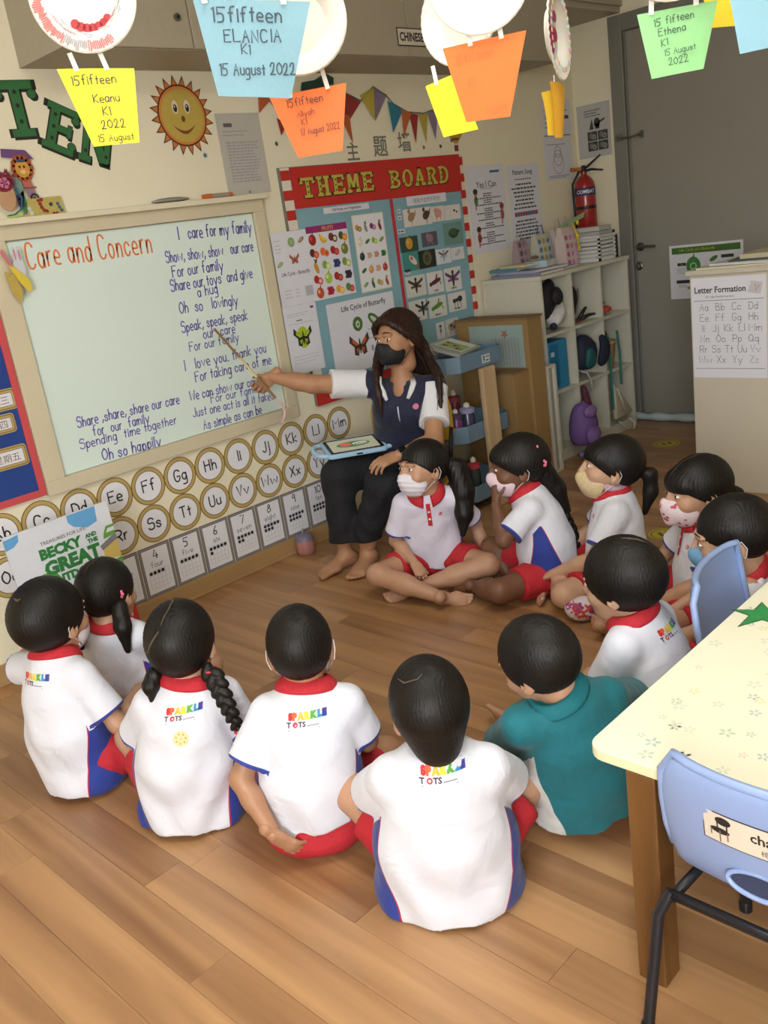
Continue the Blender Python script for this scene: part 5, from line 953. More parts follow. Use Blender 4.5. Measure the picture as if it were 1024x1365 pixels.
# ---------------------------------------------------------------- plastic chairs
m_pl = mat('chair_plastic_blue', '#8ca2cf', .38, spec=.5, bump=(140, .03), coat=.1); m_tube = mat('chair_frame_black', '#23242a', .35, metal=.3, var=(30, .2))
def chair(label, cx, cy, yaw, label_card=False):
    """shell chair; yaw = direction the sitter faces; origin under the seat centre"""
    t = thing('plastic_chair', label, 'chair', (cx, cy, 0), 'blue plastic chairs at the table'); R = rot(yaw-PI/2)   # local +y = facing
    Wd = lambda p: R@np.asarray(p, float)+np.array([cx, cy, 0])
    W, H, SH = .31, .30, .285
    rows = []
    prof = [(-.155, .535), (-.158, .50), (-.150, .44), (-.140, .38), (-.128, .335), (-.10, .300), (-.05, .288), (.05, .287), (.12, .292), (.15, .282), (.160, .262)]
    nu = 17
    wid = [.148, .170, .174, .174, .170, .155, .152, .155, .155, .150, .140]
    def P(i, u, off):
        y, z = prof[i]; a = np.array(prof[min(i+1, len(prof)-1)])-np.array(prof[max(i-1, 0)]); n = unit([0, -a[1], a[0]]) if True else 0
        curve = .028*(1-abs(u)**2.2) if i < 5 else -.012*(1-u*u)
        x = wid[i]*u
        if i < 5: yy, zz = y-curve*1.0+.028, z
        else: yy, zz = y, z+curve
        e = max(0, abs(u)-.86)/.14                     # rolled edge
        if i < 5: yy -= -.004*e; yy -= .0
        nn = np.array([0, -1, 0]) if i < 4 else (np.array([0, -.7, -.7]) if i == 4 else np.array([0, 0, -1]))
        return np.array([x, yy, zz])+off*nn
    us = [math.sin(PI/2*(-1+2*k/(nu-1)))*.35+(-1+2*k/(nu-1))*.65 for k in range(nu)]
    n = len(prof); vs = []
    for off in (0, .006):
        for i in range(n):
            for u in us: vs.append(Wd(P(i, u, off)))
    fs = []; A = nu*n
    hole = lambda i, j: False
    for i in range(n-1):
        for j in range(nu-1):
            a, b_, c, d = i*nu+j, i*nu+j+1, (i+1)*nu+j+1, (i+1)*nu+j
            fs.append((a, b_, c, d)); fs.append((A+a, A+d, A+c, A+b_))
    rim = [j for j in range(nu)]+[i*nu+nu-1 for i in range(1, n)]+[(n-1)*nu+j for j in range(nu-2, -1, -1)]+[i*nu for i in range(n-2, 0, -1)]
    for k in range(len(rim)): a, c = rim[k], rim[(k+1) % len(rim)]; fs.append((a, A+a, A+c, c))
    o = ob('seat_shell', MB().add(vs, fs), m_pl, t, smooth=True, subs=1)
    # rolled flange round the back
    fl = []
    for i in (4, 3, 2, 1): fl.append(Wd(P(i, -1, -.002)))
    fl += [Wd(P(0, u, -.002)) for u in us]
    for i in (1, 2, 3, 4): fl.append(Wd(P(i, 1, -.002)))
    b = MB(); b.tube(fl, .0085, 8); ob('rolled_rim', b, m_pl, t, smooth=True)
    # handle recess: dark oval with a raised lip in the lower back
    c0 = (P(4, 0, .006)+P(3, 0, .006))/2*np.array([1, 1, 1]); c0 = np.array([0, c0[1]-.002, .352]); fr = frame(Wd(c0), R@V3(1, 0, 0), R@V3(0, .22, 1)); N = R@V3(0, -1, .22); fr = (fr[0], fr[1], fr[2], unit(N))
    b = MB(); O, U, V, Nn = fr; ring = [O+U*.052*math.cos(a)+V*.020*math.sin(a)+Nn*.004 for a in np.linspace(0, 2*PI, 24, endpoint=False)]; b.tube(ring, .0045, 8, closed=True, caps=False); ob('grip_lip', b, m_pl, t, smooth=True)
    ob('grip_hole', MB().disc((0, 0), .050, .018, fr, .001, .0035, 24), mat('recess_dark', '#2c3450', .6), t)
    if label_card:
        fr = (Wd([0, -.1585, .455]), R@V3(1, 0, 0), R@V3(0, -.03, 1), R@V3(0, -1, 0)); b = MB(); hw, hh = .088, .030
        # card wraps the curved back: build as strips following the shell
        def cp(x, z, d):
            u = x/.155; y = -.150-.028*(1-abs(u)**2.2)+.028-.0065-d-(z-.44)*.10; return Wd([x, y, z])
        def strip(x0, x1, z0, z1, d, m):
            k = 8; P_ = [cp(x0+(x1-x0)*i/k, z, d) for z in (z0, z1) for i in range(k+1)]; b.add(P_, [(i, i+1, k+2+i, k+1+i) for i in range(k)], m)
        zc = .447
        strip(-hw, hw, zc-hh, zc+hh, .0010, 0); strip(-hw+.002, hw-.002, zc-hh+.002, zc+hh-.002, .0014, 1)
        def sh(pts, m, d=.0018): b.add([cp(x, z, d) for x, z in pts], [tuple(range(len(pts)))], m)
        s = 1
        # local +x is the sitter's right, which is the left side when seen from behind: mirror
        mx = lambda pts: [(-x, z) for x, z in pts]
        M2 = -1
        def ell_(cx_, cz_, rx, rz): return [(cx_+rx*math.cos(a), cz_+rz*math.sin(a)) for a in np.linspace(0, 2*PI, 14, endpoint=False)]
        sgn = 1
        sh(ell_(-.052*sgn, zc+.016, .0135, .008), 0); sh(ell_(-.058*sgn, zc-.004, .017, .006), 0)
        for xx in (-.062, -.046): sh([(xx-.001, zc), (xx+.0015, zc), (xx+.0015, zc+.012), (xx-.001, zc+.012)], 0)
        for xx, z0 in ((-.073, -.017), (-.058, -.026), (-.045, -.020)): sh([(xx-.0012, zc-.004), (xx+.0012, zc-.004), (xx+.0012, zc+z0), (xx-.0012, zc+z0)], 2)
        for tx, x, z, h, mm in (('chair', -.008, zc-.002, .019, 0), ('\u6905\u5b50', .008, zc-.023, .012, 3)):
            v, f_ = textpoly(tx, .02 if mm == 0 else 0, None); sc = h/(v[:, 1].max()-v[:, 1].min()); q = (v-[v[:, 0].min(), v[:, 1].min()])*sc
            b.add([cp(x+a, z+c, .0018) for a, c in q], f_, mm)
        ob('name_card', b, pal('#262022', '#d6cdbc', '#7a6650', '#55504c'), t)
    fz = SH-.006
    for sx in (-1, 1):
        b = MB(); b.tube([Wd([sx*.150, -.150, fz-.002]), Wd([sx*.165, -.170, fz-.04]), Wd([sx*.176, -.210, .012])], .0105, 10); b.lathe([(.013, 0), (.013, .02), (.011, .024)], Wd([sx*.176, -.2105, 0]), n=12); ob('leg', b, m_tube, t, smooth=True, angle=50)
        b = MB(); b.tube([Wd([sx*.135, .12, fz-.006]), Wd([sx*.148, .14, fz-.04]), Wd([sx*.160, .165, .012])], .0105, 10); b.lathe([(.013, 0), (.013, .02), (.011, .024)], Wd([sx*.160, .165, 0]), n=12); ob('leg', b, m_tube, t, smooth=True, angle=50)
        ob('side_rail', MB().tube([Wd([sx*.148, -.155, fz-.012]), Wd([sx*.14, 0, fz-.014]), Wd([sx*.135, .12, fz-.010])], .0095, 8), m_tube, t, smooth=True)
    ob('cross_rail', MB().tube([Wd([-.150, -.152, fz-.006]), Wd([0, -.148, fz-.012]), Wd([.150, -.152, fz-.006])], .0095, 8), m_tube, t, smooth=True)
    return t
chair('pale blue plastic chair with a chair name card, nearest at the bottom right', 1.305, -2.783, 0.0, True)
chair('pale blue plastic chair pushed in at the far side of the table', 1.975, -2.478, -1.45)
# ================================================================ people: signed distance bodies meshed with surface nets
def _dot(P, v): return P[0]*v[0]+P[1]*v[1]+P[2]*v[2]
class Cap:
    """tapered limb from a to b, S stretches the section along the axes of matrix A"""
    def __init__(s, a, b, r1, r2, S=None, A=None, clip=None):
        s.a, s.b, s.r1, s.r2 = np.asarray(a, float), np.asarray(b, float), r1, r2; s.S = None if S is None else np.asarray(S, float); s.A = A; s.clip = clip or []
        m = max(r1, r2)*(1 if s.S is None else s.S.max()); s.lo = np.minimum(s.a, s.b)-m; s.hi = np.maximum(s.a, s.b)+m
    def d(s, P):
        a, b = s.a, s.b; X = [P[i]-a[i] for i in range(3)]; ba = b-a
        if s.S is not None:
            if s.A is not None: X = [_dot(X, s.A[i]) for i in range(3)]; ba = s.A@ba
            X = [X[i]/s.S[i] for i in range(3)]; ba = ba/s.S
        L = max(ba@ba, 1e-9); h = np.clip(_dot(X, ba)/L, 0, 1)
        q = [X[i]-h*ba[i] for i in range(3)]; r = np.sqrt(q[0]**2+q[1]**2+q[2]**2)-(s.r1+(s.r2-s.r1)*h)
        if s.S is not None: r = r*s.S.min()
        for p, n in s.clip: r = np.maximum(r, _dot([P[i]-p[i] for i in range(3)], unit(n)))
        return r
class Ell:
    def __init__(s, c, r, A=None, clip=None):
        s.c, s.r, s.A = np.asarray(c, float), np.asarray(r, float), A; s.clip = clip or []; m = s.r.max() if A is not None else s.r; s.lo = s.c-m; s.hi = s.c+m
    def d(s, P):
        X = [P[i]-s.c[i] for i in range(3)]
        if s.A is not None: X = [_dot(X, s.A[i]) for i in range(3)]
        k0 = np.sqrt(sum((X[i]/s.r[i])**2 for i in range(3))); k1 = np.sqrt(sum((X[i]/s.r[i]**2)**2 for i in range(3)))+1e-9
        r = k0*(k0-1)/k1
        for p, n in s.clip: r = np.maximum(r, _dot([P[i]-p[i] for i in range(3)], unit(n)))
        return r
def sdfmesh(ops, vox, noise=None, final=None, ground=None):
    """ops: (kind, prim, k). kind u = smooth union, s = smooth subtraction. Returns vertices and quads."""
    us = [o for o in ops if o[0] == 'u']; lo = np.min([o[1].lo-o[2]*.3 for o in us], 0)-2.5*vox; hi = np.max([o[1].hi+o[2]*.3 for o in us], 0)+2.5*vox
    n = np.ceil((hi-lo)/vox).astype(int)+1; ax = [lo[i]+vox*np.arange(n[i]) for i in range(3)]; ax = [a.astype(np.float32) for a in ax]
    D = np.full(n, .5, np.float32)
    for kind, p, k in ops:
        mg = k+3*vox; i0 = np.maximum(((p.lo-mg-lo)/vox).astype(int), 0); i1 = np.minimum(np.ceil((p.hi+mg-lo)/vox).astype(int)+1, n)
        if (i1 <= i0).any(): continue
        sl = tuple(slice(a, b) for a, b in zip(i0, i1)); P = np.meshgrid(*[ax[i][sl[i]] for i in range(3)], indexing='ij', sparse=True)
        d = p.d(P); old = D[sl]
        if kind == 'u':
            h = np.maximum(k-np.abs(old-d), 0)/max(k, 1e-6); D[sl] = np.minimum(old, d)-h*h*k*.25
        elif kind == 's':
            d = -d; h = np.maximum(k-np.abs(old-d), 0)/max(k, 1e-6); D[sl] = np.maximum(old, d)+h*h*k*.25
    P = None
    if noise or final or ground is not None:
        P = np.meshgrid(*ax, indexing='ij', sparse=True)
        if noise: D += noise(P)
        if final: D = np.maximum(D, final(P)).astype(np.float32)
        if ground is not None: D = np.maximum(D, ground-P[2]).astype(np.float32)
    D[0], D[-1] = .1, .1; D[:, 0], D[:, -1] = .1, .1; D[:, :, 0], D[:, :, -1] = .1, .1
    S = D < 0; cnt = np.zeros(np.array(S.shape)-1, np.int8)
    for i in (0, 1):
        for j in (0, 1):
            for k in (0, 1): cnt += S[i:S.shape[0]-1+i, j:S.shape[1]-1+j, k:S.shape[2]-1+k]
    C = np.argwhere((cnt > 0) & (cnt < 8)); idx = np.full(cnt.shape, -1, np.int32); idx[tuple(C.T)] = np.arange(len(C))
    acc = np.zeros((len(C), 3)); w = np.zeros(len(C)); cor = {}
    for i in (0, 1):
        for j in (0, 1):
            for k in (0, 1): cor[i, j, k] = D[C[:, 0]+i, C[:, 1]+j, C[:, 2]+k]
    for a in cor:
        for x in range(3):
            if a[x] == 0:
                b = list(a); b[x] = 1; b = tuple(b); da, db = cor[a], cor[b]; m = (da < 0) != (db < 0); t = np.where(m, da/np.where(m, da-db, 1), 0)
                p = np.tile(np.array(a, float), (len(C), 1)); p[:, x] += t; acc += p*m[:, None]; w += m
    V = lo+vox*(C+acc/w[:, None]); F = []
    for x in range(3):
        y, z = (x+1) % 3, (x+2) % 3; A_ = [slice(None)]*3; B_ = [slice(None)]*3; A_[x] = slice(0, -1); B_[x] = slice(1, None)
        E = S[tuple(A_)] != S[tuple(B_)]; sgn = S[tuple(A_)]; e = np.argwhere(E); e = e[(e[:, y] > 0) & (e[:, z] > 0) & (e[:, y] < idx.shape[y]) & (e[:, z] < idx.shape[z])]
        if not len(e): continue
        q = []
        for dy, dz in ((1, 1), (0, 1), (0, 0), (1, 0)):
            c = e.copy(); c[:, y] -= dy; c[:, z] -= dz; q.append(idx[tuple(c.T)])
        q = np.stack(q, 1); s_ = sgn[tuple(e.T)]; q[~s_] = q[~s_][:, ::-1]; F.append(q)
    return V, np.vstack(F)
def npobj(name, V, F, mats, parent=None, T=None, attrs=None, smooth=True, **kw):
    """mesh object straight from arrays; T maps local vertices into the world"""
    if T is not None: V = T(V)
    origin = WP[parent.name] if parent is not None else V.mean(0)
    me = bpy.data.meshes.new(name); V2 = (V-origin).astype(np.float32); n = len(F)
    me.vertices.add(len(V2)); me.vertices.foreach_set('co', V2.ravel()); me.loops.add(4*n); me.loops.foreach_set('vertex_index', F.astype(np.int32).ravel())
    me.polygons.add(n); me.polygons.foreach_set('loop_start', np.arange(0, 4*n, 4, dtype=np.int32))
    try: me.polygons.foreach_set('loop_total', np.full(n, 4, np.int32))
    except Exception: pass
    me.polygons.foreach_set('use_smooth', np.ones(n, bool)); me.update(calc_edges=True); me.validate()
    for m in (mats if isinstance(mats, (list, tuple)) else [mats]): me.materials.append(m)
    for k, a in (attrs or {}).items():
        at = me.attributes.new(k, 'FLOAT_VECTOR', 'POINT'); at.data.foreach_set('vector', a.astype(np.float32).ravel())
    o = bpy.data.objects.new(name, me); _link(o, parent, origin); tag(o, kw.get('label'), kw.get('cat'), kw.get('group'), kw.get('kind'))
    return o
def join(*VF):
    vs, fs, n = [], [], 0
    for V, F in VF: vs.append(V); fs.append(F+n); n += len(V)
    return np.vstack(vs), np.vstack(fs)
# ---------------------------------------------------------------- people materials
def skin(name, c):
    if name in _mc: return _mc[name]
    m = mat(name, c, .48, bump=(220, .06), var=(9, .07), spec=.4); b = m.node_tree.nodes['Principled BSDF']
    b.inputs['Subsurface Weight'].default_value = .10; b.inputs['Subsurface Radius'].default_value = (.012, .005, .003); return m
def hairmat(name, c, hi):
    """combed hair: fine grooves run from the crown down, from stored comb coordinates"""
    if name in _mc: return _mc[name]
    m = bpy.data.materials.new(name); m.use_nodes = True; nt = m.node_tree; N, L = nt.nodes, nt.links; b = N['Principled BSDF']
    at = N.new('ShaderNodeAttribute'); at.attribute_name = 'comb'; n = N.new('ShaderNodeTexNoise'); n.inputs['Scale'].default_value = 1; n.inputs['Detail'].default_value = 3
    L.new(at.outputs['Vector'], n.inputs['Vector']); mx = N.new('ShaderNodeMix'); mx.data_type = 'RGBA'; mx.inputs[6].default_value = lin(c); mx.inputs[7].default_value = lin(hi)
    L.new(n.outputs['Fac'], mx.inputs[0]); L.new(mx.outputs[2], b.inputs['Base Color']); b.inputs['Roughness'].default_value = .50; b.inputs['Specular IOR Level'].default_value = .32
    bp = N.new('ShaderNodeBump'); bp.inputs['Strength'].default_value = .4; bp.inputs['Distance'].default_value = .002; L.new(n.outputs['Fac'], bp.inputs['Height']); L.new(bp.outputs['Normal'], b.inputs['Normal'])
    _mc[name] = m; return m
def shirtmat(name, base, panel, cuff, pipe, rough=.8):
    """knitted polo cloth; side panels and cuffs follow signed distances stored on the cloth"""
    if name in _mc: return _mc[name]
    m = bpy.data.materials.new(name); m.use_nodes = True; nt = m.node_tree; N, L = nt.nodes, nt.links; b = N['Principled BSDF']
    at = N.new('ShaderNodeAttribute'); at.attribute_name = 'seam'; sp = N.new('ShaderNodeSeparateXYZ'); L.new(at.outputs['Vector'], sp.inputs[0])
    def gt(sock, v):
        q = N.new('ShaderNodeMath'); q.operation = 'GREATER_THAN'; L.new(sock, q.inputs[0]); q.inputs[1].default_value = v; return q.outputs[0]
    def mix(f, a, c):
        q = N.new('ShaderNodeMix'); q.data_type = 'RGBA'; L.new(f, q.inputs[0])
        if isinstance(a, tuple): q.inputs[6].default_value = a
        else: L.new(a, q.inputs[6])
        q.inputs[7].default_value = c; return q.outputs[2]
    c = mix(gt(sp.outputs['X'], -.0028), lin(base), lin(pipe)); c = mix(gt(sp.outputs['X'], 0), c, lin(panel)); c = mix(gt(sp.outputs['Y'], 0), c, lin(cuff))
    L.new(c, b.inputs['Base Color']); b.inputs['Roughness'].default_value = rough; b.inputs['Sheen Weight'].default_value = .12
    tc = N.new('ShaderNodeTexCoord'); n = N.new('ShaderNodeTexNoise'); n.inputs['Scale'].default_value = 300; L.new(tc.outputs['Object'], n.inputs['Vector'])
    n2 = N.new('ShaderNodeTexNoise'); n2.inputs['Scale'].default_value = 13; n2.inputs['Detail'].default_value = 2; n2.inputs['Distortion'].default_value = .8; L.new(tc.outputs['Object'], n2.inputs['Vector'])
    b1 = N.new('ShaderNodeBump'); b1.inputs['Strength'].default_value = .12; b1.inputs['Distance'].default_value = .002; L.new(n.outputs['Fac'], b1.inputs['Height'])
    b2 = N.new('ShaderNodeBump'); b2.inputs['Strength'].default_value = .35; b2.inputs['Distance'].default_value = .02; L.new(n2.outputs['Fac'], b2.inputs['Height']); L.new(b1.outputs['Normal'], b2.inputs['Normal'])
    L.new(b2.outputs['Normal'], b.inputs['Normal']); _mc[name] = m; return m
M_SHIRT = shirtmat('polo_white', '#dadce6', '#24398f', '#2b3c98', '#b3263a')
M_SHIRT3 = shirtmat('polo_pale_lilac', '#d6d2e2', '#24398f', '#2b3c98', '#b3263a')
M_TEAL = shirtmat('polo_teal', '#0d6a74', '#c9c9c4', '#0d6a74', '#c9c9c4')
M_RED = mat('shorts_red', '#b3202c', .8, bump=(150, .2), var=(10, .1)); M_COLLAR = mat('collar_red', '#bb2430', .8, bump=(220, .2))
M_HAIR = hairmat('hair_black', '#090808', '#1c1713'); M_HAIRB = hairmat('hair_dark_brown', '#120b09', '#3a2219')
M_NAVY = mat('cloth_navy', '#161b33', .8, bump=(200, .2), var=(8, .15)); M_TROUS = mat('trousers_black', '#14151b', .85, bump=(120, .3), var=(10, .15))
M_EYEW = flat('#e4e0dc'); M_EYED = mat('iris_dark', '#150f0c', .15)
def comb(V, k=1.0):
    r = np.linalg.norm(V, axis=1)+1e-6; az = np.arctan2(V[:, 1]+.02, V[:, 0]); el = np.arccos(np.clip(V[:, 2]/r, -1, 1))
    return np.stack([np.cos(az)*34*k, np.sin(az)*34*k, el*2.6], 1)
def R3(yaw=0, pitch=0, roll=0):
    """head turn: yaw about z (left positive), pitch (down positive), roll (to the right positive)"""
    c, s = math.cos(yaw), math.sin(yaw); Z = np.array([[c, -s, 0], [s, c, 0], [0, 0, 1]]); c, s = math.cos(-pitch), math.sin(-pitch); X = np.array([[1, 0, 0], [0, c, -s], [0, s, c]])
    c, s = math.cos(roll), math.sin(roll); Y = np.array([[c, 0, s], [0, 1, 0], [-s, 0, c]]); return Z@X@Y
def basis(x, z):
    """matrix whose columns are x, y, z axes with x exact"""
    x = unit(x); z = np.asarray(z, float); z = unit(z-x*(x@z)); return np.stack([x, np.cross(z, x), z], 1)
def hand_ops(side, curl=.5, spread=1.0, thumb=.5, grip=False):
    """hand in its own frame: x towards the fingers, z out of the back of the hand, thumb on +y*side. adult size"""
    o = [('u', Cap((-.045, 0, 0), (.012, 0, 0), .027, .025, S=(1, 1, .78)), .01), ('u', Cap((.020, 0, 0), (.070, .0, 0), .034, .038, S=(1, 1, .42)), .016), ('u', Cap((.015, side*.018, -.006), (.045, side*.024, -.006), .020, .016), .012)]
    for i, (y, L, r) in enumerate(((.030, .074, .0088), (.0105, .082, .0090), (-.0095, .076, .0085), (-.028, .060, .0075))):
        c = curl*(1+.12*i) if not grip else curl; p = np.array([.082-.004*abs(i-1), side*y, .002]); a = 0; ys = side*(1.5-i)*.07*spread
        for j, f in enumerate((.45, .30, .25)):
            a += c*(.75, .95, .7)[j]; q = p+L*f*np.array([math.cos(a)*math.cos(ys), math.sin(ys), -math.sin(a)]); o.append(('u', Cap(p, q, r*(1, .95, .88)[j], r*(.95, .88, .75)[j]), .007 if j == 0 else .004)); p = q
    d = unit((.62-.3*thumb, side*(.75-.35*thumb), -.25-.55*thumb)); p = np.array([.022, side*.028, -.008]); q = p+.040*d; d2 = unit(d+np.array([.45, -side*.25*thumb, -.1])); o += [('u', Cap(p, q, .0125, .0100), .010), ('u', Cap(q, q+.030*d2, .0100, .0078), .004)]
    return o
def foot_ops(side, L=.24):
    """foot frame: ankle at origin, x to the toes, z up, big toe on +y*side; sole at z=-.07"""
    o = [('u', Cap((0, 0, .06), (0, 0, -.005), .034, .034), .01), ('u', Ell((-.030, 0, -.040), (.040, .031, .032)), .03), ('u', Cap((0, 0, -.022), (.095, 0, -.045), .034, .026, S=(1, 1.05, .8)), .03), ('u', Cap((.08, side*.008, -.050), (.125, 0, -.054), .024, .024, S=(1, 1.65, .7)), .025), ('u', Cap((-.02, 0, -.052), (.12, -side*.012, -.056), .020, .018, S=(1, 1.3, .8)), .02)]
    for i, (y, x, r) in enumerate(((.030, .168, .0135), (.010, .170, .0098), (-.007, .163, .0092), (-.022, .153, .0088), (-.035, .140, .0082))):
        o.append(('u', Cap((.125-.006*i, side*y*.9, -.055), (x, side*y, -.059), r*.95, r), .006))
    return o
def head_ops(jaw=1.0, nose=1.0):
    """head frame: x right, y forward, z up; adult male size ~ .23 tall"""
    o = [('u', Ell((0, -.012, .022), (.074, .092, .083)), .02), ('u', Ell((0, .030, -.030), (.060, .060, .072)), .035), ('u', Ell((0, .045, -.078), (.036*jaw, .036, .030)), .030), ('u', Cap((0, -.022, -.05), (0, -.032, -.105), .046, .043), .02)]
    for s in (-1, 1):
        o.append(('u', Ell((s*.038, .058, -.030), (.024, .022, .020)), .018)); o.append(('s', Ell((s*.029, .098, .004), (.019, .016, .011)), .016)); o.append(('u', Ell((s*.029, .076, .002), (.0135, .0135, .011)), .004))
        o.append(('u', Cap((s*.014, .090, .020), (s*.045, .080, .022), .006, .005), .012))
        A = R3(s*-.35, 0, 0).T; o.append(('u', Ell((s*.074, -.008, -.012), (.010, .020, .031), A=A), .006)); o.append(('s', Ell((s*.084, .002, -.010), (.007, .010, .016), A=A), .005))
    o += [('u', Cap((0, .092, .004), (0, .104*nose, -.030), .0075, .0105), .010), ('u', Cap((-.010, .096, -.036), (.010, .096, -.036), .0080, .0080), .006), ('u', Ell((0, .087, -.060), (.021, .012, .0065)), .008), ('u', Ell((0, .086, -.071), (.017, .011, .006)), .006), ('s', Ell((0, .100, -.0655), (.019, .008, .0018)), .003)]
    return o
def place_part(ops, vox, Rm, org, sc, **k):
    V, F = sdfmesh(ops, vox, **k); return V@(np.asarray(Rm)*sc).T+org, F
def quadc(a, c, b, t): return (1-t)**2*a+2*t*(1-t)*c+t*t*b
def ribbon(P, Nrm, w, d=.0008):
    """flat strip along surface points P with normals"""
    b = MB(); vs = []
    for i in range(len(P)):
        t = unit(P[min(i+1, len(P)-1)]-P[max(i-1, 0)]); s = unit(np.cross(t, Nrm[i])); ww = w[i] if hasattr(w, '__len__') else w; vs += [P[i]-s*ww/2+Nrm[i]*d, P[i]+s*ww/2+Nrm[i]*d]
    b.add(vs, [(2*i, 2*i+1, 2*i+3, 2*i+2) for i in range(len(P)-1)]); return b
def braid_ops(path, r0, r1, n):
    path = [np.asarray(p, float) for p in path]; L = np.cumsum([0]+[np.linalg.norm(path[i+1]-path[i]) for i in range(len(path)-1)]); o = []
    at = lambda s: np.array([np.interp(s, L, [p[k] for p in path]) for k in range(3)])
    for i in range(n):
        s = L[-1]*(i+.5)/n; p = at(s); t = unit(at(min(s+.004, L[-1]))-at(max(s-.004, 0))); r = r0+(r1-r0)*(i/n)**1.5
        side = unit(np.cross(t, (0, -1, .3))); up = np.cross(side, t); q = -1 if i % 2 else 1
        d1 = unit(t*.75+side*q*.65); A = np.stack([d1, unit(np.cross(up, d1)), up]); o.append(('u', Ell(p+side*q*r*.42, (r*1.15, r*.62, r*.78), A=A), .002))
    return o
class Figure:
    def __init__(s, name, label, phi, xy, sc=1.0, group=None, z0=0.0):
        s.base = np.array([xy[0], xy[1], z0]); s.phi = phi; s.sc = sc; c, q = math.cos(phi), math.sin(phi)
        s.Rw = np.array([[q, c, 0], [-c, q, 0], [0, 0, 1]])     # columns: local x (right), y (forward), z
        s.root = thing(name, label, 'person', (xy[0], xy[1], 0), group); s.parts = []
    def T(s, V): return (np.asarray(V)*s.sc)@s.Rw.T+s.base
    def L(s, W): return ((np.asarray(W, float)-s.base)@s.Rw)/s.sc      # world to local
def build_head(f, Hc, look, hs, skinm, hair, mask=None, eyes=True, body=None):
    R = R3(*look); Hc = np.asarray(Hc, float)
    TH = lambda V: f.T((np.asarray(V)*hs)@R.T+Hc)
    V, F = sdfmesh(head_ops(), .0036); body.append((TH(V), F)); f.TH = TH; f.headV = (TH(V), F)
    if eyes:
        for s in (-1, 1):
            b = MB().ell((s*.029, .0825, .002), (.0125, .0085, .0062)); b.v = [TH(np.vstack(b.v))]; e = ob('eye', b, M_EYEW, f.root, smooth=True)
            b = MB().ell((s*.029-.002, .0880, .002), (.0055, .0034, .0058)); b.v = [TH(np.vstack(b.v))]; ob('iris', b, M_EYED, e, smooth=True)
            b = MB().tube([(s*.014, .0945, .029), (s*.028, .0925, .0325), (s*.046, .083, .027)], [.0016, .0022, .0012], 6); b.v = [TH(np.vstack(b.v))]; ob('eyebrow', b, hair['mat'], f.root, smooth=True)
    # hair
    h = hair; t = h.get('thick', 0); z0, m = h.get('line', (-.012, .62)); ops = [('u', Ell((0, -.014, .024+t*.3), (.0815+t, .1015+t, .0945+t)), .01)]
    if h.get('bangs'): ops.append(('u', Ell((0, .052, .036), (.068, .050, .050)), .01)); zb = h['bangs']
    if h.get('nape'): ops.append(('u', Ell((0, -.046, -.040+h['nape']), (h.get('nw', .064), .050, .060)), .03))
    def fin(P):
        y = P[1]; line = z0+m*y
        if h.get('bangs'): line = np.where(y > .045, np.minimum(line, h['bangs']+0*y), line)
        if h.get('rag'): line = line+h['rag']*np.sin(P[0]*420)*np.sin(P[0]*171+2)
        return (line-P[2])/math.sqrt(1+m*m)
    def nz(P):
        az = np.arctan2(P[1]+.03, P[0]); return .0009*np.sin(az*58+6*np.sin(P[2]*30))*np.clip((P[2]+.13)*8, .2, 1)
    V, F = sdfmesh(ops, .0038, noise=nz, final=fin); cm = comb(V-np.array([0, -.03, 0])); hv = TH(V)
    ho = npobj('hair', hv, F, h['mat'], f.root, attrs={'comb': cm})
    tree = BVHTree.FromPolygons([tuple(v) for v in V], [tuple(q) for q in F.tolist()])
    for pth in h.get('parts', []):
        P, N = [], []
        for q in pth:
            q = np.asarray(q, float); o = np.array([0, -.01, .02]); d = unit(q-o); hit = tree.ray_cast(Vector(o+d*.25), Vector(-d))
            if hit[0] is not None: P.append(np.array(hit[0])); N.append(np.array(hit[1]))
        if len(P) > 2:
            P2, N2 = [], []
            for i in range(len(P)-1):
                for k in range(4): P2.append(P[i]+(P[i+1]-P[i])*k/4); N2.append(unit(N[i]+(N[i+1]-N[i])*k/4))
            P3 = []
            for q, nn in zip(P2, N2):
                hit = tree.ray_cast(Vector(q+nn*.03), Vector(-nn)); P3.append(np.array(hit[0]) if hit[0] is not None else q)
            n = len(P3); b = ribbon(P3, N2, [h.get('pw', .0042)*math.sin(PI*(i+.6)/(n+.4))**.4 for i in range(n)], .0012); b.v = [TH(np.vstack(b.v))]; ob('parting', b, mat('scalp', '#54483c', .7), ho)
    for tail in h.get('tails', []):
        if tail.get('braid'): ops = braid_ops(tail['path'], tail['r'][0], tail['r'][-1], tail['braid']); end = tail['path'][-1]
        else:
            ops = []; p, r = tail['path'], tail['r']
            for i in range(len(p)-1): ops.append(('u', Cap(p[i], p[i+1], r[i], r[i+1], S=tail.get('S')), .012))
        nz2 = None if tail.get('braid') else (lambda P: .0012*np.sin(P[0]*260+3*np.sin(P[2]*23))*np.sin(P[1]*240+2))
        V, F = sdfmesh(ops, .0036, noise=nz2); cmb = np.stack([V[:, 0]*150, V[:, 1]*150, V[:, 2]*12], 1) if not tail.get('braid') else V*130
        npobj('braid' if tail.get('braid') else 'ponytail', TH(V), F, h['mat'], f.root, attrs={'comb': cmb})
    for k, (p, r, col) in enumerate(h.get('ties', [])):
        b = MB(); p = np.asarray(p, float)
        if r > 0: b.tube([p+r*np.array([math.cos(a), math.sin(a), 0])for a in np.linspace(0, 2*PI, 12, endpoint=False)], .0032, 6, closed=True, caps=False)
        else:
            for a in range(5): b.ell(p+.008*np.array([math.cos(a*1.257), .3*math.sin(a*2), math.sin(a*1.257)]), (.0065, .005, .0065), 8, 6)
        b.v = [TH(np.vstack(b.v))]; ob('hair_tie' if r > 0 else 'hair_clip', b, flat(col), f.root, smooth=True)
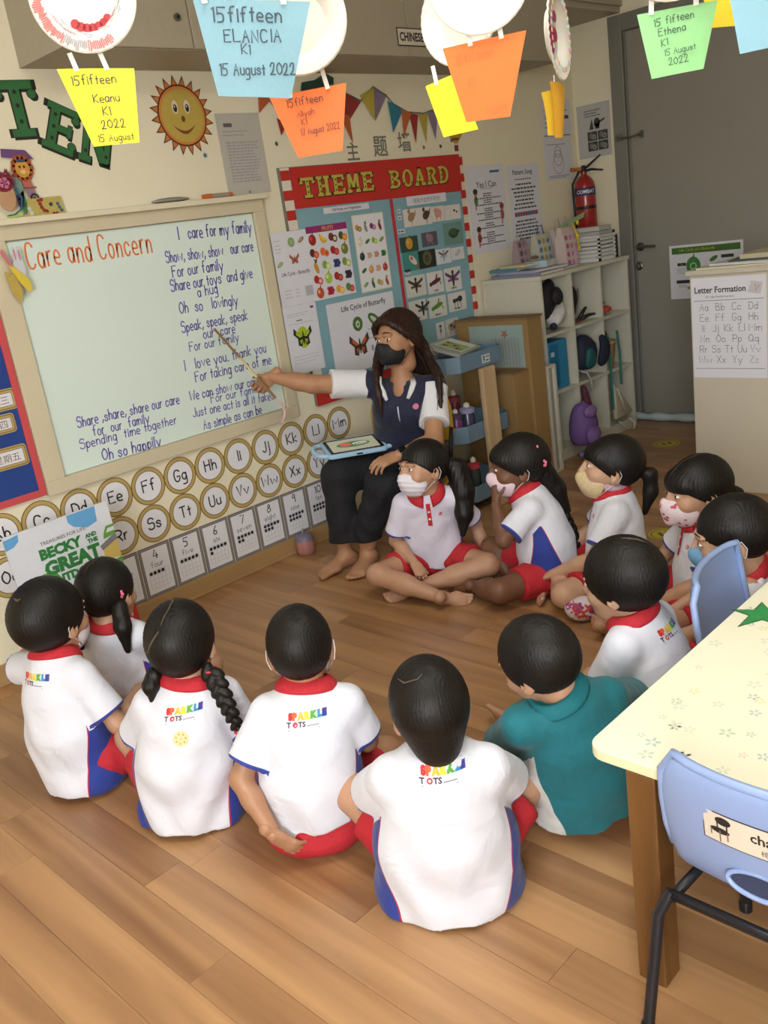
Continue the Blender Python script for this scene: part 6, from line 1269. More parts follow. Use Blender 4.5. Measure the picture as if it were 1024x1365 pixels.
    if mask:
        sz = mask.get('drop', 0)
        ops = [('u', Ell((0, .034, -.050-sz), (.0615, .071, .062)), .01), ('u', Ell((0, .096, -.036-sz), (.015, .021, .020)), .03)]
        if mask.get('fold'): ops.append(('u', Cap((0, .108, -.02), (0, .098, -.085), .010, .010), .03))
        V, F = sdfmesh(ops, .0034, final=lambda P: np.maximum(np.maximum(P[2]-(-.014-sz+.30*(P[1]-.09)), -.103-sz-P[2]-.0*P[1]), .022-P[1]+.25*np.abs(P[2]+.055+sz)),
                       noise=(lambda P: .0012*np.sin((P[2])*330)) if mask.get('pleat') else None)
        mo = npobj('face_mask', TH(V), F, mask['mat'], f.root)
        if mask.get('dots'):
            mt = BVHTree.FromPolygons([tuple(v) for v in V], [tuple(q) for q in F.tolist()]); b = MB(); random.seed(2)
            for k in range(34):
                a, z = random.uniform(-1.2, 1.2), random.uniform(-.095, -.022); d = V3(math.sin(a), math.cos(a), 0); U_ = V3(math.cos(a), -math.sin(a), 0); c0 = V3(0, .0, z)
                P_ = []
                for j in range(7):
                    q = c0+U_*.0048*math.cos(j*.9)+V3(0, 0, 1)*.0048*math.sin(j*.9); hh = mt.ray_cast(Vector(q+d*.2), Vector(-d))
                    if hh[0] is None: break
                    P_.append(np.array(hh[0])+d*.0009)
                if len(P_) == 7: b.add(P_, [tuple(range(7))], k % 3 % 2)
            b.v = [TH(np.vstack(b.v))]; ob('mask_print', b, [flat(c) for c in mask['dots']], mo)
        b = MB()
        for s in (-1, 1):
            b.tube([(s*.057, .028, -.030-sz), (s*.071, .010, -.008), (s*.0825, -.014, .014), (s*.083, -.026, -.006), (s*.078, -.022, -.030), (s*.069, .004, -.050-sz*.5), (s*.055, .030, -.082-sz)], .0014, 5)
        b.v = [TH(np.vstack(b.v))]; ob('ear_loop', b, flat(mask.get('loop', '#dad6d6')), mo, smooth=True)
    return R
def build_hand(f, W, d, back, side, hs, curl, body, thumb=.5, spread=1., vox=.0034):
    B = basis(d, back); V, F = sdfmesh(hand_ops(side, curl, spread, thumb), vox); V = (V*hs)@B.T+np.asarray(W); body.append((f.T(V), F))
def build_foot(f, A, d, up, side, fs, body):
    B = basis(d, up); V, F = sdfmesh(foot_ops(side), .0042); V = (V*fs)@B.T+np.asarray(A); V = f.T(V); V[:, 2] = np.maximum(V[:, 2], .0015); body.append((V, F))
SP = ['#d42a2a', '#e8622c', '#efb52c', '#e8d42c', '#58a83c', '#2c8fc8', '#3f3a98', '#2c2a6c']
def decal(name, f, tree, O, U, V_, N, build, cols, parent, off=.0012):
    b = MB(); fr = (np.asarray(O), U, V_, N); build(b, fr); vs = np.vstack(b.v); out = []
    for p in vs:
        o = p+N*.12; hit = tree.ray_cast(Vector(o), Vector(-N)); out.append((np.array(hit[0])+N*off) if hit[0] is not None and np.linalg.norm(np.array(hit[0])-p) < .1 else p)
    b.v = [np.array(out)]; return ob(name, b, cols, parent)
def sub_flat(b, fr, pts, m):   # triangulated grid strip for curved decals
    x0, y0, x1, y1 = pts; k = 6; O, U, V, N = fr; P = [O+U*(x0+(x1-x0)*i/k)+V*(y0+(y1-y0)*j/k) for j in range(k+1) for i in range(k+1)]
    b.add(P, [(j*(k+1)+i, j*(k+1)+i+1, (j+1)*(k+1)+i+1, (j+1)*(k+1)+i) for i in range(k) for j in range(k)], m)
def child(label, phi, xy, head, look, arms, legs=None, sc=1.0, hs=.92, skinm=None, hair=None, mask=None, shirt=None, bulge=.035, hem=.045, logo=True, placket=False, collar=True, ph=0., nr=.085, seat=None, eyes=True, shoulder=(0, 0), hemr=1.0, sleeve=.78, shirt_len=0, head_local=False, shw=.094, tw=1.08):
    f = Figure('person', label, math.radians(phi), xy, sc, 'children sitting in a circle on the floor'); Hc = np.array(head) if head_local else f.L(head); Rh = R3(*look)
    N = Hc-Rh@np.array([0, .030, .150])*hs*.5-np.array([0, .004, .012]); P0 = np.array([0, 0, .10]); Cc = np.array([(N[0])*.35, N[1]*.35-bulge, .24]); sp_ = [quadc(P0, Cc, N, t) for t in (0, .3, .6, .85, 1)]
    sy = shoulder[0]; shx = np.array([math.cos(sy), math.sin(sy), shoulder[1]]); up = unit(N-sp_[2]); S = {q: N-up*.052-V3(0, 0, .004)+q*shw*shx for q in (-1, 1)}
    body = []; tors = (1.0, .80, 1)
    ops = [('u', Ell(P0+[0, 0, .0], (.100, .085, .080)), .03)]
    for a, b_, r1, r2 in ((0, 1, .085, .080), (1, 2, .080, .080), (2, 3, .080, .052)): ops.append(('u', Cap(sp_[a], sp_[b_], r1, r2, S=tors), .03))
    ops.append(('u', Cap(S[-1], S[1], .036, .036), .03)); ops.append(('u', Cap(N-up*.02, Hc+Rh@np.array([0, -.03, -.07])*hs, .038, .040), .02))
    legs = legs or {}
    LG = {1: dict(k=(.205, .185, .085), a=(-.01, .285, .045), d=(-1, .15, -.05), u=(.1, .9, .45)), -1: dict(k=(-.205, .175, .085), a=(.04, .195, .05), d=(1, .2, -.05), u=(-.1, .9, .45))}
    for q in (-1, 1): LG[q].update(legs.get(q, {}))
    AR = {}
    for q in (-1, 1):
        a = arms[q]; E, W = np.array(a['e'], float), np.array(a['w'], float); AR[q] = (E, W)
        ops += [('u', Cap(S[q], E, .033, .0265), .02), ('u', Cap(E, E+(W-E)*.4, .0265, .0265), .012), ('u', Cap(E+(W-E)*.35, W, .0265, .0175), .01)]
        g = LG[q]; K, A = np.array(g['k'], float), np.array(g['a'], float); hp = np.array([q*.062, .01, .088])
        ops += [('u', Cap(hp, K, .062, .044), .03), ('u', Cap(K, K+(A-K)*.45, .043, .040), .02), ('u', Cap(K+(A-K)*.4, A, .040, .0235), .02)]
    V, F = sdfmesh(ops, .006, ground=.001); body.append((f.T(V), F))
    for q in (-1, 1):
        a = arms[q]; E, W = AR[q]; d = np.array(a.get('d', W-E), float); build_hand(f, W+unit(d)*.006, d, a.get('b', (0, 0, 1)), q, .62, a.get('curl', .45), body, a.get('thumb', .5), a.get('spread', 1))
        g = LG[q]
        if not g.get('nofoot'): build_foot(f, g['a'], g['d'], g['u'], q, .66, body)
    build_head(f, Hc, look, hs, skinm, hair, mask, eyes, body)
    V, F = join(*body); npobj('body', V, F, skinm, f.root)
    # shorts
    ops = [('u', Ell(P0+[0, .004, -.010], (.120, .100, .090)), .04)]
    for q in (-1, 1):
        g = LG[q]; K = np.array(g['k'], float); hp = np.array([q*.062, .005, .088]); cut = g.get('cut', .74); e = hp+(K-hp)*cut; ops.append(('u', Cap(hp, hp+(K-hp)*(cut+.2), .072, .063, clip=[(e, K-hp)]), .04))
    if seat: ops.append(('u', Ell(seat[0], seat[1]), .03))
    nzs = lambda P: .0022*np.sin(P[0]*60+4*np.sin(P[1]*30)+ph)*np.sin(P[2]*50+P[1]*20)
    V, F = sdfmesh(ops, .0062, noise=nzs, ground=.0008); npobj('shorts', f.T(V), F, M_RED, f.root)
    # shirt
    ts = (tw, .90, 1); hz = hem; p_h = quadc(P0, Cc, N, .0)-np.array([0, 0, .03])
    rr_ = [.126*hemr, .116*(.5+.5*hemr), .100, .097, .082]
    ops = [('u', Cap(p_h-[0, 0, .03], sp_[1], rr_[0], rr_[1], S=ts), .03), ('u', Cap(sp_[1], sp_[2], rr_[1], rr_[2], S=ts), .03), ('u', Cap(sp_[2], sp_[3], rr_[2]-.002, rr_[4], S=ts), .03), ('u', Cap(S[-1]-up*.004, S[1]-up*.004, .042, .042), .035), ('u', Cap(sp_[3], N-up*.012, .060, .044), .03)]
    for q in (-1, 1):
        E, W = AR[q]; dd = unit(E-S[q]); Lc = np.linalg.norm(E-S[q])*sleeve; e = S[q]+dd*Lc; ops.append(('u', Cap(S[q]-dd*.0, S[q]+dd*(Lc+.06), .045, .053, clip=[(e, dd)]), .016))
    cutn = unit(np.array([0, .10+N[1]*.3, -1.0])); cp = np.array([0, 0, hz])
    hemf = lambda P: np.where(np.abs(P[0])+np.abs(P[1]) < 9, ((hz-P[2])+P[1]*.25*0), 0)
    # neckline and hem are cut by planes
    nk = N+up*.012
    nz = lambda P: (.0042*np.sin(36*P[2]+3.2*np.sin(16*P[0]+ph)+2.2*np.sin(13*P[1]+ph*2)))*np.clip((N[2]*.80-P[2])/.22, .08, 1)+.0022*np.sin(70*P[0]+25*P[2]+ph)*np.clip((N[2]*.9-P[2])/.25, .1, 1)
    def fin(P):
        q = [P[i]-nk[i] for i in range(3)]; pl = _dot(q, up); rad = np.sqrt(np.maximum(q[0]**2+q[1]**2+q[2]**2-pl**2, 0)); return np.maximum((hz+.012*np.sin(P[0]*20+ph)-P[2])+.10*P[1], np.minimum(pl, nr-rad))
    V, F = sdfmesh(ops, .0052, noise=nz, final=fin, ground=.0008)
    # seam distances
    tz = np.clip((V[:, 2]-hz)/(N[2]-hz), 0, 1); ct = np.linspace(0, 1, 21); cs = np.array([quadc(P0, Cc, N, t) for t in ct]); cx = np.interp(V[:, 2], cs[:, 2], cs[:, 0]); cy = np.interp(V[:, 2], cs[:, 2], cs[:, 1])
    dx, dy = V[:, 0]-cx, V[:, 1]-cy; ang = np.degrees(np.arctan2(np.abs(dx)/1.2, -dy)); w = np.where(tz < .70, 6+36*np.clip(1-tz/.70, 0, 1)**.75+3*np.sin(tz*9+.6), -8)
    pd = (w-np.abs(ang-90))*PI/180*.10; cu = np.full(len(V), -1.)
    for q in (-1, 1):
        E, W = AR[q]; dd = unit(E-S[q]); Lc = np.linalg.norm(E-S[q])*sleeve; rel = V-S[q]; u = rel@dd; dist = np.linalg.norm(rel-u[:, None]*dd, axis=1)
        trr = np.sqrt((dx/tw)**2+(dy/.90)**2); slv = (u > .02) & (dist < .068) & (trr > .100) & (np.sign(dx) == q) & (V[:, 2] > N[2]-.26) & (u < Lc+.004); slv |= (u > Lc-.014) & (dist < .066) & (u < Lc+.004)
        pd = np.where(slv, -.05, pd); cu = np.where(slv, np.maximum(cu, u-(Lc-.0085)), cu)
    cu = np.where(cu < -.5, -.05, cu)
    sV = f.T(V); so = npobj('shirt', sV, F, shirt or M_SHIRT, f.root, attrs={'seam': np.stack([pd, cu, 0*pd], 1)})
    tree = BVHTree.FromPolygons([tuple(v) for v in sV], [tuple(q) for q in F.tolist()])
    if collar:
        b = MB(); vs = []; fs = []; n = 26; prof = [(.045, -.006), (.042, .026), (.049, .031), (.073, .000), (.067, -.008)]
        X = unit(np.cross(up, (0, -1, 0))) if abs(up[1]) < .95 else V3(1, 0, 0); X = unit(V3(1, 0, 0)-up*up[0]); Yf = np.cross(up, X)
        for i in range(n+1):
            a = math.radians(14+332*i/n); fr_ = (1+math.cos(a))/2; drop = -.022*fr_**3; wide = 1+.10*fr_
            for r, z in prof: vs.append(N+X*math.sin(a)*r*1.08*wide+Yf*math.cos(a)*r*wide+up*(z+(drop if z < .01 else drop*.6)))
        k = len(prof)
        for i in range(n):
            for j in range(k): fs.append((i*k+j, i*k+(j+1) % k, (i+1)*k+(j+1) % k, (i+1)*k+j))
        fs += [tuple(range(k)), tuple(range(n*k, n*k+k))[::-1]]; b.add(f.T(np.array(vs)), fs); ob('collar', b, (M_COLLAR if collar is True else collar), f.root, smooth=True, subs=1)
    # back print
    RW = f.Rw
    if logo:
        i_ = .80 if logo is True else logo; pc = quadc(P0, Cc, N, i_); t_ = unit(quadc(P0, Cc, N, i_+.05)-quadc(P0, Cc, N, i_-.05)); Nn = unit(np.cross(t_, (1, 0, 0))); Nn = Nn if Nn[1] < 0 else -Nn
        O = f.T(pc+Nn*.09+t_*.012); U = RW@V3(1, 0, 0); Vv = RW@t_; Nw = RW@Nn; U = -U if np.dot(np.cross(U, Vv), Nw) < 0 else U
        def bl(b, fr):
            x = -.036
            for ch, c in zip('SPARKLE', (0, 1, 2, 3, 4, 5, 6)):
                v, f_ = textpoly(ch, .11, None); s = .0185/(v[:, 1].max()-v[:, 1].min()); q = (v-[v[:, 0].min(), v[:, 1].min()])*s; q[:, 0] *= .84; b.add(fr[0]+(x+q[:, :1])*fr[1]+q[:, 1:2]*fr[2], f_, c); x += q[:, 0].max()-.0004
            ftext(b, 'T', fr, -.0345, -.0155, .0125, 0, bold=.03, m=8); b.disc((-.019, -.0093), .0060, .0064, fr, 0, .0002, 12, 7); b.disc((-.019, -.0093), .0030, .0032, fr, 0, .0003, 8, 9); ftext(b, 'TS', fr, -.0035, -.0155, .0125, 0, bold=.03, m=8)
            for a_, c_ in ((.008, .036),): b.rect(a_, -.0150, c_, -.0128, fr, 0, .0002, 10)
            b.rect(-.036, -.0215, .038, -.0198, fr, 0, .0002, 10)
        decal('shirt_print', f, tree, O, U, Vv, Nw, bl, [flat(c) for c in SP[:7]]+[flat('#c42a4a'), flat('#3a2a3a'), flat('#e8e0e4'), flat('#8a8496')], so)
    if placket:
        t_ = unit(N-sp_[2]); Nn = unit(np.cross(t_, (1, 0, 0))); O = f.T(N-t_*.025+Nn*.07); U = RW@V3(-1, 0, 0); Vv = RW@t_; Nw = RW@Nn
        def bp_(b, fr): sub_flat(b, fr, (-.0085, -.085, .0085, .01), 0)
        pk = decal('placket', f, tree, O, U, Vv, Nw, bp_, [M_COLLAR], so, .002)
        for dz in (-.022, -.055):
            def bb2(b, fr): b.disc((0, dz), .005, .005, fr, 0, .001, 12, 0)
            decal('button', f, tree, O, U, Vv, Nw, bb2, [flat('#e4dede')], so, .0045)
        def bc(b, fr): b.disc((.045, -.045), .0075, .0075, fr, 0, .0004, 14, 0); b.disc((.045, -.045), .0050, .0050, fr, .0, .0006, 12, 1)
        decal('chest_emblem', f, tree, O, U, Vv, Nw, bc, [flat('#c8657a'), flat('#e0b4c0')], so, .0015)
    f.S, f.N, f.P0, f.AR, f.LG, f.shirt, f.tree, f.Hc, f.Rh = S, N, P0, AR, LG, so, tree, Hc, Rh
    return f
SK1 = skin('skin_light', '#bf987c'); SK2 = skin('skin_tan', '#a97e60'); SK3 = skin('skin_brown', '#704c38'); SK4 = skin('skin_warm', '#b68c70')
def H(mat=None, **k): d = dict(mat=mat or M_HAIR); d.update(k); return d
ARM_LAP = {1: dict(e=(.165, .06, .20), w=(.10, .20, .13), curl=.6), -1: dict(e=(-.165, .06, .20), w=(-.10, .20, .13), curl=.6)}
def arms(**k):
    a = {q: dict(ARM_LAP[q]) for q in (1, -1)}
    for q, n in ((1, 'R'), (-1, 'L')):
        if n in k: a[q].update(k[n])
    return a
FLORAL = mat('mask_floral', '#dccacf', .7, var=(260, .35)); WHM = mat('mask_white', '#d9d4dc', .7); PINKM = mat('mask_pink_white', '#dcc3cc', .7); BLUEM = mat('mask_blue', '#6f9fc4', .7); YELM = mat('mask_yellow_pink', '#c9b48c', .7, var=(120, .3))
CTR = [(-.004, .085, .06), (.004, .05, .10), (-.008, .02, .12), (.006, -.02, .12), (.002, -.05, .10), (-.012, -.08, .07)]
# nearest boy
child('nearest boy in a white shirt with shaggy black hair, sitting in the middle foreground', 42, (1.175, -2.085), (1.146, -2.125, .485), (.12, .05, -.03), arms(R=dict(e=(.165, .06, .22), w=(.10, .20, .20)), L=dict(e=(-.165, .06, .22), w=(-.10, .20, .20))),
      legs={1: dict(k=(.215, .155, .170), cut=.66), -1: dict(k=(-.205, .155, .165), cut=.66)}, hs=.95, skinm=SK4, hair=H(line=(-.088, .45), thick=.004, rag=.016, nape=-.010, nw=.052, parts=[[(-.055, -.03, .095), (-.04, -.055, .09), (-.015, -.06, .09), (.0, -.05, .095)]], pw=.003), ph=1.2, hemr=1.16, tw=1.16, shw=.100, collar=False, logo=.93, hem=.010, eyes=False)
# boy with cropped hair
child('boy with close-cropped hair left of the nearest boy, hand at his waistband', 44, (1.125, -1.70), (1.182, -1.686, .498), (.08, .08, 0), arms(L=dict(e=(-.150, -.055, .235), w=(-.085, -.120, .118), d=(.65, .12, -.75), b=(-.3, -.95, .0), curl=.3), R=dict(e=(.15, .05, .23), w=(.12, .18, .16))),
      hs=.98, skinm=SK2, hair=H(line=(-.042, .62), thick=-.002), mask=dict(mat=WHM), ph=.3, legs={1: dict(k=(.18, .20, .09)), -1: dict(k=(-.175, .20, .09))}, eyes=False, hem=.090, hemr=.92, seat=((0, -.028, .050), (.118, .080, .054)))
# girl with two plaits
g = child('girl with red hair ties and a braid, round sticker on her back', 44, (1.01, -1.33), (1.052, -1.378, .495), (-.05, .02, 0), arms(R=dict(e=(.165, .02, .22), w=(.185, .13, .12)), L=dict(e=(-.14, .06, .21), w=(-.10, .2, .13))),
      legs={-1: dict(k=(-.185, .16, .165), cut=.62), 1: dict(k=(.180, .20, .09))}, hs=1.0, skinm=SK1, hair=H(line=(-.030, .58), thick=.004, parts=[CTR, [(-.012, -.08, .07), (-.05, -.09, .03), (-.075, -.05, .02)]], pw=.005,
      tails=[dict(path=[(.072, -.055, -.045), (.092, -.075, -.085), (.108, -.085, -.14), (.122, -.080, -.215)], r=(.022, .012), braid=14), dict(path=[(-.070, -.050, -.05), (-.080, -.062, -.075), (-.082, -.062, -.118)], r=(.020, .020, .010))],
      ties=[((.076, -.058, -.050), .016, '#c8323a'), ((-.074, -.055, -.058), .014, '#c8323a'), ((.074, .01, .035), 0.004, '#c8323a'), ((-.080, -.02, .03), .004, '#c8323a'), ((.123, -.080, -.215), .011, '#c8323a')]), ph=2.1, hemr=1.08, hem=.02, eyes=False)
def stk(b, fr): b.disc((0, 0), .020, .020, fr, 0, .0002, 20, 0); [b.disc((.012*math.cos(a), .012*math.sin(a)), .0026, .0026, fr, .0002, .0004, 6, 1) for a in np.linspace(0, 5.4, 7)]; b.disc((0, 0), .002, .002, fr, .0002, .0004, 6, 1)
_O = g.T(quadc(g.P0, g.P0*.35+g.N*.35, g.N, .74)+np.array([0, -.10, 0])); decal('round_sticker', g, g.tree, _O, g.Rw@V3(1, 0, 0), V3(0, 0, 1), g.Rw@V3(0, -1, 0), stk, [flat('#d9d2a0'), flat('#c9a63c')], g.shirt, .0015)
# boy at far left
child('boy in the leftmost place with straight black hair and one ear showing', 14, (.915, -.905), (.948, -.872, .498), (.10, .0, .02), arms(R=dict(e=(.155, .03, .20), w=(.06, .20, .19), curl=.5), L=dict(e=(-.22, .02, .33), w=(-.16, .13, .40), d=(.5, .5, .6))),
      hs=1.06, skinm=SK4, hair=H(line=(-.055, .58), thick=.006, nape=0, parts=[[(-.012, -.07, .085), (.0, -.075, .083), (.010, -.07, .086)]], pw=.006), mask=dict(mat=WHM), ph=.9, hem=.02)
# girl behind the big book
child('girl in front of the big book, centre parted hair in two tails', 25, (1.235, -.665), (1.195, -.735, .455), (.05, .12, 0), arms(), hs=1.02, sc=.95,
      skinm=SK1, hair=H(line=(-.030, .58), thick=.004, parts=[CTR], pw=.005, tails=[dict(path=[(.070, -.050, -.03), (.085, -.07, -.09), (.085, -.065, -.17)], r=(.026, .027, .010)), dict(path=[(-.070, -.050, -.03), (-.085, -.07, -.09), (-.085, -.065, -.16)], r=(.024, .025, .010))],
      ties=[((.078, -.045, .01), 0, '#d0607a'), ((-.078, -.045, .01), 0, '#d0607a')]), ph=1.7, eyes=False, logo=False)
# boy in the teal jacket
child('boy in a teal jacket beside the table, leaning over his bare foot', 62, (1.590, -2.185), (1.435, -2.190, .470), (.45, .25, -.15), arms(L=dict(e=(-.150, .13, .16), w=(-.05, .27, .10), curl=.4), R=dict(e=(.17, .06, .22), w=(.08, .2, .15))), shirt=M_TEAL, collar=mat('collar_teal', '#0d6a74', .8),
      legs={-1: dict(k=(-.185, .15, .09)), 1: dict(k=(.16, .20, .12), a=(.01, .37, .045), d=(-.15, 1, .12), u=(.9, .1, .45))}, hs=.91, skinm=SK4, hair=H(line=(-.045, .55), thick=.005, parts=[[(.015, -.07, .085), (.025, -.075, .08)]], pw=.007), ph=.5, logo=False, sleeve=1.25, hem=.045, seat=((0, .0, .06), (.135, .115, .062)), hemr=1.15, tw=1.2, shw=.108, bulge=.055, nr=.062)
# child with the bowl cut
child('child with a bowl haircut, in front of the far chair', 92, (1.93, -2.185), (1.866, -2.150, .485), (.05, .05, -.05), arms(L=dict(e=(-.15, .07, .2), w=(-.12, .22, .13))), legs={1: dict(a=(-.13, .30, .045), d=(-1, .25, -.05)), -1: dict(k=(-.165, .19, .085))},
      hs=.98, skinm=SK1, hair=H(line=(-.082, .52), thick=.008, nape=0, parts=[[(-.01, -.02, .12), (.004, -.05, .105), (.012, -.07, .09)]], pw=.006), ph=2.6, hemr=1.05)
# boy at the right edge
child('cropped-haired boy in a blue mask behind the far chair', 114, (2.44, -2.205), (2.285, -2.252, .475), (.10, .1, 0), arms(), hs=1.04, skinm=SK1, hair=H(line=(-.03, .58)), mask=dict(mat=BLUEM), ph=.2, legs={-1: dict(k=(-.15, .21, .085))})
# girl with the flowered mask
child('girl in a flowered mask with a fringe, in front of the cabinet', 135, (2.68, -1.975), (2.650, -1.975, .465), (.15, -.05, 0), arms(L=dict(e=(-.15, .06, .2), w=(-.1, .2, .13))), legs={-1: dict(k=(-.20, .20, .09), a=(-.06, .35, .045), d=(.85, .5, -.05), u=(-.3, .8, .5))}, hs=1.02, skinm=SK4,
      hair=H(line=(-.022, .55), bangs=.012, thick=.003, parts=[CTR], pw=.004, tails=[dict(path=[(0, -.10, .0), (0, -.135, -.03), (0, -.14, -.10)], r=(.02, .024, .010))], ties=[((0, -.112, -.005), .016, '#e4e0e4')]), mask=dict(mat=FLORAL, fold=True, dots=['#b84a5c', '#c87a8c']), placket=True, logo=False, ph=.7)
# girl with the low ponytail
g10 = child('girl with a drooping ponytail and a yellowish mask', 122, (2.745, -1.585), (2.775, -1.590, .480), (.12, -.25, 0), arms(L=dict(e=(-.15, .06, .2), w=(-.09, .22, .12))), hs=1.02, skinm=SK1, collar=True,
      hair=H(line=(-.026, .55), bangs=.02, thick=.003, parts=[CTR[2:]], pw=.004, tails=[dict(path=[(.0, -.10, .0), (.0, -.14, -.01), (.0, -.155, -.07), (0, -.150, -.15)], r=(.016, .026, .026, .010))], ties=[((0, -.108, .0), .015, '#5a4a8a')]), mask=dict(mat=YELM, drop=.012), logo=False, ph=1.4, placket=True)
# girl with the plait down her back
child('girl with pink hair clips and one long braid, hand at her chin', 122, (2.660, -1.355), (2.632, -1.283, .50), (.22, -.05, 0), arms(L=dict(e=(-.165, .14, .27), w=(-.065, .165, .385), d=(.5, .1, .8), b=(-.3, .9, .2), curl=.9), R=dict(e=(.15, .07, .2), w=(.08, .2, .14))),
      legs={-1: dict(k=(-.19, .17, .085), a=(-.04, .29, .045), d=(.2, 1, -.05), u=(-.8, .2, .5), cut=.62), 1: dict(k=(.12, .22, .14), a=(.04, .15, .04), d=(-.6, .6, 0))}, hs=1.04, skinm=SK3,
      hair=H(line=(-.026, .58), bangs=.026, thick=.004, tails=[dict(path=[(.0, -.09, -.03), (.01, -.135, -.10), (.015, -.160, -.19)], r=(.040, .036, .028)), dict(path=[(.015, -.160, -.19), (.02, -.195, -.27), (.02, -.215, -.37)], r=(.026, .016), braid=12)],
      ties=[((-.05, -.06, .075), 0, '#e07a9a'), ((-.065, -.085, .02), 0, '#e07a9a'), ((.016, -.162, -.195), .026, '#e08a94')]), mask=dict(mat=PINKM), logo=False, ph=2.9)
# girl beside the woman
child('girl in a white mask beside the seated woman, facing us', 224, (2.575, -.85), (2.493, -.925, .50), (-.95, -.22, .05), arms(R=dict(e=(.150, .05, .20), w=(.085, .165, .135), d=(-.3, .8, -.5), curl=.9), L=dict(e=(-.185, -.02, .20), w=(-.215, .03, .065), d=(-.2, .9, -.35), b=(-.1, .3, .9), curl=.25)),
      legs={1: dict(k=(.235, .19, .115), a=(.00, .335, .045), d=(-1, .25, -.15), u=(.15, .9, .45), cut=.62), -1: dict(k=(-.205, .20, .10), a=(.10, .20, .04), d=(.9, .4, -.05), cut=.62)}, hs=1.0, skinm=SK4, shirt=M_SHIRT3,
      hair=H(mat=M_HAIR, line=(-.018, .62), thick=.002, tails=[dict(path=[(-.02, -.09, .02), (-.045, -.135, .0), (-.07, -.15, -.09), (-.08, -.15, -.18), (-.08, -.145, -.26)], r=(.026, .042, .046, .036, .012))]), mask=dict(mat=WHM, pleat=True), placket=True, logo=False, ph=.1, hem=.06, hemr=.92)
b = MB(); b.tube([g10.T(g10.N+V3(.064*math.sin(a), .056*math.cos(a)+.006, .030+.014*math.cos(a))) for a in np.linspace(0, 2*PI, 22, endpoint=False)], .013, 8, closed=True, caps=False, flatv=.5, u0=(0, 0, 1)); ob('neck_band', b, mat('band_floral', '#b89aa8', .8, var=(170, .5)), g10.root, smooth=True)
# ================================================================ the seated woman
f = Figure('person', 'woman in a navy and white polo seated by the whiteboard, pointing with a stick', math.radians(208), (2.80, -.52))
Wj = dict(head=(2.790, -.600, .962), neck=(2.800, -.585, .805), Rsh=(2.690, -.470, .790), Lsh=(2.850, -.715, .735), Rel=(2.500, -.345, .826), Rwr=(2.392, -.215, .880), Lel=(2.700, -.815, .548), Lwr=(2.560, -.730, .520), Rkn=(2.500, -.415, .425), Lkn=(2.555, -.630, .395), Ran=(2.475, -.410, .080), Lan=(2.525, -.500, .080), hip=(2.83, -.52, .40), chest=(2.795, -.575, .66), waist=(2.82, -.535, .52))
J = {k: f.L(v) for k, v in Wj.items()}; dW = lambda v: np.asarray(v, float)@f.Rw; SKT = skin('skin_woman', '#ab7f5f'); body = []
ops = [('u', Ell(J['hip'], (.15, .12, .11)), .03), ('u', Cap(J['hip'], J['waist'], .115, .100, S=(1.15, .85, 1)), .03), ('u', Cap(J['waist'], J['chest'], .095, .105, S=(1.12, .85, 1)), .03), ('u', Cap(J['chest'], J['neck']-[0, 0, .05], .095, .055, S=(1.15, .85, 1)), .03),
       ('u', Cap(J['neck']-[0, 0, .06], (J['neck']+J['head'])/2, .046, .042), .02), ('u', Cap(J['Rsh'], J['Rel'], .046, .038), .02), ('u', Cap(J['Rel'], J['Rel']+(J['Rwr']-J['Rel'])*.4, .038, .037), .015), ('u', Cap(J['Rel']+(J['Rwr']-J['Rel'])*.3, J['Rwr'], .037, .024), .012),
       ('u', Cap(J['Lsh'], J['Lel'], .046, .038), .02), ('u', Cap(J['Lel'], J['Lel']+(J['Lwr']-J['Lel'])*.4, .038, .036), .015), ('u', Cap(J['Lel']+(J['Lwr']-J['Lel'])*.3, J['Lwr'], .036, .024), .012),
       ('u', Cap(J['Rkn'], J['Ran'], .048, .030), .02), ('u', Cap(J['Lkn'], J['Lan'], .048, .030), .02)]
V, F = sdfmesh(ops, .0062); body.append((f.T(V), F))
stk_a, stk_b = np.array([2.256, -.062, 1.112]), np.array([2.345, -.275, .80]); sd = unit(stk_b-stk_a); hd = unit(dW(np.array([-.08, .13, .06])-sd*np.dot((-.08, .13, .06), sd)))
hb = unit(np.cross(hd, dW(-sd))); build_hand(f, J['Rwr']+hd*.004, hd, hb, 1, .80, 1.05, body, thumb=.9, spread=.6)
build_hand(f, J['Lwr'], dW((-.80, .28, -.10)), dW((-.15, -.35, .93)), -1, .84, .42, body, thumb=.6, spread=.6)
build_foot(f, J['Ran']-[0, 0, .002], dW((-.98, .15, -.05)), (0, 0, 1), 1, .93, body); build_foot(f, J['Lan']-[0, 0, .002], dW((-.93, -.30, -.05)), (0, 0, 1), -1, .93, body)
build_head(f, J['head'], (-.52, -.08, .08), 1.02, SKT, H(mat=M_HAIRB, line=(.010, .72), thick=.007, parts=[[(-.02, .075, .070), (-.022, .04, .10), (-.020, 0, .118)]], pw=.003), dict(mat=mat('mask_black', '#101114', .7), fold=True, loop='#15151a'), True, body)
V, F = join(*body); npobj('body', V, F, SKT, f.root)
# trousers
ops = [('u', Ell(J['hip'], (.165, .135, .115)), .03), ('u', Cap(J['hip'], J['waist'], .12, .10, S=(1.15, .9, 1)), .03)]
for a, b_, q in (('Rkn', 'Ran', 1), ('Lkn', 'Lan', -1)):
    hp = J['hip']+np.array([q*.085, .02, -.01]); ops += [('u', Cap(hp, J[a], .095, .074), .04), ('u', Cap(J[a], J[b_]+[0, 0, .055], .073, .062), .03)]
V, F = sdfmesh(ops, .0068, noise=lambda P: .0030*np.sin(P[2]*55+4*np.sin(P[0]*22)+3*P[1]*10), final=lambda P: .135-P[2]); npobj('trousers', f.T(V), F, M_TROUS, f.root)
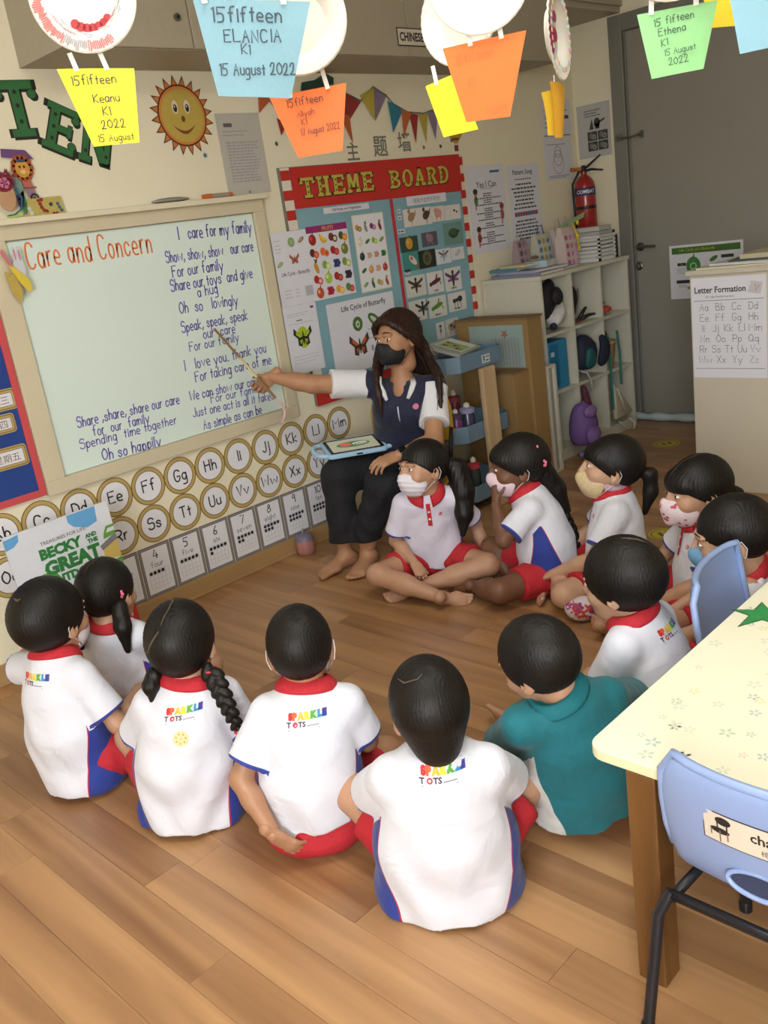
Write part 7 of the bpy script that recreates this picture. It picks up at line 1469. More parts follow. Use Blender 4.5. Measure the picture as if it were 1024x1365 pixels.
# polo shirt
M_POLO = shirtmat('polo_navy', '#171c38', '#d9dade', '#c9cacf', '#171c38')
ops = [('u', Cap(J['hip']+[0, 0, .05], J['waist'], .135, .118, S=(1.15, .92, 1)), .03), ('u', Cap(J['waist'], J['chest'], .115, .122, S=(1.12, .9, 1)), .03), ('u', Cap(J['chest'], J['neck']-[0, 0, .055], .112, .070, S=(1.15, .85, 1)), .03), ('u', Ell(J['chest']+[.045, .065, .015], (.06, .05, .06)), .05), ('u', Ell(J['chest']+[-.045, .065, .015], (.06, .05, .06)), .05),
       ('u', Cap(J['Rsh'], J['Lsh'], .052, .052), .04), ('u', Cap(J['neck']-[0, 0, .09], J['neck']-[0, 0, .02], .07, .052), .03)]
SL = {}
for sh, el, q in (('Rsh', 'Rel', 1), ('Lsh', 'Lel', -1)):
    dd = unit(J[el]-J[sh]); Lc = np.linalg.norm(J[el]-J[sh])*.66; e = J[sh]+dd*Lc; SL[q] = (J[sh], dd, Lc); ops.append(('u', Cap(J[sh], J[sh]+dd*(Lc+.07), .058, .066, clip=[(e, dd)]), .02))
ops.append(('s', Ell(J['neck']+[0, .055, -.045], (.030, .05, .062)), .01)); nk = J['neck']+[0, 0, -.012]
def fin(P):
    rad = np.sqrt((P[0]-nk[0])**2+(P[1]-nk[1])**2); return np.maximum(np.minimum(P[2]-nk[2]+.25*(P[1]-nk[1]), .10-rad), J['hip'][2]-.005-P[2])
V, F = sdfmesh(ops, .0058, noise=lambda P: .0035*np.sin(42*P[2]+4*np.sin(15*P[0])+10*P[1])*np.clip((.78-P[2])/.2, .2, 1), final=fin)
pd = np.full(len(V), -.05); cu = np.full(len(V), -.05)
for q in (1, -1):
    s0, dd, Lc = SL[q]; rel = V-s0; u = rel@dd; dist = np.linalg.norm(rel-u[:, None]*dd, axis=1); sidep = (V[:, 0]-s0[0])*q+.25*np.maximum(0, -(V[:, 2]-s0[2])); m = (dist < .082) & (u > -.03); pd = np.where(m, np.maximum(pd, np.minimum(u-.000, sidep+.02)), pd)
sV = f.T(V); polo = npobj('polo_shirt', sV, F, M_POLO, f.root, attrs={'seam': np.stack([pd, cu, 0*pd], 1)}); tree = BVHTree.FromPolygons([tuple(v) for v in sV], [tuple(q) for q in F.tolist()])
nw = f.T(J['neck']); fw = f.Rw@V3(0, 1, 0); rt = f.Rw@V3(1, 0, 0)
def onto(p, d, off=.004):
    h = tree.ray_cast(Vector(p+d*.2), Vector(-d)); return (np.array(h[0])+d*off) if h[0] is not None else p
b = MB()
for q in (1, -1): b.tube([onto(nw+rt*q*x+V3(0, 0, z)+fw*.05, unit(fw+rt*q*.5+V3(0, 0, .5)), .006) for x, z in ((.066, .0), (.056, -.04), (.038, -.075), (.014, -.115))], [.012, .013, .012, .007], 8, flatv=.45)
ob('collar', b, flat('#d2d4d8'), f.root, smooth=True)
b = MB(); b.tube([onto(nw+fw*.06+V3(0, 0, z), fw, .003) for z in (-.112, -.14, -.175)], .003, 6); ob('zip', b, flat('#c9cbd2'), f.root, smooth=True)
def em(b, fr): b.disc((0, 0), .0125, .0125, fr, 0, .0006, 16, 0); b.disc((0, 0), .007, .007, fr, 0, .001, 12, 1)
decal('chest_emblem', f, tree, nw-rt*.075+V3(0, 0, -.12)+fw*.08, unit(np.cross(V3(0, 0, 1), fw)), V3(0, 0, 1), fw, em, [flat('#c26a8c'), flat('#dcb0c4')], polo, .004)
# long hair: locks falling behind and over both shoulders
hw = lambda *p: np.asarray(p, float)
lk = []
random.seed(5)
H0 = np.array(Wj['head'])
for i in range(22):      # her left side: from the crown behind the ear and over the shoulder
    t = i/21; j = random.uniform(-.010, .010)
    lk.append([hw(H0[0]+.030+.03*t, H0[1]-.045+.07*t, H0[2]+.075), hw(H0[0]+.060+.035*t, H0[1]-.078+.11*t, H0[2]-.005), hw(2.858+.075*t+j, -.705+.11*t, .875), hw(2.812+.135*t+j, -.780+.13*t, .790), hw(2.782+.150*t, -.806+.15*t, .70), hw(2.752+.165*t, -.812+.16*t, .615+.05*random.random())])
for i in range(10):       # down her back
    t = i/9; lk.append([hw(H0[0]+.085-.01*t, H0[1]-.03+.11*t, H0[2]+.04), hw(2.925-.015*t, -.63+.12*t, .87), hw(2.950-.02*t, -.625+.12*t, .77), hw(2.955-.02*t, -.63+.12*t, .66)])
for i in range(10):       # in front of her right shoulder
    t = i/9; lk.append([hw(H0[0]+.02+.03*t, H0[1]+.080, H0[2]+.045), hw(2.735+.03*t, -.515+.01*t, .885), hw(2.685+.030*t, -.545+.02*t, .81), hw(2.660+.028*t, -.572+.025*t, .735), hw(2.662+.022*t, -.575+.02*t, .655)])
for i in range(9):       # curtains from the parting over both temples
    t = i/8; A = lambda *p: f.TH(np.array([p]))[0]
    lk.append([A(-.016, .082-.05*t, .080+.028*t), A(-.056, .070-.05*t, .056+.02*t), A(-.082, .036-.05*t, .020), A(-.089, -.012-.03*t, -.020), hw(2.858+.05*t, -.700+.07*t, .875), hw(2.83+.08*t, -.765+.08*t, .80)])
    lk.append([A(-.020, .080-.05*t, .082+.028*t), A(.040, .078-.05*t, .066+.02*t), A(.078, .045-.05*t, .025), A(.087, .010-.03*t, -.020), hw(2.742+.02*t, -.520, .88), hw(2.695+.02*t, -.545, .81)])
ops = []
for L_ in lk:
    P = _sm([f.L(p) for p in L_], 3); n = len(P)
    for k in range(n-1): r = lambda a: (.0165 if len(L_) < 6 or L_[0][2] > 9 else .0135)*(1-.62*(a/(n-1))**2.5); ops.append(('u', Cap(P[k], P[k+1], r(k), r(k+1)), .006))
V, F = sdfmesh(ops, .0050, noise=lambda P: .0012*np.sin(P[0]*300+5*np.sin(P[2]*9))); npobj('long_hair', f.T(V), F, M_HAIRB, f.root, attrs={'comb': np.stack([V[:, 0]*170, V[:, 1]*170, V[:, 2]*7], 1)})
b = MB()
for k in range(150):
    L_ = lk[random.randrange(len(lk))]; o = np.array([random.uniform(-.018, .018) for _ in range(3)]); P = _sm([p+o*(.4+.25*i) for i, p in enumerate(L_)], 2); P[-1] = P[-1]+[0, 0, -random.uniform(0, .05)]; b.tube(P, [.0012]*(len(P)-1)+[.0003], 3, caps=False)
ob('hair_strands', b, mat('hair_strand', '#241712', .5), f.root, smooth=True, kind='stuff')
# watch, ring
d_ = unit(np.array(Wj['Lwr'])-np.array(Wj['Lel'])); wc = np.array(Wj['Lwr'])-d_*.022; u1 = unit(np.cross(d_, (0, 0, 1))); u2 = np.cross(u1, d_)
b = MB(); b.tube([wc+.0275*(math.cos(a)*u1+math.sin(a)*u2) for a in np.linspace(0, 2*PI, 20, endpoint=False)], .0085, 6, closed=True, caps=False, flatv=.35, u0=tuple(d_)); wt = ob('watch_strap', b, m_black, f.root, smooth=True)
nrm = unit(u2+.55*np.array([-.3, -.9, 0])); b = MB(); b.obox(wc+nrm*.029, (.032, .030, .009), np.stack([d_, unit(np.cross(nrm, d_)), nrm], 1)); ob('watch_face', b, mat('glass_black', '#0c0d10', .1), wt, bevel=.004)
b = MB(); rc = np.array(Wj['Lwr'])+unit((-.80, .28, -.10))*.092+np.array([.0, -.008, -.010]); b.tube([rc+.0095*(math.cos(a)*V3(.3, .9, 0)+math.sin(a)*V3(0, 0, 1)) for a in np.linspace(0, 2*PI, 14, endpoint=False)], .0018, 6, closed=True, caps=False); ob('ring', b, mat('silver', '#c9c9c9', .2, metal=1), f.root, smooth=True)
# pointer stick
t = thing('pointer_stick', 'flat wooden pointer with a pink wavy end held towards the whiteboard', 'stick', tuple(stk_b))
b = MB(); m_ = stk_a+(stk_b-stk_a)*.42; b.tube([stk_a, m_], .0085, 8, flatv=.45); ob('stick', b, wood('pointer_wood', '#7c5f38', '#a5834f', 2, .5), t, smooth=True, angle=60)
ob('sleeve', MB().tube([m_, stk_a+(stk_b-stk_a)*.70], .0092, 8, flatv=.5), flat('#d3c08a'), t, smooth=True, angle=60); ob('grip', MB().tube([stk_a+(stk_b-stk_a)*.70, stk_b], .010, 8, flatv=.5), flat('#8a6f4a'), t, smooth=True, angle=60)
ob('pink_ribbon', MB().tube([stk_b, stk_b+V3(.022, -.01, -.03), stk_b+V3(.030, -.01, -.065), stk_b+V3(.014, -.01, -.095), stk_b+V3(.0, -.01, -.110)], [.012, .014, .013, .012, .009], 8, flatv=.4), mat('ribbon_pink', '#cfa9a8', .6), t, smooth=True)
# tablet
t = thing('tablet', 'tablet in a pale blue bumper case with a handle, on the woman\'s lap', 'tablet', (2.61, -.44, .52))
O = V3(2.605, -.425, .530); fr = frame(O, V3(.285, -.160, -.012), V3(.47, .86, .16)); b = MB(); N_ = fr[3]
if N_[2] < 0: fr = (fr[0], fr[1], fr[2], -N_)
b.prism(rrect(-.135, -.092, .135, .092, .022), fr, -.010, .009); case = ob('bumper_case', b, mat('case_blue', '#9fc4dc', .5), t, bevel=.004)
ob('tablet_body', MB().prism(rrect(-.120, -.078, .120, .078, .008), fr, .009, .0105), mat('glass_black', '#0c0d10', .1), t)
b = MB(); b.prism(rrect(-.105, -.066, .105, .066, .003), fr, .0105, .0108, 0); b.disc((.0, .0), .075, .032, fr, .0108, .0111, 24, 1); b.disc((-.035, .002), .026, .020, fr, .0111, .0114, 16, 2); b.disc((.03, .002), .034, .016, fr, .0111, .0114, 16, 3); b.cm = 4; printlines(b, fr, .005, .06, [.0, -.008], .004, .0118)
ob('screen', b, [mat('scr_tan', '#a8a890', .3, emit=.25), mat('scr_green', '#3f6a3c', .3, emit=.25), mat('scr_red', '#c2544a', .3, emit=.3), mat('scr_pale', '#c9c4b4', .3, emit=.3), mat('scr_dark', '#4a4440', .3)], t)
for q in (-1, 1):
    P = [fr[0]+fr[1]*(q*x)+fr[2]*y for x, y in ((.130, .070), (.160, .058), (.176, .020), (.176, -.020), (.160, -.058), (.130, -.070))]; ob('case_handle', MB().tube(_sm(P, 3), .0105, 8), mat('case_blue', '#9fc4dc', .5), case, smooth=True)
ob('port', MB().rect(-.01, -.0945, .016, -.0915, fr, -.003, .003), m_black, case)
# her yellow chair
t = thing('plastic_chair', 'small yellow plastic chair the woman sits on', 'chair', (2.86, -.50, 0)); m_y = mat('chair_yellow', '#c89a2c', .4); R_ = f.Rw
Wc = lambda x, y, z: R_@V3(x, y-.035, z)+np.array([2.84, -.50, 0])
b = MB(); P = [Wc(x, -.15-.03*(1-(x/.20)**2), z) for z in (.42, .54, .66) for x in (-.20, -.12, -.04, .04, .12, .20)]; P2 = [p+R_@V3(0, -.012, 0) for p in P]
fs = [(r*6+i, r*6+i+1, (r+1)*6+i+1, (r+1)*6+i) for r in range(2) for i in range(5)]; fs += [tuple(18+q for q in reversed(g)) for g in fs]; rim = [0, 1, 2, 3, 4, 5, 11, 17, 16, 15, 14, 13, 12, 6]; fs += [(rim[(k+1) % 14], rim[k], 18+rim[k], 18+rim[(k+1) % 14]) for k in range(14)]
ob('backrest', MB().add(P+P2, fs), m_y, t, smooth=True, subs=1)
ob('seat', MB().obox(Wc(0, 0, .272), (.34, .32, .016), R_), m_y, t, bevel=.006)
for sx in (-1, 1):
    for sy in (-1, 1): ob('leg', MB().tube([Wc(sx*.15, sy*.14, .264), Wc(sx*.17, sy*.17, .002)], .011, 8), m_tube, t, smooth=True)
    ob('back_post', MB().tube([Wc(sx*.155, -.13, .264), Wc(sx*.185, -.152, .50)], .010, 8), m_tube, t, smooth=True)
# ================================================================ paper plate faces with paper pots hanging from the ceiling
m_plate = mat('paper_plate', '#d3cec2', .8, bump=(60, .05)); m_str = flat('#d8d4cc'); m_pen = mat('pencil_dark', '#3c3c34', .7)
def curvedpaper(b, q, fr, bend, m=0, th=.0006):
    k = 6; O, U, V, N = fr; tl, tr, br, bl = [np.array(p) for p in q]; top = []; P = []
    for j in range(k+1):
        for i in range(k+1):
            a, c = i/k, j/k; p = (bl*(1-a)+br*a)*(1-c)+(tl*(1-a)+tr*a)*c; P.append(O+U*p[0]+V*p[1]+N*(bend*math.sin(PI*a)*.5+bend*.4*math.sin(2.2*c)))
    n = len(P); fs = [(j*(k+1)+i, j*(k+1)+i+1, (j+1)*(k+1)+i+1, (j+1)*(k+1)+i) for i in range(k) for j in range(k)]
    b.add(P+[p-N*th for p in P], fs+[tuple(n+x for x in reversed(g)) for g in fs], m)
    return P
def plate(par, fr, cx, cy, r, deco=None, tilt=0, face=True):
    O, U, V, N = fr; c, s = math.cos(tilt), math.sin(tilt); U2 = U*c+N*s; N2 = N*c-U*s; O2 = O+U*cx+V*cy; n = 72; vs = []; prof = [(.0, .0), (.55, .0), (.66, .010), (.80, .016), (.97, .020), (1.0, .018)]
    for rr, h in prof[1:]:
        for i in range(n):
            a = 2*PI*i/n; fl = .0016*(i % 2)*(1 if rr > .7 else 0); vs.append(O2+r*rr*(math.cos(a)*U2+math.sin(a)*V)+N2*(h*r/.1+fl))
    fs = [tuple(range(n))]
    for j in range(4):
        for i in range(n): fs.append((j*n+i, j*n+(i+1) % n, (j+1)*n+(i+1) % n, (j+1)*n+i))
    m2 = len(vs); vs2 = [v-N2*.0012 for v in vs]; fs += [tuple(m2+x for x in reversed(g)) for g in list(fs)]
    o = ob('plate', MB().add(vs+vs2, fs), m_plate, par, smooth=True, angle=25); f2 = (O2, U2, V, N2)
    if deco == 'smile':
        b = MB()
        for k in range(7): a = math.radians(-128+14*k*1.0); b.disc((.040*math.cos(a)*1.0+.004, -.030+.040*math.sin(a)+.025), .0075, .0075, f2, .001, .0035, 12, 0)
        ob('button', b, flat('#a3252a'), o)
        b = MB(); random.seed(3)
        for i in range(60):
            a = math.radians(150+150*i/60); r0 = r*random.uniform(.74, .80); r1 = r*random.uniform(.90, .97); w = .0012; dv = np.array([math.cos(a), math.sin(a)]); pv = np.array([-dv[1], dv[0]])*w
            hh = lambda rr: np.interp(rr/r, [.66, .8, .97], [.010, .016, .020])*r/.1
            P = [f2[0]+f2[1]*p[0]+f2[2]*p[1]+f2[3]*(hh(q)+.0022) for p, q in ((dv*r0-pv, r0), (dv*r0+pv, r0), (dv*r1+pv, r1), (dv*r1-pv, r1))]; b.add(P, [(0, 1, 2, 3)], 0 if i < 34 else (1 if i < 46 else 0))
        for i in range(46):
            a = random.uniform(3.3, 6.2); q = r*random.uniform(.58, .7); dv = np.array([math.cos(a), math.sin(a)]); pv = np.array([-dv[1], dv[0]]); p0 = dv*q; p1 = p0+pv*.014; b.add([f2[0]+f2[1]*p[0]+f2[2]*p[1]+f2[3]*(.0105) for p in (p0, p0+dv*.0012, p1+dv*.0012, p1)], [(0, 1, 2, 3)], random.choice([1, 2, 3]))
        ob('crayon_marks', b, pal('#b8605c', '#8a8484', '#a8b8c4', '#c49a9a'), o)
    return o
def hang(label, O, U, quad, col, lines, strips, pl=None, plr=.085, deco=None, bend=.006, ptilt=0, size=.013, rotl=0, ink=None, tx=0, wob=.08):
    O = np.array(O); U = unit(np.array([*U, 0])); V = V3(0, 0, 1); N = np.cross(U, V); N = N if np.dot(N, (O-np.array([0, -3.27, 1.4]))) < 0 else -N; fr = (O, U, V, N)
    t = thing('paper_pot', label, 'paper craft', tuple(O), 'paper pots hanging from the ceiling')
    b = MB(); curvedpaper(b, quad, fr, bend); po = ob('pot', b, mat('card_'+col[1:], col, .75, bump=(90, .08)), t, smooth=True)
    if lines:
        b = MB()
        for k, (tx_, x, y, h) in enumerate(lines):
            b2 = MB(); tr_, br_ = quad[1], quad[2]; ex = br_[0]+(tr_[0]-br_[0])*(y-br_[1])/(tr_[1]-br_[1]); strokes(b2, tx_, fr, 0, 0, h*1.08, .125, 0, jit=.04, k=2, sp=1.7, maxw=(ex-x-.006)/math.cos(rotl)); vs = np.vstack(b2.v)-O; uu = vs@U; vv = vs@V; c, s = math.cos(rotl), math.sin(rotl); u2 = x+uu*c-vv*s; v2 = y+uu*s+vv*c
            w0 = min(q[0] for q in quad); w1 = max(q[0] for q in quad); a = np.clip((u2-w0)/(w1-w0), 0, 1); h0 = min(q[1] for q in quad); h1 = max(q[1] for q in quad); cc = np.clip((v2-h0)/(h1-h0), 0, 1)
            b2.v = [O+u2[:, None]*U+v2[:, None]*V+N*(bend*np.sin(PI*a)*.5+bend*.4*np.sin(2.2*cc)+.0016)[:, None]]; b.add(np.vstack(b2.v), b2.f)
        ob('handwriting', b, ink or m_pen, po)
    for (x0, y0, x1, y1) in strips: b = MB(); d = unit(np.array([x1-x0, y1-y0])); pv = np.array([-d[1], d[0]])*.004; b.prism([(x0-pv[0], y0-pv[1]), (x1-pv[0], y1-pv[1]), (x1+pv[0], y1+pv[1]), (x0+pv[0], y0+pv[1])], fr, .006, .0072); ob('paper_strip', b, m_str, t)
    topz = O[2]+(pl[1]+plr if pl else max(q[1] for q in quad))
    if pl: plate(t, fr, pl[0], pl[1], plr, deco, ptilt)
    x = pl[0] if pl else sum(q[0] for q in quad[:2])/2; p = O+U*x; ob('string', MB().tube([(p[0], p[1], topz-.004), (p[0], p[1], ZC-.001)], .0011, 5), flat('#8a8478'), t, smooth=True)
    return t
hang('yellow paper pot under a plate with a red button smile, at the left', (0.906, -1.795, 1.678), (.852, -.523), [(-.066, .065), (.059, .054), (.043, -.062), (-.034, -.06)], '#e8dc30',
     [('15fifteen', -.047, .037, .013), ('Keanu', -.018, .007, .012), ('K1', -.007, -.014, .012), ('2022', -.014, -.034, .012), ('15 August', -.024, -.054, .010)], [(-.034, .058, -.040, .086), (.015, .055, .008, .084)], (.0, .165), .085, 'smile', rotl=-.03)
hang('large light blue paper pot, nearest one left of the middle', (0.954, -2.145, 1.692), (.823, -.568), [(-.074, .072), (.094, .053), (.044, -.072), (-.062, -.057)], '#7da5b2',
     [('15fifteen', -.052, .040, .018), ('ELANCIA', -.040, .012, .015), ('K1', -.018, -.006, .012), ('15 August 2022', -.054, -.030, .014)], [(-.058, .064, -.060, .10), (.054, .052, .056, .095)], (-.005, .195), .09, rotl=-.10, ink=flat('#37474f'))
hang('orange paper pot under a plain white plate, left of the middle', (1.223, -1.964, 1.617), (.658, -.753), [(-.074, .052), (.068, .056), (.044, -.055), (-.039, -.056)], '#e46e36',
     [('15fifteen', -.044, .030, .012), ('Aliyah', -.028, .012, .009), ('K1', -.022, -.002, .009), ('17 August 2022', -.026, -.020, .010)], [(-.036, .046, -.030, .09), (.034, .050, .028, .086)], (-.002, .164), .088, ink=flat('#5a3828'), rotl=.04)
hang('yellow paper pot half hidden behind the large orange one', (1.549, -2.021, 1.626), (.504, -.864), [(-.046, .048), (.020, .062), (.051, -.048), (-.021, -.052)], '#e3d524', [('15 August', -.022, .0, .008)], [(-.022, .046, -.026, .082)], (.040, .155), .085, ptilt=.4, ink=flat('#cfc030'))
hang('large orange paper pot with faint writing, right of the middle', (1.353, -2.262, 1.630), (.514, -.858), [(-.068, .059), (.073, .062), (.034, -.064), (-.041, -.061)], '#e6702f', [('15fifteen', -.048, .030, .012), ('K1', -.030, -.006, .010), ('August', -.005, -.052, .009)], [(-.020, .054, -.022, .076), (.032, .056, .030, .078)], (.004, .150), .085, ink=flat('#c46428'), rotl=.06)
hang('pale green paper pot in front of the grey door', (1.513, -2.526, 1.635), (.441, -.897), [(-.06, .049), (.062, .046), (.038, -.048), (-.042, -.049)], '#8cc684',
     [('15 fifteen', -.034, .026, .010), ('Ethena', -.028, .011, .010), ('K1', -.024, -.004, .009), ('15 August', -.020, -.019, .008), ('2022', -.014, -.034, .009)], [(-.038, .044, -.036, .075), (.030, .044, .030, .076)], (.0, .140), .085, ink=flat('#2f4a34'), rotl=.04)
hang('small yellow paper pot cut off by the top edge, behind the pale blue one', (1.763, -2.487, 1.700), (.406, -.914), [(-.030, .035), (.035, .022), (.035, -.030), (-.018, -.024)], '#e0c82a', None, [], None)
hang('light blue paper pot at the top right corner', (1.378, -2.710, 1.612), (.467, -.884), [(-.037, .045), (.070, .040), (.050, -.033), (-.024, -.035)], '#86b2c2', None, [(.0, .04, .0, .08)], (.01, .13), .08)
# one turned edge-on
t = thing('paper_pot', 'paper plate craft with magenta dots hanging edge on above the fire extinguisher', 'paper craft', (1.589, -2.243, 1.592), 'paper pots hanging from the ceiling')
vd = unit(V3(1.589, 1.03, 0)); Ue = unit(V3(.543, -.84, 0)*.25+vd*.97); fr = (V3(1.589, -2.243, 1.592), Ue, V3(0, 0, 1), unit(np.cross(Ue, (0, 0, 1)))); fr = fr if np.dot(fr[3], vd) < 0 else (fr[0], fr[1], fr[2], -fr[3])
o = plate(t, fr, .0, .118, .080); b = MB(); random.seed(9)
for k in range(12): a = random.uniform(0, 6.28); q = random.uniform(0, .04); b.disc((q*math.cos(a), .118+q*math.sin(a)*1.3), .009, .010, fr, .002, .004, 10, 0)
for k in range(30): a = k*.21; b.ring((0, .118), .0, .0, fr, 0, 0, 3) if 0 else b.rect(.062*math.cos(a)-.003, .118+.062*math.sin(a)-.004, .062*math.cos(a)+.003, .118+.062*math.sin(a)+.004, fr, .018, .019, 1+k % 4)
ob('decoration', b, pal('#a32a5c', '#c98a9a', '#a8c4a0', '#9ab0cc', '#d0b080'), o)
b = MB(); curvedpaper(b, [(-.05, .036), (.05, .036), (.03, -.060), (-.03, -.060)], fr, .012); ob('pot', b, mat('card_e6b030', '#e0a82c', .7), t)
b = MB(); fr2 = (fr[0]+fr[3]*-.006, unit(fr[1]+fr[3]*.22), fr[2], fr[3]); curvedpaper(b, [(-.05, .020), (.045, .034), (.025, -.056), (-.03, -.054)], fr2, .010); ob('pot', b, mat('card_e8c83c', '#e4c438', .7), t)
ob('paper_strip', MB().rect(-.006, .030, .004, .050, fr, .0, .0015), m_str, t); p = fr[0]; ob('string', MB().tube([(p[0], p[1], p[2]+.195), (p[0], p[1], ZC-.001)], .0012, 5), flat('#8a8478'), t)
# ---------------------------------------------------------------- crafts at the left end of the whiteboard ledge
t = thing('lion_cart_cutout', 'cutout of an orange lion riding a small purple roofed cart', 'wall decoration', (1.60, -.03, 1.70)); F2 = (V3(0, -.012, 0), V3(1, 0, 0), V3(0, 0, 1), V3(0, -1, 0))
ob('roof', MB().prism([(1.548, 1.832), (1.552, 1.860), (1.638, 1.852), (1.664, 1.820), (1.60, 1.826)], F2, 0, .002), flat('#6a4478'), t)
b = MB(); [b.disc((1.613+.030*math.cos(a), 1.793+.034*math.sin(a)), .012, .013, F2, .002, .0035, 10) for a in np.linspace(0, 5.8, 12)]; ob('mane', b, flat('#a04e28'), t)
b = MB(); b.disc((1.613, 1.790), .027, .030, F2, .0035, .0045, 18, 0); b.disc((1.604, 1.797), .004, .005, F2, .0045, .005, 8, 1); b.disc((1.620, 1.797), .004, .005, F2, .0045, .005, 8, 1); b.disc((1.612, 1.780), .010, .007, F2, .0045, .005, 10, 2); b.rect(1.598, 1.812, 1.628, 1.822, F2, .0045, .005, 3); ob('face', b, pal('#c9923c', '#3a2a1c', '#d8bc84', '#34486a'), t)
b = MB(); b.prism([(1.565, 1.700), (1.575, 1.762), (1.595, 1.768), (1.600, 1.72), (1.59, 1.68)], F2, .001, .003, 0); b.prism([(1.598, 1.768), (1.630, 1.762), (1.640, 1.720), (1.605, 1.725)], F2, .001, .003, 1); b.prism([(1.605, 1.722), (1.640, 1.718), (1.642, 1.695), (1.612, 1.695)], F2, .001, .003, 2); b.prism([(1.565, 1.690), (1.596, 1.72), (1.60, 1.66), (1.585, 1.64)], F2, .001, .003, 3); ob('body', b, pal('#74918a', '#b5665a', '#8a7484', '#4a8a50'), t)
b = MB(); b.ring((1.633, 1.690), .0105, .0165, F2, .003, .0045, 20, 0); b.disc((1.633, 1.690), .004, .004, F2, .003, .0045, 8, 0); b.rect(1.600, 1.724, 1.648, 1.728, F2, .003, .0042, 1); ob('wheel', b, pal('#2c2422', '#7a3a34'), t)
t = thing('clown_craft', 'paper craft face with dark red tufted hair and a pink flower, at the left edge', 'paper craft', (1.52, -.06, 1.63)); F3 = (V3(0, -.03, 0), V3(1, 0, 0), V3(0, 0, 1), V3(0, -1, 0))
ob('face', MB().disc((1.522, 1.703), .034, .050, F3, 0, .003, 24), flat('#b8916c'), t)
b = MB(); random.seed(4)
for k in range(70): a = random.uniform(-.2, PI+.2); q = random.uniform(.7, 1.15); b.prism([(1.520+q*.040*math.cos(a)-.005, 1.745+q*.034*math.sin(a)-.005), (1.520+q*.040*math.cos(a)+.006, 1.745+q*.034*math.sin(a)-.003), (1.520+q*.052*math.cos(a), 1.745+q*.046*math.sin(a))], F3, .003+k*.0001, .005+k*.0001, 0 if k % 4 else 1)
b.disc((1.522, 1.746), .038, .030, F3, .002, .004, 18, 0); ob('tufted_hair', b, pal('#7a1f2c', '#4a2440'), t)
b = MB(); [b.disc((1.522+.011*math.cos(a), 1.745+.011*math.sin(a)), .009, .009, F3, .011, .013, 10) for a in np.linspace(0, 5.03, 5)]; ob('flower', b, flat('#c06a8c'), t)
b = MB(); b.tube([(1.556, -.035, 1.735), (1.572, -.036, 1.69), (1.562, -.036, 1.655), (1.535, -.037, 1.640), (1.505, -.037, 1.637)], [.006, .010, .009, .008, .006], 6, flatv=.3); ob('blue_ruff', b, flat('#2f6a8c'), t); b = MB(); [b.disc((1.567, 1.683+.012*k), .012, .010, F3, .006, .009, 9) for k in (-1, 0, 1)]; ob('dark_pompoms', b, flat('#2e1c44'), t)
b = MB(); b.prism([(1.50, 1.629), (1.56, 1.632), (1.566, 1.645), (1.53, 1.642)], F3, .004, .008); ob('green_collar', b, flat('#a8c45c'), t)
t = thing('sequin_card', 'small yellow card with red, green and blue sequins propped on the ledge', 'card', (1.665, -.02, 1.629)); F4 = (V3(0, -.018, 0), V3(1, 0, 0), V3(0, 0, 1), V3(0, -1, 0))
ob('card', MB().prism([(1.590, 1.6285), (1.735, 1.6285), (1.728, 1.690), (1.600, 1.688)], F4, 0, .002), mat('glitter_yellow', '#b5a55c', .4, var=(150, .3)), t)
for i, (x, z, r, c) in enumerate([(1.640, 1.680, .006, 0), (1.652, 1.682, .007, 0), (1.645, 1.668, .007, 0), (1.648, 1.656, .007, 0), (1.655, 1.645, .007, 0), (1.665, 1.642, .006, 0), (1.690, 1.632, .006, 0), (1.702, 1.632, .006, 0), (1.685, 1.664, .007, 1), (1.712, 1.664, .006, 2), (1.716, 1.652, .006, 2), (1.722, 1.641, .006, 2), (1.60, 1.655, .008, 3), (1.605, 1.64, .008, 3)]):
    ob('sequin', MB().disc((x, z), r, r, F4, .002, .0035, 10), flat(['#8e2f2a', '#24403a', '#2f5a7a', '#c4c4b8'][c]), t)
t = thing('bunny_craft', 'white handprint bunny and yellow paper bow taped over the whiteboard corner', 'paper craft', (1.47, -.05, 1.33)); F5 = (V3(0, -.045, 0), V3(1, 0, 0), V3(0, 0, 1), V3(0, -1, 0))
b = MB(); b.disc((1.497, 1.455), .022, .040, F5, 0, .002, 18, 0); b.disc((1.491, 1.505), .008, .030, F5, .0003, .0023, 14, 0); b.disc((1.508, 1.505), .008, .030, F5, .0003, .0023, 14, 0); b.disc((1.491, 1.507), .004, .020, F5, .0023, .003, 12, 1); b.disc((1.508, 1.503), .004, .020, F5, .0023, .003, 12, 1); ob('bunny', b, pal('#c9cfd4', '#c88a8c'), t)
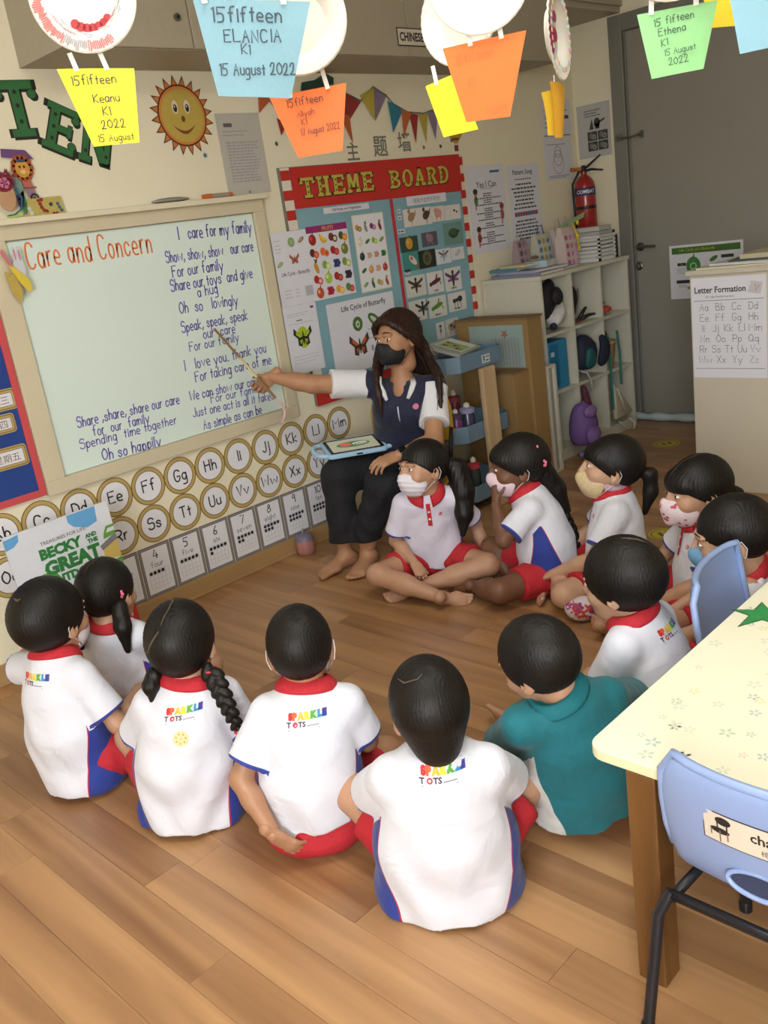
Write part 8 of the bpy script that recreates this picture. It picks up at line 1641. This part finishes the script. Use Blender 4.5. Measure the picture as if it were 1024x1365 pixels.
ob('bow', MB().prism([(1.455, 1.475), (1.475, 1.468), (1.520, 1.420), (1.526, 1.385), (1.512, 1.372), (1.488, 1.405)], F5, .004, .008), mat('paper_yellow', '#d6c040', .5), t, bevel=.002); ob('pink_strip', MB().prism([(1.440, 1.52), (1.45, 1.53), (1.480, 1.462), (1.472, 1.455)], F5, .002, .004), flat('#c4707a'), t)
ob('gold_tail', MB().prism([(1.440, 1.455), (1.475, 1.44), (1.49, 1.38), (1.47, 1.34), (1.45, 1.38)], F5, .001, .003), mat('foil_gold', '#b8a050', .35, bump=(40, .5)), t)
# ---------------------------------------------------------------- flowered pouches on the floor between the far children
def pouch(lb, x, y, z, r, cols, seed):
    t = thing('cloth_pouch', lb, 'pouch', (x, y, 0)); V, F = sdfmesh([('u', Ell((0, 0, z), (r*1.25, r, r*.95)), .02)], .006, noise=lambda P: .004*np.sin(P[0]*60)*np.sin(P[1]*50+2), ground=.001); V = V@rot(seed*.7).T+[x, y, 0]
    o = npobj('pouch', V, F, mat('pouch_white', '#d4ccd0', .8, bump=(90, .2)), t); tr = BVHTree.FromPolygons([tuple(v) for v in V], [tuple(q) for q in F.tolist()]); random.seed(seed)
    vd = unit(V3(-x, -3.27-y, 1.2)); U = unit(np.cross((0, 0, 1), vd)); Vv = np.cross(vd, U)
    class _f: pass
    def fl_(b, fr):
        for k in range(7):
            cx, cy = random.uniform(-r, r)*.9, random.uniform(-r, r)*.6; m = k % len(cols)
            for q in range(5 if k % 2 else 4): a = q*1.3+k; b.disc((cx+.011*math.cos(a), cy+.011*math.sin(a)), .0095 if k % 2 else .012, .0075 if k % 2 else .005, fr, 0, .0003, 8, m, rot=a)
    decal('flower_print', _f, tr, V3(x, y, z), U, Vv, vd, fl_, [flat(c) for c in cols], o, .0016)
pouch('white cloth pouch printed with big red and magenta flowers, on the floor', 2.475, -1.615, .048, .046, ['#c8402c', '#8a2a6c', '#c8402c', '#a03a80'], 3)
pouch('multicoloured cloth pouch near the end of the long braid', 2.845, -1.365, .035, .036, ['#b8242c', '#2c3a84', '#c2b45c', '#7a3a80', '#b8242c'], 6)
